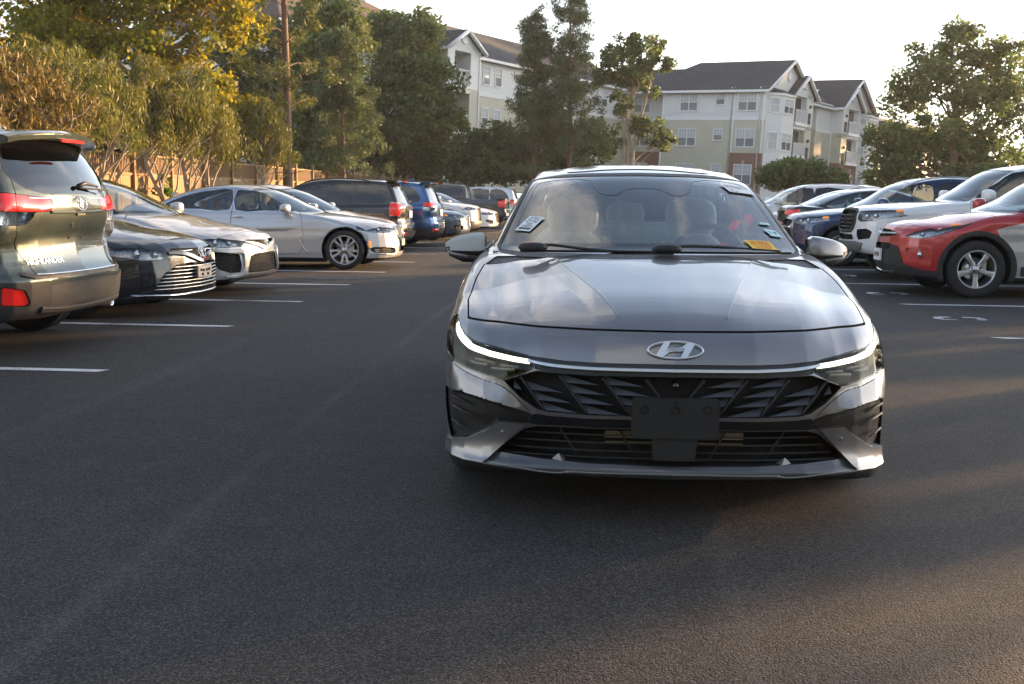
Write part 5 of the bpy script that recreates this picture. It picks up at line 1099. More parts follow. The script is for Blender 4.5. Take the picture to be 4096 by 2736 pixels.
def std_car(kind, name, cat, sp, loc, rz, label, PM, cell=.034, wheelk='five', rimr=None, rimmat=None, glass_s=None, clad=None, sill=None, cladm=None, extra=None, seats=None, scale=1.0, mirrors=True, group=None, handles=True, doors=True, rails=False, mirm=None, trimmat=None):
    fl = sp.get('flank', 0)
    if fl:
        zb_ = sp['belt']
        def flank(f, x, y, z, fl=fl, zb_=zb_): m_ = sstep(1.0, 1.3, x)*(1-sstep(sp['low'][-8][0]-.6, sp['low'][-8][0]-.2, x)); return f+fl*m_*np.exp(-((z-zb_*.66)/.08)**2)-.006*m_*np.exp(-((z-zb_*.86)/.03)**2)
        sp['bumps'] = tuple(sp.get('bumps', ()))+(flank,)
    car = Car(sp, cell); root = empty(name, loc, rz, label, cat, group); root.scale = (scale,)*3
    liners(car, root, clad, clad or .06, cladm, sill=sill)
    b, h, c = sp['belt'], sp['h'], sp['c']; g = glass_s or GL_S; w0, w1 = sp['wheel'][0]
    if kind == 'sedan':
        q = sp['q']
        window(car, 'f', sym([(0, b+.005), (.5, b), (sp['hw']-.205, b+.012), (sp['hw']-.20, b+.03), (sp['hw']-.335, h-.125), (sp['hw']-.35, h-.108), (.3, h-.088), (0, h-.083)]), root, 'windscreen', GL_W, .016, False, xmax=2.6, xmin=.9, rimmat=GB)
        window(car, 'r', sym([(0, b+.125), (.5, b+.125), (.58, b+.14), (.50, h-.13), (.3, h-.11), (0, h-.105)]), root, 'rear_window', g, .02, False)
        tm = trimmat or GB
        window(car, 's', smooth_poly([(1.52+c, b+.03), (1.95+c, b+.235), (2.25+c*.6, b+.33), (2.60*q, b+.385), (2.70*q, b+.375), (2.69*q, b+.035), (2.2*q, b+.03)], 2), root, 'front_door_window', g, .016, rimmat=tm, d=.002)
        window(car, 's', smooth_poly([(2.78*q, b+.04), (2.78*q, b+.385), (3.1*q, b+.375), (3.45*q, b+.315), (3.80*q, b+.19), (3.95*q, b+.10), (3.86*q, b+.06), (3.3*q, b+.045)], 2), root, 'rear_door_window', g, .016, rimmat=tm, d=.002)
        hood = symt([(.20, 0), (.21, .3), (.26, .55), (.34, .72), (.5, sp['hw']-.10), (.9, sp['hw']-.085), (1.22+c, sp['hw']-.12), (1.17+c, .5), (1.13+c, 0)]); panel(car, 't', hood, root, 'hood', PM, split=False, w=.006, zmin=sp.get('hoodz', .6))
        if doors:
            d1 = panel(car, 's', [(1.42+c, .30), (1.36+c, .6), (1.42+c, b-.03), (1.5+c, b+.02), (1.95+c, b+.265), (2.25+c*.6, b+.365), (2.60*q, b+.415), (2.735*q, b+.41), (2.74*q, .28), (1.55+c, .26)], root, 'front_door', PM)
            d2 = panel(car, 's', [(2.75*q, .28), (2.745*q, b+.41), (3.1*q, b+.405), (3.48*q, b+.345), (3.85*q, b+.21), (4.02*q, b+.10), (w1-.02, b-.16), (w1-.36, .62), (w1-.46, .4), (w1-.48, .28)], root, 'rear_door', PM)
            if handles:
                for d_, xh in ((d1, 2.62*q), (d2, 3.62*q)):
                    for o in d_: handle(car, o, xh, b-.075, 1 if o.data.vertices[0].co.y > 0 else -1, CHR if trimmat else PM)
        if mirrors:
            for sg in (-1, 1): mirror(car, root, 1.66+c, b+.075, mirm or PM, sp['hw']-.12, sg)
    else:
        X = sp['L']
        window(car, 'f', sym([(0, b+.005), (.5, b), (sp['hw']-.185, b+.012), (sp['hw']-.18, b+.03), (sp['hw']-.285, h-.15), (sp['hw']-.30, h-.128), (.3, h-.108), (0, h-.103)]), root, 'windscreen', GL_W, .018, False, xmax=2.7, xmin=.9, rimmat=GB)
        rw = sp.get('rw') or [(0, b+.09), (.48, b+.09), (.62, b+.12), (.66, b+.17), (.58, h-.17), (.5, h-.145), (0, h-.135)]
        window(car, 'r', sym(rw), root, 'rear_window', sp.get('rglass', GL_D), .02, False, xmin=X-.75)
        tm = trimmat or GB
        ws_ = sp.get('sw') or [[(1.45+c, b+.03), (1.9+c, b+.33), (2.15+c, h-.165), (2.42, h-.15), (2.50, h-.16), (2.49, b+.035)], [(2.60, b+.04), (2.60, h-.155), (3.25, h-.16), (3.35, h-.175), (3.36, b+.12), (3.3, b+.05)], [(3.46, b+.07), (3.46, h-.175), (X-.72, h-.185), (X-.50, b+.24), (X-.47, b+.14), (X-.6, b+.09)]]
        for i, p in enumerate(ws_): window(car, 's', smooth_poly(p, 2), root, ('front_door_window', 'rear_door_window', 'quarter_window')[i], g if i == 0 else sp.get('rglass', GL_D), .016, rimmat=tm, d=.002)
        hood = symt([(.24, 0), (.25, .3), (.29, .55), (.36, .72), (.5, sp['hw']-.09), (.8, sp['hw']-.075), (1.15+c, sp['hw']-.10), (1.10+c, .5), (1.07+c, 0)]); panel(car, 't', hood, root, 'hood', PM, split=False, w=.007, zmin=sp.get('hoodz', .75))
        if doors:
            z0 = max(sp.get('zb', .2)+.08, sill or 0)
            d1 = panel(car, 's', [(1.40+c, z0+.1), (1.34+c, .7), (1.38+c, b-.02), (1.9+c, b+.36), (2.15+c, h-.13), (2.54, h-.12), (2.55, z0), (1.5+c, z0)], root, 'front_door', PM)
            d2 = panel(car, 's', [(2.56, z0), (2.555, h-.12), (3.36, h-.135), (3.41, h-.18), (3.42, b-.1), (w1-.30, .72), (w1-.45, .5), (w1-.47, z0)], root, 'rear_door', PM)
            if handles:
                for d_, xh in ((d1, 2.42), (d2, 3.28)):
                    for o in d_: handle(car, o, xh, b-.09, 1 if o.data.vertices[0].co.y > 0 else -1, PM)
        if mirrors:
            for sg in (-1, 1): mirror(car, root, 1.58+c, b+.09, mirm or PM, sp['hw']-.09, sg, (.09, .12, .095))
        if rails:
            for sg in (-1, 1):
                q_ = []
                for t in np.linspace(0, 1, 15):
                    x = 2.0+(X-.75-2.0)*t; y = sg*(sp['hw']-.285); z = float(car.tz(x, y)[0]); q_.append((x, y, z+.055*min(1, 6*t, 6*(1-t))-.01))
                bb = MB(); bb.tube(q_, .017, 8, flat=.8); bb.build('roof_rail', rails if not isinstance(rails, bool) else PL, root)
    if extra: extra(car, root, PM)
    put('body', car.body, PM, root)
    r = sp['wheel'][1]; rr = rimr or r*.66
    for xw in sp['wheel'][0]:
        for sg in (-1, 1): wheel(root, xw, sg*(sp['hw']-.125), r, wheelk, r, .225, rr, rimmat)
    if seats:
        for sg in (-1, 1): seat(root, 2.35+c, sg*.37, seats, zf=.36 if kind == 'sedan' else .55)
        bb = blob('rear_bench', seats, root, (3.5 if kind == 'sedan' else 3.35, 0, .74 if kind == 'sedan' else .95), (.11, .60, .30), (4, 4))
        for y in (-.38, .38): blob('rear_headrest', seats, bb, (3.56 if kind == 'sedan' else 3.42, y, 1.10 if kind == 'sedan' else 1.34), (.05, .12, .08), (3, 3), 12, 10)
        blob('dashboard', DASH, root, (1.55+c, 0, b-.08), (.30, .70, .11), (3.5, 4), 14, 10)
    return car, root
def plate(car, root, view, y, z, m=None, w=.155, h=.078, d=.012, name='number_plate'):
    x = float((car.fx if view == 'f' else car.rx)(y, z)[0]); s_ = -1 if view == 'f' else 1
    b = MB(); b.prism([(y-w, z-h), (y+w, z-h), (y+w, z+h), (y-w, z+h)], 0, s_*d, lambda u, v, q: Vector((x+s_*.004+q, u, v))); return b.build(name, m or SILVPL, root)
def badge_at(car, root, view, y, z, a, bb, kind, m=None, name='badge', lift=.004):
    x = float((car.fx if view == 'f' else car.rx)(y, z)[0]); p = Vector((x, y, z)); n = Vector(car.nrm([p])[0]); up = Vector((0, 0, 1)); up = (up-n*up.dot(n)).normalized()
    mt_ = frame(p+n*lift, up.cross(n), up); return emblem_oval(root, name, mt_, a, bb, kind, m), mt_
def bars(car, root, zs, ymax, m, r_=.006, off=.02, name='grille_bar', flat=1.0, view='f', dip=0.0):
    for z in zs:
        ym = ymax(z) if callable(ymax) else ymax
        ys = np.linspace(-ym, ym, 15); zz_ = z+dip*(np.abs(ys)/max(ym, .01))**2; xx = np.interp(np.abs(ys), *car.sp['front'])+float(car.fx(0, z)[0]) if False else None
        X = car.sp_front(ys, zz_) if hasattr(car, 'sp_front') else np.interp(np.abs(ys), *car.sp['front'])+off
        b = MB(); b.tube(list(zip(X, ys, zz_)), r_, 6, flat=flat); b.build(name, m, root)
def lampset(kind):
    def it(car):
        def items(o, sg):
            V = np.array([v.co for v in o.data.vertices]); D = 0.0; S = V[V[:, 0] < np.quantile(V[:, 0], .98)]
            q = np.quantile(np.abs(S[:, 1]), [.02, .98]); hz = V[:, 2].max()-V[:, 2].min()
            for i in range(2):
                y = q[0]+(q[1]-q[0])*(.30+.30*i); k_ = S[np.abs(np.abs(S[:, 1])-y) < .03]
                if not len(k_): continue
                z = .5*(k_[:, 2].min()+k_[:, 2].max()); x = float(np.atleast_1d(car.fx(sg*y, z))[0])+.032; r_ = min(.042, (k_[:, 2].max()-k_[:, 2].min())*.36)
                b = MB(); b.lathe([(0, -.012), (r_*.6, -.006), (r_*.62, .004), (r_, .004), (r_*1.1, .03)], 16, Matrix.Translation((x, sg*y, z))@Matrix.Rotation(R(90), 4, 'Y')); b.build('reflector', CLR, o)
            if kind == 'amber':
                xe = np.quantile(V[:, 0], .995); k_ = V[V[:, 0] > xe-.16]; z = np.median(k_[:, 2]); x = xe-.10; y = float(car.sy(x, z)[0])-.022
                blob('indicator', AMB, o, (x, sg*y, z), (.075, .018, max(.012, min(.032, .33*(k_[:, 2].max()-k_[:, 2].min())))), (2.4, 2.4), 12, 8)
        return items
    return it
# ---------- dark green SUV seen from behind, left edge
def x_highlander(car, root, PM):
    X = 4.89
    groove(car, 'r', sym([(0, .60), (.60, .60), (.64, .70), (.70, .80), (.73, .95), (.73, 1.14), (.70, 1.22), (.66, 1.40), (.60, 1.62), (.60, 1.75), (0, 1.75)]), root, .007, .012, xmin=4.0)
    for o in lamp(car, 'r', [(.36, 1.155), (.52, 1.175), (.80, 1.205), (1.0, 1.225), (1.0, 1.085), (.80, 1.075), (.55, 1.07), (.40, 1.075)], root, 'tail_light', .05, lens=REDL, bucket=mat('red_bucket', (.25, .01, .01), .4, noise=.2), xmin=3.9): pass
    lamp(car, 'r', [(.56, 1.068), (.80, 1.072), (1.0, 1.082), (1.0, .985), (.80, .975), (.66, .978), (.60, 1.02)], root, 'reversing_light', .05, bucket=CLR, xmin=3.9)
    strip(car, 'r', [(-.40, 1.065), (-.2, 1.06), (0, 1.06), (.2, 1.06), (.40, 1.065)], root, 'tailgate_garnish', PM, .018, .012, .004)
    strip(car, 'r', [(-.6, 1.17), (-.3, 1.165), (0, 1.175), (.3, 1.165), (.6, 1.17)], root, 'tailgate_crease', CHR, .006, .004, .001)
    o, m_ = badge_at(car, root, 'r', 0, 1.125, .085, .058, 't', lift=.014)
    P = lambda y, z: (float(car.rx(y, z)[0]), y, z)
    for (txt, y, z, sz, nm) in (('HIGHLANDER', -.46, .70, .066, 'lettering'), ('XLE', .50, .80, .055, 'trim_lettering'), ('AWD', .585, .80, .035, 'drive_lettering')):
        p = Vector(P(y, z)); n = Vector(car.nrm([p])[0]); up = Vector((0, 0, 1)); up = (up-n*up.dot(n)).normalized(); text_obj(nm, txt, sz, CHR, root, frame(p+n*.003, up.cross(n), up), .002, sx=1.12)
    # screw holes of the missing plate
    for y in (-.09, .09):
        for z, mm in ((.965, CHR), (.86, HOLE)):
            p = Vector(P(y, z)); b = MB(); b.box((p.x-.004, y-.012, z-.02 if mm is CHR else z-.008), (p.x+.006, y+.012, z+.012)); b.build('plate_fixing', mm, root)
    b = MB(); p = P(0, 1.0); b.box((p[0]-.01, -.06, 1.035), (p[0]+.02, .06, 1.05)); b.build('tailgate_handle', PL, root)
    # bumper: top step pad, dark cladding, reflectors
    pc = car.cut('r', sym([(0, .60), (.62, .60), (.72, .63), (.74, .605), (.64, .575), (0, .57)]), xmin=4.0); put('step_pad', offset(pc, d=.012), PL, root)
    strip(car, 'r', [(-.62, .605), (-.3, .60), (0, .60), (.3, .60), (.62, .605)], root, 'step_trim', CHR, .010, .004, .013)
    for o in lamp(car, 'r', [(.74, .50), (.85, .53), (.85, .40), (.72, .39), (.70, .41)], root, 'rear_reflector', .03, lens=REDL, bucket=REDL, xmin=4.0): pass
    pc = car.cut('r', sym([(0, .535), (.5, .53), (.75, .56), (.9, .56), (1.05, .50), (1.05, .20), (0, .20)]), xmin=4.25); 
    put('bumper_cladding', offset(pc, d=.016), GREYPL, root)
    strip(car, 'r', [(-.6, .355), (-.3, .34), (0, .335), (.3, .34), (.6, .355)], root, 'bumper_ridge', GREYPL, .05, .02, .014)
    # spoiler over the glass
    b = MB(); n = 13; V = []
    ys = np.linspace(-.66, .66, n)
    for y in ys:
        zt = float(car.tz(4.30, y)[0]); e = 4.80-.14*(abs(y)/.66)**2
        for (x, z) in ((4.25, zt+.004), (e-.06, zt-.012), (e, zt-.032), (e-.01, zt-.072), (e-.12, zt-.085), (4.35, zt-.05)): V.append((x, y, z))
    F = [(i*6+j, i*6+(j+1) % 6, (i+1)*6+(j+1) % 6, (i+1)*6+j) for i in range(n-1) for j in range(6)]+[tuple(range(6)), tuple((n-1)*6+j for j in range(5, -1, -1))]
    b.add(V, F); so = b.build('roof_spoiler', PM, root, bevel=.008); b = MB(); b.box((4.79, -.17, 1.595), (4.806, .17, 1.618)); b.build('brake_light', REDL, so)
    # rear wiper
    p = P(.30, 1.235); b = MB(); b.tube([(p[0]+.03, .02, 1.26), (p[0]+.04, .10, 1.285), (p[0]+.035, .33, 1.262)], [.02, .016, .008], 8); w = b.build('rear_wiper', PL, root); b = MB(); b.tube([(p[0]+.02, .06, 1.245), (p[0]+.03, .50, 1.235)], .008, 6); b.build('wiper_blade', RUB, w)
    b = MB(); b.lathe([(.045, 0), (.045, .10), (.038, .10), (.036, .02)], 18, Matrix.Translation((4.66, .62, .30))@Matrix.Rotation(R(90), 4, 'Y')); b.build('exhaust_tip', CHR, root)
    b = MB(); b.lathe([(.0, -.3), (.11, -.3), (.11, .3), (0, .3)], 16, Matrix.Translation((4.35, .1, .30))@Matrix.Rotation(R(90), 4, 'X')); b.build('silencer', mat('steel_dull', (.10, .095, .09), .5, .6, noise=.3), root)
    b = MB(); b.tube([(3.95, -.75, .36), (3.98, 0, .32), (3.95, .75, .36)], .05, 8); b.build('rear_axle', HOLE, root)
    b = MB(); b.prism([(4.06, 1.705), (4.22, 1.69), (4.20, 1.75), (4.17, 1.755)], -.02, .02, lambda u, v, w: Vector((u, w, v))); b.build('antenna_fin', PM, root, bevel=.008)
def build_cars():
    sp = suv_spec(4.89, .9625, 1.73, .95, 1.10, wb=(.98, 3.92), r=.375, zb=.28, rear_x=(.30, .07), roof_drop=.05, rw=[(0, 1.215), (.40, 1.215), (.58, 1.25), (.685, 1.33), (.69, 1.37), (.60, 1.545), (.5, 1.575), (0, 1.59)])
    sp['low'] = [(.16, .28), (.06, .31), (.0, .42), (0, .6), (.01, .78), (.035, .86), (.09, .93), (.22, .98), (.6, 1.04), (1.0, 1.09), (1.4, 1.12), (2.4, 1.13), (4.3, 1.15), (4.80, 1.16), (4.835, 1.12), (4.83, 1.02), (4.795, .93), (4.79, .80), (4.83, .66), (4.87, .61), (4.885, .585), (4.88, .50), (4.87, .42), (4.84, .34), (4.7, .28), (.6, .26)]
    std_car('suv', 'suv', 'suv', sp, (-8.93, 8.26, 0), R(-1.0), 'dark green SUV with its tail to the aisle and no number plate', paint('dark_green', (.050, .064, .056), .5, .3), .030, 'five', .24, extra=x_highlander, clad=.055, glass_s=GL_D, rails=False)
    # ---------- black saloon, nose out
    def x_camry_black(car, root, PM):
        lamp(car, 'f', [(.42, .638), (.62, .662), (.80, .700), (.915, .728), (.915, .675), (.87, .615), (.72, .567), (.50, .572)], root, 'headlight', .07, items=lampset('amber')(car), bucket=mat('lamp_bucket2', (.34, .35, .36), .25, .6, noise=.3, nscale=50))
        up = recess(car, 'f', sym([(0, .665), (.2, .668), (.44, .672), (.46, .64), (.30, .625), (.15, .59), (.06, .575), (0, .573)]), root, 'upper_grille', HOLE, (.05, 0, 0))[0]
        for sg in (-1, 1):
            strip(car, 'f', [(sg*.50, .625), (sg*.32, .618), (sg*.16, .582), (sg*.05, .545), (0, .535)], root, 'grille_wing', GB, [.028, .05, .06, .05, .04], .016, .004); strip(car, 'f', [(sg*.44, .640), (sg*.30, .640), (sg*.14, .646)], root, 'chrome_wing', CHR, .010, .006, .006)
        badge_at(car, root, 'f', 0, .62, .075, .055, 't', lift=.02)
        gl = sym([(0, .515), (.20, .53), (.42, .515), (.56, .44), (.66, .30), (.66, .255), (0, .24)])
        go = recess(car, 'f', gl, root, 'lower_grille', HOLE, (.08, 0, 0))[0]
        for z in (.49, .455, .42, .385, .35, .315, .28): 
            ym = float(np.interp(z, [.25, .30, .44, .515], [.655, .655, .555, .42])); q = [(float(np.interp(abs(y), *car.sp['front']))+.012, y, z) for y in np.linspace(-ym, ym, 25)]; b = MB(); b.tube(q, .0085, 6, flat=.8); b.build('grille_bar', SAT, go)
        for i in range(-5, 6):
            b = MB(); y = i*.105; zt = float(np.interp(abs(y), [0, .42, .56], [.51, .51, .44])); b.box((float(np.interp(abs(y), *car.sp['front']))+.03, y-.003, .25), (float(np.interp(abs(y), *car.sp['front']))+.045, y+.003, zt)); b.build('grille_rib', PL, go)
        strip(car, 'f', [(-.80, .235), (-.5, .22), (0, .218), (.5, .22), (.80, .235)], root, 'front_lip', CHR, .016, .01, .004)
        o = plate(car, root, 'f', .0, .43, mat('bracket_grey', (.30, .30, .31), .5, noise=.1), .15, .06, .02, 'plate_bracket')
        for y, z in ((-.09, .445), (-.035, .44), (.035, .44), (.09, .445), (-.06, .40), (.06, .40)):
            b = MB(); b.box((-.035, y-.012, z-.012), (-.0165, y+.012, z+.012)); b.build('bracket_slot', HOLE, o)
    sp = sedan_spec(4.88, .92, 1.445, .735, .95); 
    std_car('sedan', 'parked_car', 'car', sp, (-4.06, 10.66, 0), R(175), 'black saloon with a wide slatted lower grille parked nose-out beside the dark green SUV', paint('midnight', (.010, .013, .022), .3, .25), .028, 'five', extra=x_camry_black, seats=SEATM)
    # ---------- silver saloon with mesh grille
    MESHM = mat('mesh_black', (.012, .012, .012), .5, noise=.2)
    def x_camry_silver(car, root, PM):
        lamp(car, 'f', [(.44, .645), (.62, .668), (.80, .705), (.915, .730), (.915, .68), (.87, .625), (.72, .583), (.50, .592)], root, 'headlight', .07, items=lampset('amber')(car), bucket=mat('lamp_bucket2', (.1, .1, .1)))
        recess(car, 'f', sym([(.0, .655), (.1, .66), (.40, .668), (.42, .645), (.20, .61), (.09, .585), (0, .58)]), root, 'upper_grille', HOLE, (.05, 0, 0))
        for sg in (-1, 1): strip(car, 'f', [(sg*.44, .64), (sg*.22, .60), (sg*.08, .565), (0, .555)], root, 'grille_wing', PM, [.02, .05, .06, .05], .016, .004)
        badge_at(car, root, 'f', 0, .615, .072, .052, 't', lift=.02)
        def mesh(poly, nm):
            o = recess(car, 'f', poly, root, nm, HOLE, (.06, 0, 0), split=nm == 'side_intake')
            pp = np.array(poly)
            for oo in o:
                V = np.array([v.co for v in oo.data.vertices]); b = MB(); ya, yb, za, zb = V[:, 1].min(), V[:, 1].max(), V[:, 2].min(), V[:, 2].max(); r0 = .021; j = 0; z = za
                while z < zb+r0:
                    y = ya+(r0*.87 if j % 2 else 0)
                    while y < yb+r0:
                        if sdpoly([(abs(y), z)], pp)[0] < .004:
                            pts = [(float(np.interp(abs(y+r0*.9*math.sin(t)), *car.sp['front']))+.02, y+r0*.9*math.sin(t), z+r0*.75*math.cos(t)) for t in np.linspace(0, 2*math.pi, 7)]; b.tube(pts, .0035, 4, caps=False)
                        y += r0*1.74
                    z += r0*1.22; j += 1
                if b.V: b.build('grille_mesh', GREYPL, oo)['kind'] = 'stuff'
        mesh(sym([(0, .505), (.28, .50), (.38, .47), (.44, .30), (.43, .27), (0, .262)]), 'lower_grille')
        mesh([(.55, .50), (.80, .535), (.83, .50), (.76, .32), (.66, .275), (.55, .285), (.53, .36)], 'side_intake')
        for sg in (-1, 1):
            strip(car, 'f', [(sg*.86, .555), (sg*.66, .535), (sg*.50, .52), (sg*.49, .40), (sg*.53, .26), (sg*.70, .235)], root, 'bumper_fang', SAT if False else PM, [.02, .05, .06, .05, .045, .02], .022, .004)
        strip(car, 'f', [(-.66, .215), (-.35, .235), (0, .235), (.35, .235), (.66, .215)], root, 'front_lip', GREYPL, .05, .02, .004)
    std_car('sedan', 'parked_car', 'car', sedan_spec(4.88, .92, 1.44, .73, .945), (-4.12, 13.0, 0), R(175), 'silver saloon with black honeycomb grilles parked nose-out next to the black saloon', paint('silver', (.46, .465, .47), .4, .34), .030, 'multi', extra=x_camry_silver, seats=SEATM)
    # ---------- long silver luxury saloon
    def x_seven(car, root, PM):
        lamp(car, 'f', [(.34, .715), (.60, .735), (.85, .76), (.93, .77), (.93, .715), (.80, .66), (.60, .64), (.38, .645)], root, 'headlight', .06, items=lampset('clear')(car), bucket=mat('lamp_bucket3', (.30, .30, .31), .25, .7, noise=.3, nscale=50))
        for o in recess(car, 'f', [(.03, .70), (.08, .745), (.28, .74), (.31, .71), (.29, .57), (.25, .53), (.09, .53), (.04, .57)], root, 'kidney_grille', HOLE, (.06, 0, 0), split=True):
            sg = 1 if o.data.vertices[0].co.y > 0 else -1
            for i in range(9):
                y = sg*(.055+.027*i); b = MB(); b.box((float(np.interp(abs(y), *car.sp['front']))+.006, y-.005, .545), (float(np.interp(abs(y), *car.sp['front']))+.05, y+.005, .735)); b.build('grille_slat', SAT, o)
        for sg in (-1, 1): strip(car, 'f', [(sg*p, q) for p, q in ((.03, .70), (.08, .745), (.28, .74), (.31, .71), (.29, .57), (.25, .53), (.09, .53), (.04, .57), (.03, .70))], root, 'kidney_rim', CHR, .02, .016, .003, smooth=True)
        o = recess(car, 'f', [(.38, .36), (.50, .385), (.80, .40), (.86, .37), (.80, .295), (.50, .275), (.40, .29)], root, 'side_intake', HOLE, (.06, 0, 0), split=True)
        for sg in (-1, 1):
            for z in (.345, .32, .298): strip(car, 'f', [(sg*.42, z-.01), (sg*.62, z), (sg*.80, z+.01)], root, 'intake_bar', CHR, .006, .004, -.012)
            strip(car, 'f', [(sg*.36, .262), (sg*.6, .262), (sg*.84, .28)], root, 'intake_trim', CHR, .014, .008, .003)
        recess(car, 'f', sym([(0, .40), (.28, .40), (.30, .30), (0, .29)]), root, 'centre_intake', HOLE, (.06, 0, 0))
        plate(car, root, 'f', 0, .46, None, .16, .06, .02, 'plate_bracket')
        badge_at(car, root, 'f', 0, .785, .04, .035, 'disc')
        pc = car.cut('s', [(.40, .50), (.46, .52), (.45, .38), (.40, .36)]); 
        for h in halves(pc): put('side_marker', h, AMB, root)
        for sg in (-1, 1):
            strip(car, 's', [(1.50, .30), (1.58, .36), (1.68, .56), (1.62, .57)], root, 'fender_vent', SAT, .03, .008, .002, side=sg); strip(car, 's', [(1.56, .285), (2.4, .275), (3.6, .285)], root, 'sill_trim', SAT, .014, .006, .002, side=sg)
        b = MB(); b.prism([(4.12, 1.30), (4.30, 1.235), (4.27, 1.31), (4.23, 1.325)], -.02, .02, lambda u, v, w: Vector((u, w, v))); b.build('antenna_fin', PM, root, bevel=.008)
    sp = sedan_spec(5.12, .951, 1.478, .775, .985, wb=(.87, 4.08), r=.345, cowl=1.42)
    std_car('sedan', 'parked_car', 'car', sp, (-3.36, 18.0, 0), R(181.0), 'long silver luxury saloon with chrome window trim and tan seats', paint('bright_silver', (.44, .46, .49), .45, .35), .030, 'split5', .252, extra=x_seven, seats=SEATT, scale=.93, trimmat=CHR)
    # ---------- white saloon behind it
    def x_plain(grille=CHR, amber=True, slats=5, gz=(.45, .66)):
        def f(car, root, PM):
            nz = car.sp['low'][5][1]
            lamp(car, 'f', [(.46, nz+.03), (.62, nz+.05), (.80, nz+.08), (.90, nz+.095), (.89, nz+.04), (.84, nz-.02), (.68, nz-.035), (.50, nz-.03)], root, 'headlight', .06, items=lampset('amber' if amber else 'clear')(car), bucket=mat('lamp_bucket3', (.3, .3, .3)))
            p = sym([(0, nz+.035), (.36, nz+.025), (.44, nz-.02), (.40, .40), (.32, .34), (0, .33)]); go = recess(car, 'f', p, root, 'grille', HOLE, (.05, 0, 0))[0]
            for i in range(slats):
                z = .37+(nz-.37)*i/(slats-1); ym = float(np.interp(z, [.33, .40, nz-.02], [.33, .39, .42])); q = [(float(np.interp(abs(y), *car.sp['front']))+.015, y, z) for y in np.linspace(-ym, ym, 15)]; b = MB(); b.tube(q, .010, 6, flat=.8); b.build('grille_bar', grille, go)
            strip(car, 'f', [(a, b_) for a, b_ in p+[p[0]]], root, 'grille_rim', grille, .02, .01, .002, smooth=False)
            recess(car, 'f', [(.56, .42), (.80, .45), (.82, .40), (.72, .30), (.58, .30)], root, 'side_intake', HOLE, (.04, 0, 0), split=True)
        return f
    std_car('sedan', 'parked_car', 'car', sedan_spec(4.75, .91, 1.47, .74, .96, cowl=1.15), (-3.95, 20.65, 0), R(180), 'white car parked nose-out directly behind the silver luxury saloon', paint('white', (.72, .72, .71), .0, .3), .036, 'five', extra=x_plain(), scale=.95, seats=DASH)
    # ---------- black SUV, tail out
    def x_forester(lampp, lower, lampm=REDL, roofl=True, white=True):
        def f(car, root, PM):
            X = car.sp['L']; b_ = car.sp['belt']
            groove(car, 'r', sym([(0, .66), (.56, .66), (.60, .75), (.64, b_), (.66, b_+.15), (.60, 1.60), (.58, 1.9), (0, 1.9)]), root, .008, .012, xmin=X-.8)
            for o in lamp(car, 'r', lampp, root, 'tail_light', .05, lens=lampm, bucket=REDL, xmin=X-1.0, rimmat=CHR if white else GB, rim=.012): pass
            if lower: lamp(car, 'r', lower, root, 'reversing_light', .04, bucket=CLR, xmin=X-1.0)
            pc = car.cut('r', sym([(0, .45), (.6, .46), (.95, .50), (.95, .15), (0, .15)]), xmin=X-.55); put('bumper_cladding', offset(pc, d=.014), GREYPL, root)
            pc = car.cut('r', sym([(0, .66), (.5, .66), (.6, .64), (.5, .615), (0, .61)]), xmin=X-.4); put('step_pad', offset(pc, d=.01), PL, root)
            for sg in (-1, 1): strip(car, 'r', [(sg*.52, .42), (sg*.66, .425), (sg*.78, .44)], root, 'rear_reflector', REDL, .06, .01, .016)
            plate(car, root, 'r', 0, .86, WHT, .155, .075); strip(car, 'r', [(-.3, .965), (0, .97), (.3, .965)], root, 'tailgate_garnish', CHR, .03, .012, .003)
            badge_at(car, root, 'r', 0, 1.03, .06, .035, 'disc')
            b = MB(); b.prism([(X-.46, 1.655), (X-.16, 1.62), (X-.14, 1.59), (X-.46, 1.615)], -.56, .56, lambda u, v, w: Vector((u-.06*(abs(w)/.56)**2, w, v))); so = b.build('roof_spoiler', PM, root, bevel=.01); b = MB(); b.box((X-.165, -.14, 1.595), (X-.135, .14, 1.618)); b.build('brake_light', REDL, so)
            b = MB(); b.prism([(X-.9, 1.67), (X-.74, 1.66), (X-.76, 1.735), (X-.79, 1.74)], -.02, .02, lambda u, v, w: Vector((u, w, v))); b.build('antenna_fin', PM, root, bevel=.008)
            p = float(car.rx(.1, b_+.12)[0]); b = MB(); b.tube([(p+.02, 0, b_+.08), (p+.03, .05, b_+.11), (p+.02, .42, b_+.12)], [.018, .013, .006], 6); b.build('rear_wiper', PL, root)
        return f
    fsp = lambda: suv_spec(4.60, .90, 1.675, .93, 1.04, wb=(.93, 3.58), r=.355, rear_x=(.30, .10), zb=.24)
    std_car('suv', 'suv', 'suv', fsp(), (-4.13-4.30, 23.3, 0), R(0), 'black SUV with red and clear tail lights parked tail-out', paint('black', (.008, .008, .009), .2, .25), .036, 'split5', extra=x_forester([(.56, 1.08), (.78, 1.13), (.92, 1.10), (.92, 1.00), (.90, .84), (.74, .82), (.70, .95), (.60, 1.0)], None), glass_s=GL_D, rails=True, scale=.935, sill=.34, cladm=PL)
    std_car('suv', 'suv', 'suv', fsp(), (-3.80-4.35, 26.05, 0), R(-1), 'blue SUV with a silver rear bumper skid parked tail-out beside the black SUV', paint('blue', (.030, .105, .26), .55, .3), .036, 'split5', extra=x_forester([(.52, 1.10), (.72, 1.12), (.96, 1.15), (.96, 1.06), (.86, 1.02), (.56, 1.0)], [(.58, .995), (.86, 1.015), (.96, 1.055), (.92, .92), (.78, .90), (.66, .92)], white=False), glass_s=GL_D, rails=True, clad=.06, scale=.935, sill=.36)
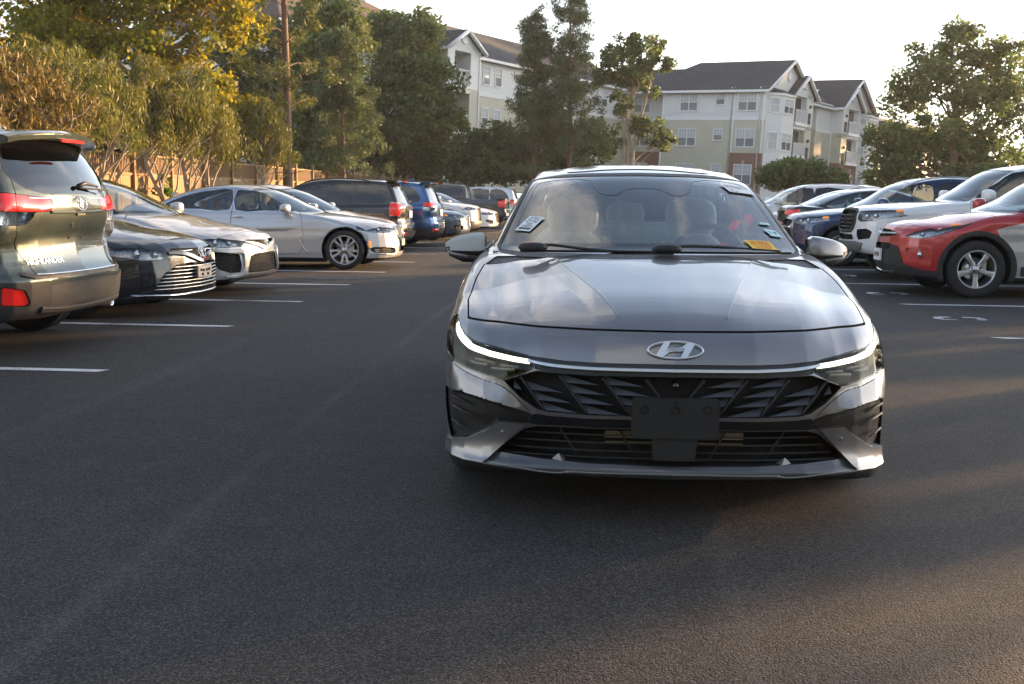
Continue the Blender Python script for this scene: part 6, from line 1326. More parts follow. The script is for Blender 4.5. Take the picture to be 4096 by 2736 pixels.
    # ---------- further left-hand row
    std_car('sedan', 'parked_car', 'car', sedan_spec(4.87, .92, 1.47, .76, .97), (-3.62, 29.6, 0), R(180), 'slate blue saloon with a large chrome-barred grille beyond the blue SUV', paint('slate_blue', (.055, .085, .12), .6, .3), .042, 'multi', extra=x_plain(CHR, True, 7), scale=.95)
    std_car('suv', 'suv', 'suv', suv_spec(4.9, .97, 1.74, .98, 1.12, wb=(.95, 3.85), r=.38, zb=.26), (-3.62, 32.4, 0), R(180), 'white SUV with a black lower bumper and stacked grille bars', paint('white2', (.70, .70, .70), 0, .3), .045, 'five', extra=x_plain(PL, True, 5), scale=.92, sill=.50, clad=.07)
    std_car('sedan', 'parked_car', 'car', sedan_spec(4.9, .92, 1.46, .74, .96), (-3.5, 36.6, 0), R(180), 'white saloon with a tall dark grille next to the grey pickup', paint('white3', (.72, .72, .72), 0, .3), .045, 'twin5', extra=x_plain(PL, True, 6), scale=.95)
    # ---------- pickups
    def pickup_spec(L_=5.39, hw=.945, h=1.79, cab_end=3.75, nose=1.08, **kw):
        low = [(.14, .40), (.03, .48), (.0, .62), (.005, .80), (.03, nose-.10), (.08, nose-.01), (.2, nose+.035), (.7, nose+.085), (1.25, nose+.125), (1.6, nose+.14), (3.6, nose+.14), (3.8, nose+.14), (L_-.3, nose+.16), (L_-.02, nose+.15), (L_, nose), (L_-.02, .75), (L_+.02, .62), (L_-.03, .48), (L_-.3, .42), (.6, .36)]
        gh = [(1.3, 1.0), (1.42, nose+.12), (1.75, 1.42), (2.08, 1.645), (2.28, 1.72), (2.8, 1.785), (3.3, 1.78), (cab_end-.12, 1.73), (cab_end-.02, 1.60), (cab_end+.03, nose+.14), (cab_end, 1.0)]
        sp = dict(hw=hw, ztop=h, zb=.36, k=.055, kg=.08, kb=.03, low=low, gh=gh, front=([0, .3, .5, .65, .75, .85, .92], [0, .02, .055, .11, .17, .27, .38]), rear=([0, .7, .9], [0, .01, .05]), crown=([0, .25, .8, 1.2, 2, L_], [.02, .05, .07, .05, .03, .02]),
            sec=([.1, .4, .6, .8, 1.0, 1.15, 1.3], [hw-.04, hw-.01, hw, hw, hw-.012, hw-.05, hw-.08]), plan=([0, .6, 1.0, 2.3, L_-.5, L_], [1.0, 1.01, 1.01, .985, .99, .97]), ghw=(nose+.12, hw-.09, h-.08, hw-.23, .26, .05, .03), gx=(1.42, cab_end), ghplan=([1.1, 1.6, 2.1, 3.0, cab_end], [.96, .99, 1.0, 1.0, .98]), rcrown=.04,
            wells=[(.95, .39, .46, hw-.30), (4.17, .39, .46, hw-.30)], wheel=((.95, 4.17), .39), h=h, belt=nose+.12, L=L_, c=.27, flank=.006)
        b = sp['belt']; sp['sw'] = [[(1.72, b+.02), (2.08, b+.28), (2.3, h-.165), (2.62, h-.15), (2.72, h-.155), (2.72, b+.03)], [(2.82, b+.03), (2.82, h-.155), (3.45, h-.165), (3.56, h-.20), (3.58, b+.05)]]; sp['rw'] = [(0, b+.08), (.55, b+.08), (.60, b+.12), (.55, h-.17), (0, h-.15)]
        def bed(f, x, y, z): return smax(f, -np.maximum(np.maximum(np.abs(x-(cab_end+L_)/2-.02)-(L_-cab_end)/2+.10, y-hw+.10), .75-z), .02)
        sp['bumps'] = (bed,); sp.update(kw); return sp
    def x_taco(car, root, PM):
        lamp(car, 'f', [(.52, 1.035), (.70, 1.05), (.90, 1.06), (.97, 1.04), (.94, .96), (.82, .90), (.62, .885), (.54, .92)], root, 'headlight', .07, items=lampset('amber')(car), bucket=mat('lamp_bucket3', (.3, .3, .3)))
        p = sym([(0, 1.07), (.38, 1.06), (.45, 1.03), (.48, .88), (.44, .78), (.36, .73), (0, .72)]); go = recess(car, 'f', p, root, 'grille', HOLE, (.07, 0, 0))[0]
        strip(car, 'f', p+[p[0]], root, 'grille_rim', PL, .05, .02, .0, smooth=False)
        for z in (.97, .91, .85, .79):
            q = [(float(np.interp(abs(y), *car.sp['front']))+.02, y, z) for y in np.linspace(-.43, .43, 13)]; b = MB(); b.tube(q, .015, 6); b.build('grille_bar', PL, go)
        badge_at(car, root, 'f', 0, .90, .10, .07, 't', GREYPL, lift=.01)
        recess(car, 'f', [(.55, .76), (.74, .78), (.82, .74), (.80, .63), (.60, .60), (.56, .66)], root, 'fog_lamp_recess', HOLE, (.06, 0, 0), split=True)
        recess(car, 'f', sym([(0, .68), (.42, .68), (.48, .60), (0, .585)]), root, 'lower_grille', HOLE, (.06, 0, 0))
        pc = car.cut('f', sym([(0, .57), (.55, .58), (.70, .56), (.62, .45), (0, .44)]), xmax=.6); put('skid_plate', offset(pc, d=.02), SILVPL, root)
    std_car('suv', 'pickup_truck', 'pickup', pickup_spec(), (3.86, 17.55, 0), R(0.5), 'white pickup truck with a black hexagonal grille parked nose-out beside the red SUV', paint('white4', (.74, .74, .74), 0, .3), .034, 'six', .25, extra=x_taco, glass_s=GL_D, clad=.0)
    def x_gpick(car, root, PM):
        for o in lamp(car, 'r', [(.76, 1.16), (.97, 1.17), (.97, .88), (.78, .86)], root, 'tail_light', .04, lens=REDL, bucket=REDL, xmin=4.9): pass
        groove(car, 'r', sym([(0, 1.3), (.72, 1.3), (.74, 1.2), (.74, .70), (0, .70)]), root, .01, .012, xmin=5.0)
        b = MB(); b.box((5.36, -.85, .50), (5.50, .85, .64)); b.build('rear_bumper', CHR, root, bevel=.03)
        b = MB(); b.box((5.40, -.1, 1.02), (5.43, .1, 1.09)); b.build('tailgate_handle', PL, root)
    std_car('suv', 'pickup_truck', 'pickup', pickup_spec(), (-3.55-4.95, 41.0, 0), R(0), 'dark grey crew-cab pickup truck parked tail-out at the far end', paint('gunmetal', (.045, .048, .054), .6, .32), .05, 'six', .25, extra=x_gpick, glass_s=GL_D, scale=.92)
    std_car('suv', 'suv', 'suv', suv_spec(4.7, .93, 1.70, .93, 1.06), (-3.3-4.7, 46.5, 0), R(0), 'pale silver SUV seen over the bed of the grey pickup', paint('pale_silver', (.55, .57, .60), .6, .3), .055, 'five', extra=x_forester([(.56, 1.08), (.78, 1.13), (.92, 1.10), (.90, .9), (.70, .92)], None), scale=.95, rails=False)
    # ---------- red and silver SUV on the right
    def x_rav(car, root, PM):
        for o in lamp(car, 's', [(.16, .755), (.26, .815), (.50, .885), (.78, .945), (.90, .965), (.90, .945), (.80, .90), (.62, .835), (.42, .765), (.28, .735)], root, 'headlight', .05, bucket=mat('lamp_bucket3', (.3, .3, .3)), ymin=.40):
            sg = 1 if o.data.vertices[0].co.y > 0 else -1
            for x, z, r_ in ((.34, .79, .03), (.52, .845, .03)): y = float(car.sy(x, z)[0])-.03; b = MB(); b.lathe([(0, .01), (r_*.6, .006), (r_, .0), (r_*1.1, -.03)], 14, Matrix.Translation((x, sg*y, z))@Matrix.Rotation(R(-90*sg), 4, 'X')); b.build('reflector', CLR, o)
            y = float(car.sy(.74, .915)[0])-.02; blob('indicator', AMB, o, (.74, sg*y, .913), (.085, .015, .020), (2.4, 2.4), 12, 8)
        go = recess(car, 'f', sym([(0, .84), (.20, .835), (.42, .80), (.44, .77), (.25, .745), (0, .735)]), root, 'grille', HOLE, (.05, 0, 0))[0]
        strip(car, 'f', [(-.42, .79), (-.2, .785), (0, .78), (.2, .785), (.42, .79)], root, 'grille_bar', SAT, .025, .02, -.005)
        badge_at(car, root, 'f', 0, .79, .08, .058, 't', lift=.022)
        recess(car, 'f', sym([(0, .66), (.32, .66), (.36, .60), (.30, .575), (0, .57)]), root, 'lower_grille', HOLE, (.05, 0, 0))
        for o in recess(car, 'f', [(.60, .605), (.78, .62), (.86, .585), (.85, .50), (.74, .47), (.64, .50)], root, 'fog_lamp_recess', PM, (.035, 0, 0), split=True):
            sg = 1 if o.data.vertices[0].co.y > 0 else -1; y = sg*.76; x = float(np.interp(.76, *car.sp['front']))+.015; blob('fog_lamp', CLR, o, (x, y, .535), (.03, .045, .045), (2, 2), 14, 10)
        pc = car.cut('f', sym([(0, .63), (.40, .64), (.50, .62), (.60, .42), (.80, .34), (1.0, .33), (1.0, .15), (0, .15)]), xmax=1.0); put('bumper_cladding', offset(pc, d=.010), GREYPL, root)
        strip(car, 'f', [(-.42, .30), (0, .29), (.42, .30)], root, 'skid_trim', CHR, .035, .012, .012)
        o = plate(car, root, 'f', 0, .50, WHT, .155, .078, .022, 'number_plate'); x0 = float(car.fx(0, .5)[0])
        b = MB()
        for i in range(5): b.box((x0-.029, -.10+.045*i, .475), (x0-.0265, -.075+.045*i, .53))
        b.build('plate_characters', mat('plate_ink', (.15, .06, .05), .6), o)['kind'] = 'stuff'
        # silver wrap on the flanks behind the front wheel
        pc = car.cut('s', [(1.18, .86), (1.30, .90), (1.6, .965), (2.2, 1.02), (4.4, 1.04), (4.4, .1), (1.1, .1), (1.30, .62)], ymin=.5)
        for h in halves(pc): put('flank_wrap', h, paint('wrap_silver', (.50, .50, .51), .6, .3), root)
        V = car.body
        strip(car, 's', [(1.5, .345), (2.4, .33), (3.2, .345)], root, 'sill_cladding', GREYPL, .12, .012, .0, side=-1)
    sp = suv_spec(4.57, .9225, 1.66, .90, 1.07, wb=(.97, 3.63), r=.362, zb=.25, cowl=1.18, front=([0, .3, .5, .65, .75, .85, .9], [0, .04, .10, .18, .27, .42, .54]))
    car, root = std_car('suv', 'suv', 'suv', sp, (3.72, 14.72, 0), R(.8), 'red SUV with silver flanks and grey wheel-arch cladding parked nose-out', paint('red', (.42, .018, .020), .25, .3), .030, 'five', .236, extra=x_rav, clad=.065, cladm=GREYPL, doors=False, seats=DASH)
    # ---------- blue crossover behind the white pickup
    def x_trax(car, root, PM):
        lamp(car, 'f', [(.44, .83), (.62, .86), (.80, .90), (.91, .93), (.92, .88), (.86, .80), (.66, .76), (.48, .77)], root, 'headlight', .06, items=lampset('amber')(car), bucket=mat('lamp_bucket2', (.1, .1, .1)))
        recess(car, 'f', sym([(0, .85), (.38, .83), (.40, .77), (.30, .72), (0, .71)]), root, 'upper_grille', HOLE, (.05, 0, 0)); strip(car, 'f', [(-.4, .70), (0, .69), (.4, .70)], root, 'grille_bar', CHR, .02, .01, .003)
        recess(car, 'f', sym([(0, .66), (.40, .66), (.48, .50), (.42, .42), (0, .41)]), root, 'lower_grille', HOLE, (.05, 0, 0))
    std_car('suv', 'suv', 'suv', suv_spec(4.3, .89, 1.65, .92, 1.06, wb=(.88, 3.45), r=.335, zb=.22), (3.48, 20.9, 0), R(0), 'dark blue crossover with amber indicators behind the white pickup', paint('navy', (.014, .032, .10), .5, .28), .036, 'twin5', extra=x_trax, rails=SAT, sill=.32, clad=.05)
    # ---------- black saloon, tail out, and two more roofs
    def x_tail(car, root, PM):
        q = car.sp['q']
        for o in lamp(car, 'r', [(.48, .98), (.80, 1.00), (.93, .98), (.93, .86), (.70, .86), (.50, .90)], root, 'tail_light', .04, lens=REDL, bucket=CLR, xmin=4.0): pass
        groove(car, 'r', sym([(0, 1.3), (.52, 1.3), (.50, .80), (0, .79)]), root, .008, .01, xmin=4.3); plate(car, root, 'r', 0, .74, WHT)
    std_car('sedan', 'parked_car', 'car', sedan_spec(4.85, .92, 1.46, .74, .97), (3.85+4.85, 24.2, 0), R(180), 'black saloon parked tail-out behind the dark blue crossover', paint('black2', (.010, .010, .012), .2, .25), .042, 'five', extra=x_tail)
    std_car('sedan', 'parked_car', 'car', sedan_spec(4.85, .92, 1.47, .74, .97), (3.5, 27.4, 0), R(0), 'dark saloon with light roof edge glimpsed beyond the black saloon', paint('graphite', (.06, .065, .07), .6, .3), .05, 'five', extra=x_plain(), trimmat=CHR)
    std_car('suv', 'suv', 'suv', suv_spec(4.7, .93, 1.64, .93, 1.06), (3.2, 30.6, 0), R(0), 'white SUV with roof rails furthest along the right-hand row', paint('white5', (.72, .72, .72), 0, .3), .055, 'five', extra=x_plain(), rails=SAT)
    # ---------- dark SUV driving off, seen through the saloon's windows
    def x_away(car, root, PM):
        X = car.sp['L']
        for o in lamp(car, 'r', [(.40, 1.13), (.86, 1.14), (.86, 1.07), (.42, 1.08)], root, 'tail_light', .03, lens=REDG, bucket=REDG, xmin=X-.8): pass
    std_car('suv', 'suv', 'suv', suv_spec(4.6, .91, 1.62, .9, 1.02), (.97, 31.2, 0), R(-90), 'dark SUV driving away with red tail lights lit, seen through the grey saloon', paint('charcoal', (.03, .032, .036), .5, .3), .055, 'five', extra=x_away, doors=False, mirrors=False)
build_cars()
# ================================================================== the grey saloon in the aisle
def build_main_car():
    wing_t = ([.5, .53, .646, .732, .828, .9], [.40, .409, .501, .516, .543, .577]); wing_b = ([.5, .534, .686, .813, .9], [.40, .402, .437, .456, .432])
    def wing(f, x, y, z):
        zt = np.interp(y, *wing_t); zb = np.interp(y, *wing_b); t = np.clip((zt-z)/np.maximum(zt-zb, .01), 0, 1)
        return f-.034*t*sstep(-.024, .0, z-zb)*sstep(.545, .70, y)*(1-sstep(.82, .89, y))*(1-sstep(.6, .9, x))
    def creases(f, x, y, z):
        yc = np.interp(x, [.05, .13, 1.12], [.165, .19, .465]); m_ = sstep(.10, .22, x)*(1-sstep(1.1, 1.3, x))*sstep(.6, .7, z)
        f = f-.009*m_*np.clip(1-np.maximum(y-yc, 0)/.085, 0, 1)
        yo = np.interp(x, [.1, 1.2], [.60, .72])                       # soft outer shoulder of the hood
        return f+.010*m_*sstep(-.10, .02, y-yo)*(1-sstep(.03, .14, y-yo))
    def lipf(f, x, y, z):                                              # splitter lip and undercut above it
        m_ = (1-sstep(.5, .8, x)); zl = .205-.02*sstep(.3, .75, y)
        return f-.018*m_*np.exp(-((z-zl)/.024)**2)+.012*m_*np.exp(-((z-zl-.075)/.05)**2)*(1-sstep(.5, .7, y))
    def flank(f, x, y, z):
        m_ = sstep(.7, 1.0, x)*(1-sstep(4.2, 4.5, x)); return f+.014*m_*np.exp(-((z-.60)/.07)**2)+.010*m_*np.exp(-((z-.34)/.06)**2)
    sp = dict(hw=.912, ztop=1.415, zb=.15, k=.065, kg=.05, kb=.03,
        low=[(.10, .162), (.02, .178), (-.002, .205), (.004, .24), (.016, .30), (.012, .36), (.002, .41), (.0, .50), (.008, .57), (.026, .62), (.062, .68), (.13, .738), (.3, .805), (.6, .868), (.9, .920), (1.15, .952), (1.5, .985), (2.5, 1.0), (3.6, 1.0), (4.2, 1.03), (4.5, 1.05), (4.62, 1.02), (4.66, .9), (4.70, .70), (4.68, .5), (4.62, .3), (4.5, .2), (4.2, .165), (.5, .155)],
        gh=[(1.06, .86), (1.13, .935), (1.5, 1.115), (1.86, 1.275), (2.02, 1.332), (2.25, 1.374), (2.6, 1.408), (2.95, 1.408), (3.3, 1.376), (3.6, 1.31), (3.95, 1.18), (4.2, 1.075), (4.3, .98), (4.2, .86)],
        front=([0, .3, .5, .62, .72, .8, .86, .9], [0, .025, .08, .13, .19, .26, .34, .46]), rear=([0, .5, .75, .9], [0, .04, .12, .28]),
        crown=([0, .25, .8, 1.2, 2, 4.2, 4.7], [.02, .055, .085, .06, .03, .04, .05]),
        sec=([.1, .2, .3, .45, .6, .7, .8, .9, 1.0, 1.1], [.86, .892, .902, .905, .912, .908, .892, .868, .835, .80]),
        plan=([0, .6, 1.0, 2.3, 3.7, 4.4, 4.7], [1.0, 1, 1.0, .985, 1.0, .965, .92]),
        ghw=(.95, .80, 1.33, .60, .27, .28, .035), gx=(1.1, 4.25), ghplan=([1.1, 1.5, 2.0, 3.0, 3.8, 4.3], [.95, .98, 1.0, 1.0, .95, .86]), rcrown=.05,
        wells=[(.90, .325, .375, .62), (3.62, .325, .375, .62)], bumps=(wing, creases, lipf, flank),
        xs=lambda c: np.concatenate([np.arange(-.1, 1.3, c*.8), np.arange(1.3, 4.85, c*1.9)]))
    car = Car(sp, .0155)
    ycr = lambda x: np.interp(x, [.05, .13, 1.12], [.165, .19, .465])
    ps = []
    for p_, sg in zip(clip(car.body, np.where((car.body.V[:, 2] > .55) & (car.body.V[:, 0] < 1.35), np.abs(car.body.V[:, 1])-ycr(car.body.V[:, 0]), 1.0)), (-1, 1)):
        near = np.abs(np.abs(p_.V[:, 1])-ycr(p_.V[:, 0])) < .004; Q_ = p_.V.copy(); Q_[near, 1] += sg*np.sign(Q_[near, 1])*.007; p_.Nn = car.nrm(Q_); ps.append(p_)
    car.body = merge(*ps)
    root = empty('parked_car', (.285, 3.9, 0), R(92.1), 'grey compact saloon standing in the aisle with its running lights on', 'car')
    PM = paint('warm_grey', (.225, .215, .217), .72, .33, back=(.45, .46, .45))
    liners(car, root)
    GLE = glass('clear_side_glass', (.80, .88, .87))
    # --- glazing
    ws = [(0, .955), (.4, .953), (.62, .950), (.722, .958), (.735, .975), (.70, 1.06), (.655, 1.17), (.61, 1.275), (.590, 1.312), (.574, 1.320), (.3, 1.334), (0, 1.338)]
    ws = ws+[(-a, b) for a, b in ws[::-1]]
    win = window(car, 'f', ws, root, 'windscreen', GL_W, rim=.016, split=False, xmax=2.25, xmin=1.0, rimmat=PL)[0]
    # ceramic border of the screen and the sensor housing patch
    me = win.data; V = np.array([v.co for v in me.vertices]); T = np.array([p.vertices for p in me.polygons]); Nn = car.nrm(V)
    sv = sdpoly(np.stack([np.abs(V[:, 1]), V[:, 2]], 1), smooth_poly([(0, 1.0), (.35, .997), (.60, .992), (.66, 1.008), (.655, 1.07), (.60, 1.2), (.57, 1.27), (.54, 1.293), (.28, 1.305), (.262, 1.27), (.22, 1.235), (.15, 1.228), (.11, 1.248), (.06, 1.262), (0, 1.264), (-.06, 1.262), (-.3, 1.3), (-.7, 1.2), (-.7, 1.0)], 3))
    clear, frit = clip(Piece(V, Nn, T), sv); put('windscreen_border', offset(frit, d=.0015, walls=False), GB, win)
    sw = [(1.42, .985), (1.9, 1.19), (2.2, 1.275), (2.5, 1.315), (2.56, 1.30), (2.56, .98)]
    window(car, 's', sw, root, 'front_door_window', GLE, rim=.018)
    window(car, 's', [(2.66, .98), (2.66, 1.31), (3.0, 1.31), (3.35, 1.26), (3.62, 1.15), (3.72, 1.06), (3.68, 1.0)], root, 'rear_door_window', GLE, rim=.018)
    rw = [(0, 1.085), (.5, 1.085), (.58, 1.10), (.55, 1.2), (.50, 1.31), (.3, 1.325), (0, 1.33)]; rw += [(-a, b) for a, b in rw[::-1]]
    window(car, 'r', rw, root, 'rear_window', GLE, rim=.03, split=False)
    # --- lamps
    hl = [(.857, .722), (.836, .688), (.809, .663), (.765, .647), (.687, .638), (.599, .625), (.548, .617), (.523, .580), (.585, .545), (.642, .523), (.732, .538), (.803, .551), (.852, .562), (.893, .585), (.90, .64), (.885, .70)]
    top = [(.862, .705), (.846, .672), (.818, .646), (.775, .629), (.70, .617), (.62, .608), (.548, .602)]
    def hitems(o, sg):
        q = car.line('f', [(sg*a, b) for a, b in top], -.014, 5)
        strip(car, 'f', [(sg*a, b_) for a, b_ in top], o, 'light_housing', GB, [.05, .034, .026], .004, -.030); strip(car, 'f', [(sg*a, b_) for a, b_ in top], o, 'running_light', DRLM, [.030, .022, .016], .006, -.018)
        for i, (ya, za, yb, zb) in enumerate([(.60, .585, .68, .590), (.70, .592, .79, .600), (.62, .568, .72, .572), (.74, .575, .82, .583)]):
            p = car.line('f', [(sg*ya, za-.004), (sg*yb, zb-.012)], -.045, 6); bb = MB(); bb.tube(p, .007, 6, flat=1.3); bb.build('light_guide', SILVPL, o)
    lamp(car, 'f', hl, root, 'headlight', .075, items=hitems, lens=glass('smoked_lens', (.55, .55, .46), gl=.28), bucket=mat('lamp_bucket', (.012, .012, .010), .35, .2, noise=.3, nscale=60), rim=.005)
    # --- front openings
    band = [(0, .611), (.224, .609), (.409, .610), (.492, .616), (.552, .620), (.524, .577), (.510, .569), (.437, .563), (.305, .562), (0, .565)]; band += [(-a, b) for a, b in band[::-1]]
    pc = car.cut('f', band); put('grille_surround', offset(pc, d=-.004), mat('surround_black', (.012, .012, .014), .4, noise=.15), root)
    gr = [(0, .565), (.305, .562), (.437, .563), (.513, .568), (.577, .545), (.640, .519), (.572, .458), (.511, .422), (.469, .414), (.343, .413), (.162, .415), (0, .417)]; gp = gr+[(-a, b) for a, b in gr[::-1]]
    go = recess(car, 'f', gp, root, 'grille', HOLE, (.07, 0, 0))[0]
    GF = mat('grille_facet', (.20, .215, .25), .32, .6, coat=.5, noise=.15, nscale=12)
    gpoly = np.array(gp)
    ztop_ = lambda y: float(np.interp(abs(y), [0, .305, .437, .513, .577, .64], [.562, .559, .56, .563, .54, .515])); zbot_ = lambda y: float(np.interp(abs(y), [0, .162, .343, .469, .511, .572, .64], [.419, .417, .415, .416, .424, .46, .517]))
    rows = 4
    for sg in (-1, 1):
        tops = [.105, .265, .425, .585, .70]; shift = -.105
        for k_ in range(-1, 5):
            yt = .105+.160*k_                                    # rib top (outer) -> bottom (inner)
            p0 = np.array([yt+.012, .566]); p1 = np.array([yt+shift, .415]); pts = [p0+(p1-p0)*t for t in np.linspace(0, 1, 13)]
            pts = [p for p in pts if p[0] > .005 and zbot_(p[0])-.004 < p[1] < ztop_(p[0])+.004]
            if len(pts) > 2:
                q = [Vector((float(car_x)+.012, sg*p[0], p[1])) for p, car_x in zip(pts, np.interp([p[0] for p in pts], sp['front'][0], sp['front'][1])+.004)]
                b = MB(); b.tube(q, .0055, 5); b.build('grille_rib', PL, go)
            for r_ in range(rows):
                za = .556-.037*r_; t = (.566-za)/.151; yo = yt+.16+.012+(shift-.012)*t-.006; yi = yt+.012+(shift-.012)*t+.010
                tri = [(yo, za), (yo-.022, za-.026), (yi, za-.030)]
                if min(p[0] for p in tri) < .01 or any(not (zbot_(p[0]) < p[1] < ztop_(p[0])+.002) for p in tri):
                    tri = [(min(p[0], .60), p[1]) for p in tri]
                    if min(p[0] for p in tri) < .01 or any(not (zbot_(p[0])-.004 < p[1] < ztop_(p[0])+.006) for p in tri): continue
                X = np.interp([p[0] for p in tri], sp['front'][0], sp['front'][1])+np.array([.050, .012, .014])
                Vv = [Vector((X[i], sg*tri[i][0], tri[i][1])) for i in range(3)]; b = MB()
                b.add(Vv+[v+Vector((.02, 0, -.004)) for v in Vv], [(0, 1, 2), (5, 4, 3), (0, 3, 4, 1), (1, 4, 5, 2), (2, 5, 3, 0)]); b.build('grille_blade', GF, go)
    strip(car, 'f', [(-.545, .602), (-.522, .597), (-.45, .589), (-.305, .586), (-.15, .586), (0, .587), (.15, .586), (.305, .586), (.45, .589), (.522, .597), (.545, .602)], root, 'chrome_strip', SAT, [.010, .015, .014, .014, .014, .015, .010], .006, .003)
    for sg in (-1, 1): strip(car, 't', [(x_, sg*float(np.interp(x_, [.05, .13, 1.12], [.165, .19, .465]))) for x_ in (.19, .45, .8, 1.07)], root, 'hood_crease', PM, .008, .0016, .0002, sub=10, smooth=True)
    mid = [(0, .404), (.162, .402), (.343, .399), (.455, .399), (.50, .4035), (.522, .404), (.548, .363), (.51, .358), (.161, .367), (0, .370)]; mid += [(-a, b) for a, b in mid[::-1]]
    pc = car.cut('f', mid); put('bumper_black_band', offset(pc, d=-.004), GB, root)
    lowp = [(0, .368), (.161, .365), (.505, .356), (.555, .340), (.672, .238), (.50, .230), (.30, .229), (0, .229)]; lowp += [(-a, b) for a, b in lowp[::-1]]
    lo = recess(car, 'f', lowp, root, 'lower_intake', HOLE, (.13, 0, 0))[0]
    for i, z in enumerate((.335, .305, .275, .249)):
        ym = float(np.interp(z, [.238, .34], [.655, .55])); q = [(float(np.interp(abs(y), *sp['front']))+.035, y, z-.012*(abs(y)/.6)**2) for y in np.linspace(-ym, ym, 21)]
        b = MB(); b.tube(q, .0042, 6, flat=.8); b.build('intake_bar', PL, lo)
    for sg in (-1, 1):
        for y0, y1 in ((.20, .13), (.43, .345)):
            b = MB(); b.tube([(float(np.interp(y, *sp['front']))+.05, sg*y, z) for y, z in ((y0, .36), (.5*(y0+y1), .295), (y1, .232))], .0045, 5); b.build('intake_rib', PL, lo)
    RADM = mat('radiator', (.30, .24, .15), .5, .5, noise=.35, nscale=90)
    for i, (z0, z1) in enumerate(((.349, .362), (.315, .341), (.290, .300))):
        b = MB(); b.box((.10, -.27, z0), (.115, .25, z1)); b.build('radiator_fins', RADM, lo)
    vent = [(.91, .434), (.86, .4475), (.813, .4585), (.75, .449), (.686, .4395), (.61, .4225), (.56, .410), (.52, .400), (.545, .361), (.663, .360), (.689, .335), (.787, .267), (.865, .243), (.888, .30)]
    for o in recess(car, 'f', vent, root, 'air_curtain', mat('vent_black', (.014, .013, .012), .5, noise=.2), (.055, 0, 0), split=True, xmax=.50):
        sg = 1 if np.mean([v.co.y for v in o.data.vertices]) > 0 else -1
        for (ya, za, yb, zb) in ((.86, .415, .76, .40), (.86, .375, .74, .352), (.86, .315, .79, .295)):
            b = MB(); b.tube([(float(np.interp(y, *sp['front']))+.03, sg*y, z) for y, z in ((ya, za), (.5*(ya+yb), .5*(za+zb)), (yb, zb))], [.006, .004, .002], 6); b.build('vent_fin', PL, o)
    blade = [(.663, .361), (.552, .362), (.70, .212), (.722, .196), (.80, .190), (.893, .190), (.905, .225), (.868, .241), (.787, .266), (.70, .322)]
    pc = car.cut('f', blade, xmax=.47)
    for h in halves(pc):
        V = h.V; y = np.abs(V[:, 1]); t = sstep(.20, .36, V[:, 2]); h2 = offset(Piece(h.V, h.Nn, h.T), vec=np.stack([-.030+0*t, 0*y, 0*y], 1)); o = put('bumper_blade', h2, PM, root)
    lip = [(0, .229), (.30, .229), (.50, .230), (.672, .238), (.722, .196), (.69, .150), (0, .13)]; lip += [(-a, b) for a, b in lip[::-1]]
    pc = car.cut('f', lip); put('front_lip', offset(pc, d=.003), mat('lip_grey', (.085, .085, .095), .32, .3, coat=.4, noise=.1, nscale=9), root)
    for sg in (-1, 1):
        b = MB(); x0 = float(car.fx(.42, .21)[0])
        b.add([(x0+.05, sg*.455, .226), (x0+.04, sg*.425, .255), (x0+.06, sg*.395, .228), (x0-.022, sg*.388, .192)], [(0, 1, 3), (1, 2, 3), (0, 3, 2), (0, 2, 1)]); b.build('lip_fin', SILVPL, root)
    strip(car, 'f', [(-.70, .196), (-.56, .193), (-.43, .190), (-.385, .198), (-.2, .203), (0, .206), (.2, .203), (.385, .198), (.43, .190), (.56, .193), (.70, .196)], root, 'lip_edge', SILVPL, .005, .003, .004, sub=4)
    # --- panels
    hood = [(.05, 0), (.05, .2), (.06, .4), (.08, .57), (.18, .715), (.26, .768), (.42, .80), (.7, .825), (.95, .812), (1.17, .79), (1.125, .5), (1.10, .25), (1.09, 0)]; hood += [(a, -b) for a, b in hood[::-1]]
    panel(car, 't', hood, root, 'hood', PM, split=False, w=.007, zmin=.722)
    cowl = [(1.085, 0), (1.095, .25), (1.12, .5), (1.165, .79), (1.30, .74), (1.20, .5), (1.16, 0)]; cowl += [(a, -b) for a, b in cowl[::-1]]
    pc = car.cut('t', cowl, zmin=.8, zmax=1.02)
    for h in halves(pc): put('cowl_panel', offset(h, d=-.006), PL, root)
    panel(car, 's', [(1.36, .36), (1.30, .62), (1.34, .93), (1.42, .985), (1.93, 1.215), (2.2, 1.30), (2.55, 1.345), (2.60, 1.30), (2.61, .5), (2.60, .27), (1.5, .25)], root, 'front_door', PM)
    panel(car, 's', [(2.61, .27), (2.62, 1.34), (3.0, 1.345), (3.4, 1.28), (3.72, 1.13), (3.75, 1.0), (3.60, .78), (3.30, .66), (3.18, .45), (3.15, .27)], root, 'rear_door', PM)
    for sg in (-1, 1): strip(car, 'f', [(sg*p, q) for p, q in ((.895, .572), (.828, .541), (.732, .514), (.650, .498), (.58, .45), (.54, .412))], root, 'bumper_seam', SEAM, .0035, .001, .0)
    sr = [(2.25, 0), (2.26, .30), (2.30, .40), (2.9, .40), (2.93, 0)]; sr += [(a, -b) for a, b in sr[::-1]]
    pc = car.cut('t', sr, zmin=1.2); put('sunroof', offset(pc, d=.004), GB, root)
    tl = [(0, .86), (.6, .86), (.85, .88), (.85, .82), (.6, .80), (0, .81)]; tl += [(-a, b) for a, b in tl[::-1]]
    pc = car.cut('r', tl); put('tail_light', offset(pc, d=.002), REDL, root)
    put('body', car.body, PM, root)
    # --- emblem, plate bracket, camera
    P0 = Vector((float(car.fx(0., .660)[0]), 0, .660)); nv = Vector(car.nrm([P0])[0]); mt_ = frame(P0+nv*.002, (0, -1, 0), Vector((nv.z*-1, 0, abs(nv.x))) if False else Vector((0, 0, 1)))
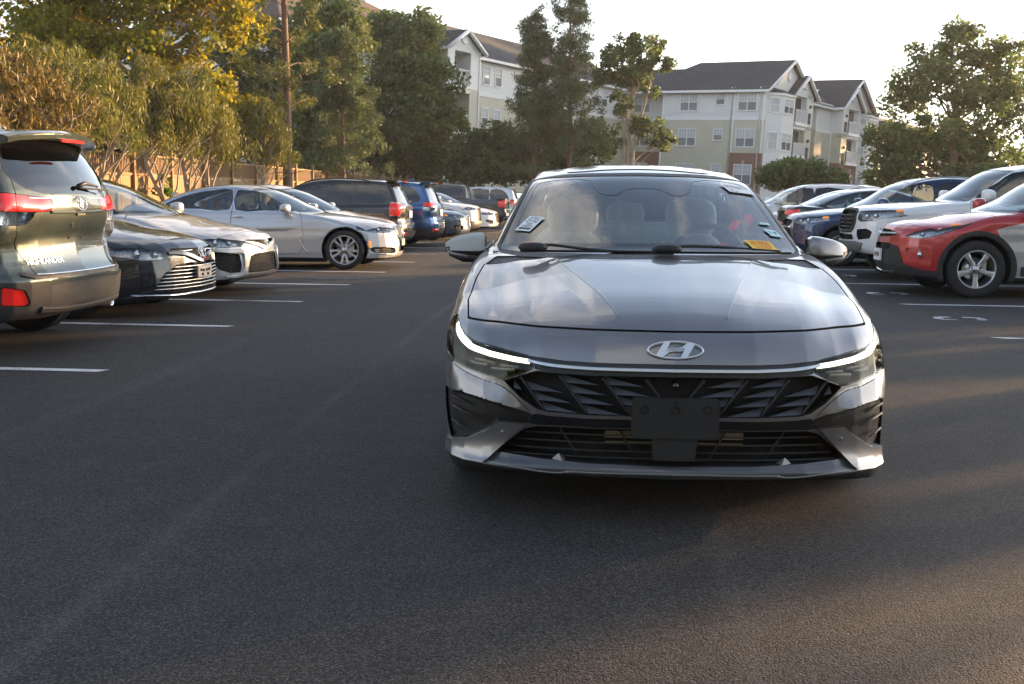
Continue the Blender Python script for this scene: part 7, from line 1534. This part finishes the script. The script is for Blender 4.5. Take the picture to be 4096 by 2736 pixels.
    up = Vector((0, 0, 1)); up = (up-nv*up.dot(nv)).normalized(); mt_ = frame(P0+nv*.003, up.cross(nv), up)
    emblem_oval(root, 'badge', mt_, .105, .038, 'h', mat('badge_silver', (.72, .74, .78), .3, .5, noise=.05))
    pb = MB(); pb.prism([(-.155, .34), (.155, .34), (.160, .348), (.160, .484), (.152, .490), (-.152, .490), (-.160, .484), (-.160, .348)], -.030, .012, lambda u, v, w: Vector((w, u, v)))
    o = pb.build('plate_bracket', PL, root, bevel=.003)
    b = MB(); b.prism([(-.075, .258), (.075, .258), (.085, .342), (-.085, .342)], -.022, .03, lambda u, v, w: Vector((w, u, v))); b.build('bracket_tab', PL, o, bevel=.002)
    for y, z, r_ in ((-.115, .452, .016), (.115, .452, .016), (0, .450, .017)):
        b = MB(); b.lathe([(0, .006), (r_*.6, .006), (r_*.62, .0), (r_, -.0008), (r_*1.05, .002)], 18, Matrix.Translation((-.0325, y, z))@Matrix.Rotation(R(90), 4, 'Y')); b.build('bracket_hole', HOLE, o)
    b = MB(); b.prism([(-.012, .470), (.012, .470), (0, .486)], -.0322, -.028, lambda u, v, w: Vector((w, u, v))); b.build('bracket_notch', HOLE, o)
    b = MB(); b.lathe([(0, -.02), (.008, -.018), (.014, -.006), (.015, .03)], 14, Matrix.Translation((.012, 0, .535))@Matrix.Rotation(R(90), 4, 'Y')); b.build('front_camera', GB, root)
    b = MB()
    for sg in (-1, 1):
        x0 = float(car.fx(sg*.64, .325)[0])-.0305; b.lathe([(0, -.002), (.0085, -.002), (.009, .004)], 12, Matrix.Translation((x0, sg*.64, .322))@Matrix.Rotation(R(90), 4, 'Y'))
    b.build('parking_sensor', SILVPL, root)
    # --- wipers
    for (pv, tip, mid_) in (((1.13, .60, .972), (1.17, -.05, .958), (1.17, .3, .975)), ((1.09, -.02, .972), (1.19, -.60, .975), (1.16, -.33, .992))):
        b = MB(); q = smooth_poly([pv, (pv[0]+.01, pv[1]-.09, pv[2]+.022), mid_, tip], 5, False); b.tube(q, [.014]+[.011]*(len(q)-6)+[.007]*5, 6, flat=.7); w = b.build('wiper', PL, root)
        blob('wiper_pivot', PL, w, (pv[0], pv[1]-.04, pv[2]+.012), (.03, .07, .022), (2.4, 2.4), 12, 8)
        b = MB(); b.tube([(1.13, pv[1]+.02, .966), (1.165, .5*(pv[1]+tip[1]), .966), (tip[0], tip[1]-.05, .967)], .006, 5); b.build('wiper_blade', RUB, w)
    # --- mirrors
    for sg in (-1, 1):
        y0 = .80; V = []
        # faceted housing: front face vertices fan outwards
        sec = [(.0, .985, .10, .046), (.02, .985, .14, .058), (.06, .983, .145, .058), (.13, .978, .12, .050), (.185, .970, .085, .037), (.212, .965, .04, .020)]
        for (dy, zc, dx, hz) in sec:
            for j in range(16):
                t = 2*math.pi*j/16; cx_, cz_ = math.copysign(abs(math.cos(t))**.62, math.cos(t)), math.copysign(abs(math.sin(t))**.62, math.sin(t))
                V.append((1.60+.06*dy/.2+cx_*dx*.5-.02*(cz_ < 0)*abs(cz_), sg*(y0+.015+dy), zc-.01+cz_*hz))
        F = [(i*16+j, i*16+(j+1) % 16, (i+1)*16+(j+1) % 16, (i+1)*16+j) for i in range(5) for j in range(16)]+[tuple(range(16)), tuple(80+j for j in range(16))]
        mo = mesh_obj('mirror', V, F, PM, root, mats=[PM, PL], midx=[1 if sum(V[i][2] for i in f)/len(f) < .952 else 0 for f in F[:-2]]+[1, 0])
        bpy.context.view_layer.update()
        b = MB(); b.tube([(1.55, sg*.755, .905), (1.57, sg*.83, .905), (1.60, sg*.93, .91), (1.62, sg*1.0, .925)], [.028, .03, .032, .016], 12, flat=.9); b.build('mirror_base', PL, mo)
        b = MB(); b.prism([(sg*(y0+.035), .945), (sg*(y0+.15), .95), (sg*(y0+.14), 1.0), (sg*(y0+.035), 1.01)], 1.640, 1.672, lambda u, v, w: Vector((w, u, v))); b.build('mirror_glass', CHR, mo)
        b = MB(); b.tube([(1.56, sg*(y0+.10), .912), (1.60, sg*(y0+.19), .925), (1.63, sg*(y0+.215), .945)], .008, 6); b.build('mirror_indicator', SILVPL, mo)
        for d_ in ((.90, .325), (3.62, .325)): wheel(root, d_[0], sg*.80, d_[1], 'multi', .325, .215, .225)
    # --- cabin
    for sg in (-1, 1): seat(root, 2.28, sg*.36, SEATM, w=.25, zf=.42, hs=1.25)
    b = blob('rear_bench', SEATM, root, (3.35, 0, .76), (.12, .62, .30), (4, 4))
    for y in (-.40, 0, .40): blob('rear_headrest', SEATM, b, (3.42, y, 1.10), (.05, .13, .09), (3, 3))
    sh = MB(); sh.box((3.45, -.62, .955), (4.1, .62, .97)); sh.build('parcel_shelf', DASH, root)
    dsh = blob('dashboard', DASH, root, (1.50, 0, .84), (.36, .72, .115), (3.5, 4))
    st = MB(); st.tube([(1.88+.05*math.sin(t)*1, -.36+.185*math.cos(t), .90+.185*math.sin(t)*.93) for t in np.linspace(0, 2*math.pi, 33)], .015, 8, caps=False)
    so = st.build('steering_wheel', DASH, root); b = MB(); b.box((1.86, -.53, .885), (1.89, -.19, .925)); b.box((1.80, -.43, .86), (1.88, -.29, .95)); b.build('steering_hub', DASH, so, bevel=.01)
    blob('rear_view_mirror', DASH, root, (2.04, .0, 1.225), (.02, .125, .035), (3, 3), 14, 10)
    fl = MB(); fl.box((1.3, -.72, .28), (3.5, .72, .30)); fl.build('cabin_floor', DASH, root)
    for sg in (-1, 1):
        b = MB(); b.box((1.4, sg*.735 if sg > 0 else -.765, .32), (3.7, .765 if sg > 0 else -.735, .95)); b.build('door_card', mat('door_trim', (.30, .29, .27), .8, noise=.1), root)
    # --- papers on the screen (image left is +y)
    def sticker(name, y, z, w, h, rot, m, lines, m2):
        x = float(car.fx(y, z)[0]); p = Vector((x, y, z)); n = Vector(car.nrm([p])[0]); up = Vector((0, 0, 1)); up = (up-n*up.dot(n)).normalized()
        mt2 = frame(p+n*.0035, up.cross(n), up)@Matrix.Diagonal((1, 1.7, 1, 1))@Matrix.Rotation(rot, 4, 'Z')
        k_ = n.x/-1.0
        g = MB(); g.prism([(-w/2, -h/2), (w/2, -h/2), (w/2, h/2), (-w/2, h/2)], -.0012, 0, lambda u, v, w_: mt2@Vector((u, v, w_))); o = g.build(name, m, root)
        for (txt, dx, dy, sz, sxx) in lines:
            if txt == '|':                          # a bar-code strip
                bb = MB(); rnd = random.Random(5); u = -w*.38
                while u < w*.38:
                    ww = rnd.choice((.0012, .002, .003)); bb.prism([(u, dy-sz/2), (u+ww, dy-sz/2), (u+ww, dy+sz/2), (u, dy+sz/2)], .0002, .0006, lambda a, b_, c: mt2@Vector((a, b_, c))); u += ww+rnd.choice((.001, .002))
                bb.build('bar_code', m2, o)
            else: text_obj('print', txt, sz, m2, o, mt2@Matrix.Translation((dx, dy, .0006)), .0002, sx=sxx)
    sticker('lot_sticker', .590, 1.078, .098, .084, R(-3), WHT, [('Sale 2026 37', .0, .033, .010, 1.3), ('21:52', 0, .015, .027, 1.25), ('2024', 0, -.003, .013, 1.4), ('X49,015', 0, -.016, .014, 1.4), ('|', 0, -.029, .011, 1)], BLKI)
    sticker('lot_number_label', -.52, 1.265, .155, .062, R(-9), WHT, [('6946617', 0, .012, .036, 1.05), ('UNIT', -.05, -.012, .011, 1), ('TAX  NB', -.04, -.023, .010, 1)], mat('grey_ink', (.3, .3, .32), .6, noise=.1))
    sticker('warning_sticker', -.545, .992, .145, .048, R(-4), YEL, [('THIS VEHICLE', 0, .014, .017, 1.15), ('NOT FOR SALE', 0, .001, .015, 1.15), ('OR SALE BY DEALER PURPOSES ONLY', 0, -.010, .006, 1.1), ('TITLED ON DEMAND REGISTRY', 0, -.018, .006, 1.1)], REDI)
    sticker('permit_sticker', -.635, 1.045, .066, .040, R(-8), TEAL, [('5  29', 0, 0, .020, 1.1)], BLKI)
    sticker('service_strip', -.605, 1.09, .06, .013, R(-5), TEAL, [('INSPECT', 0, 0, .008, 1)], WHT)
    P0 = None
    return root
build_main_car()
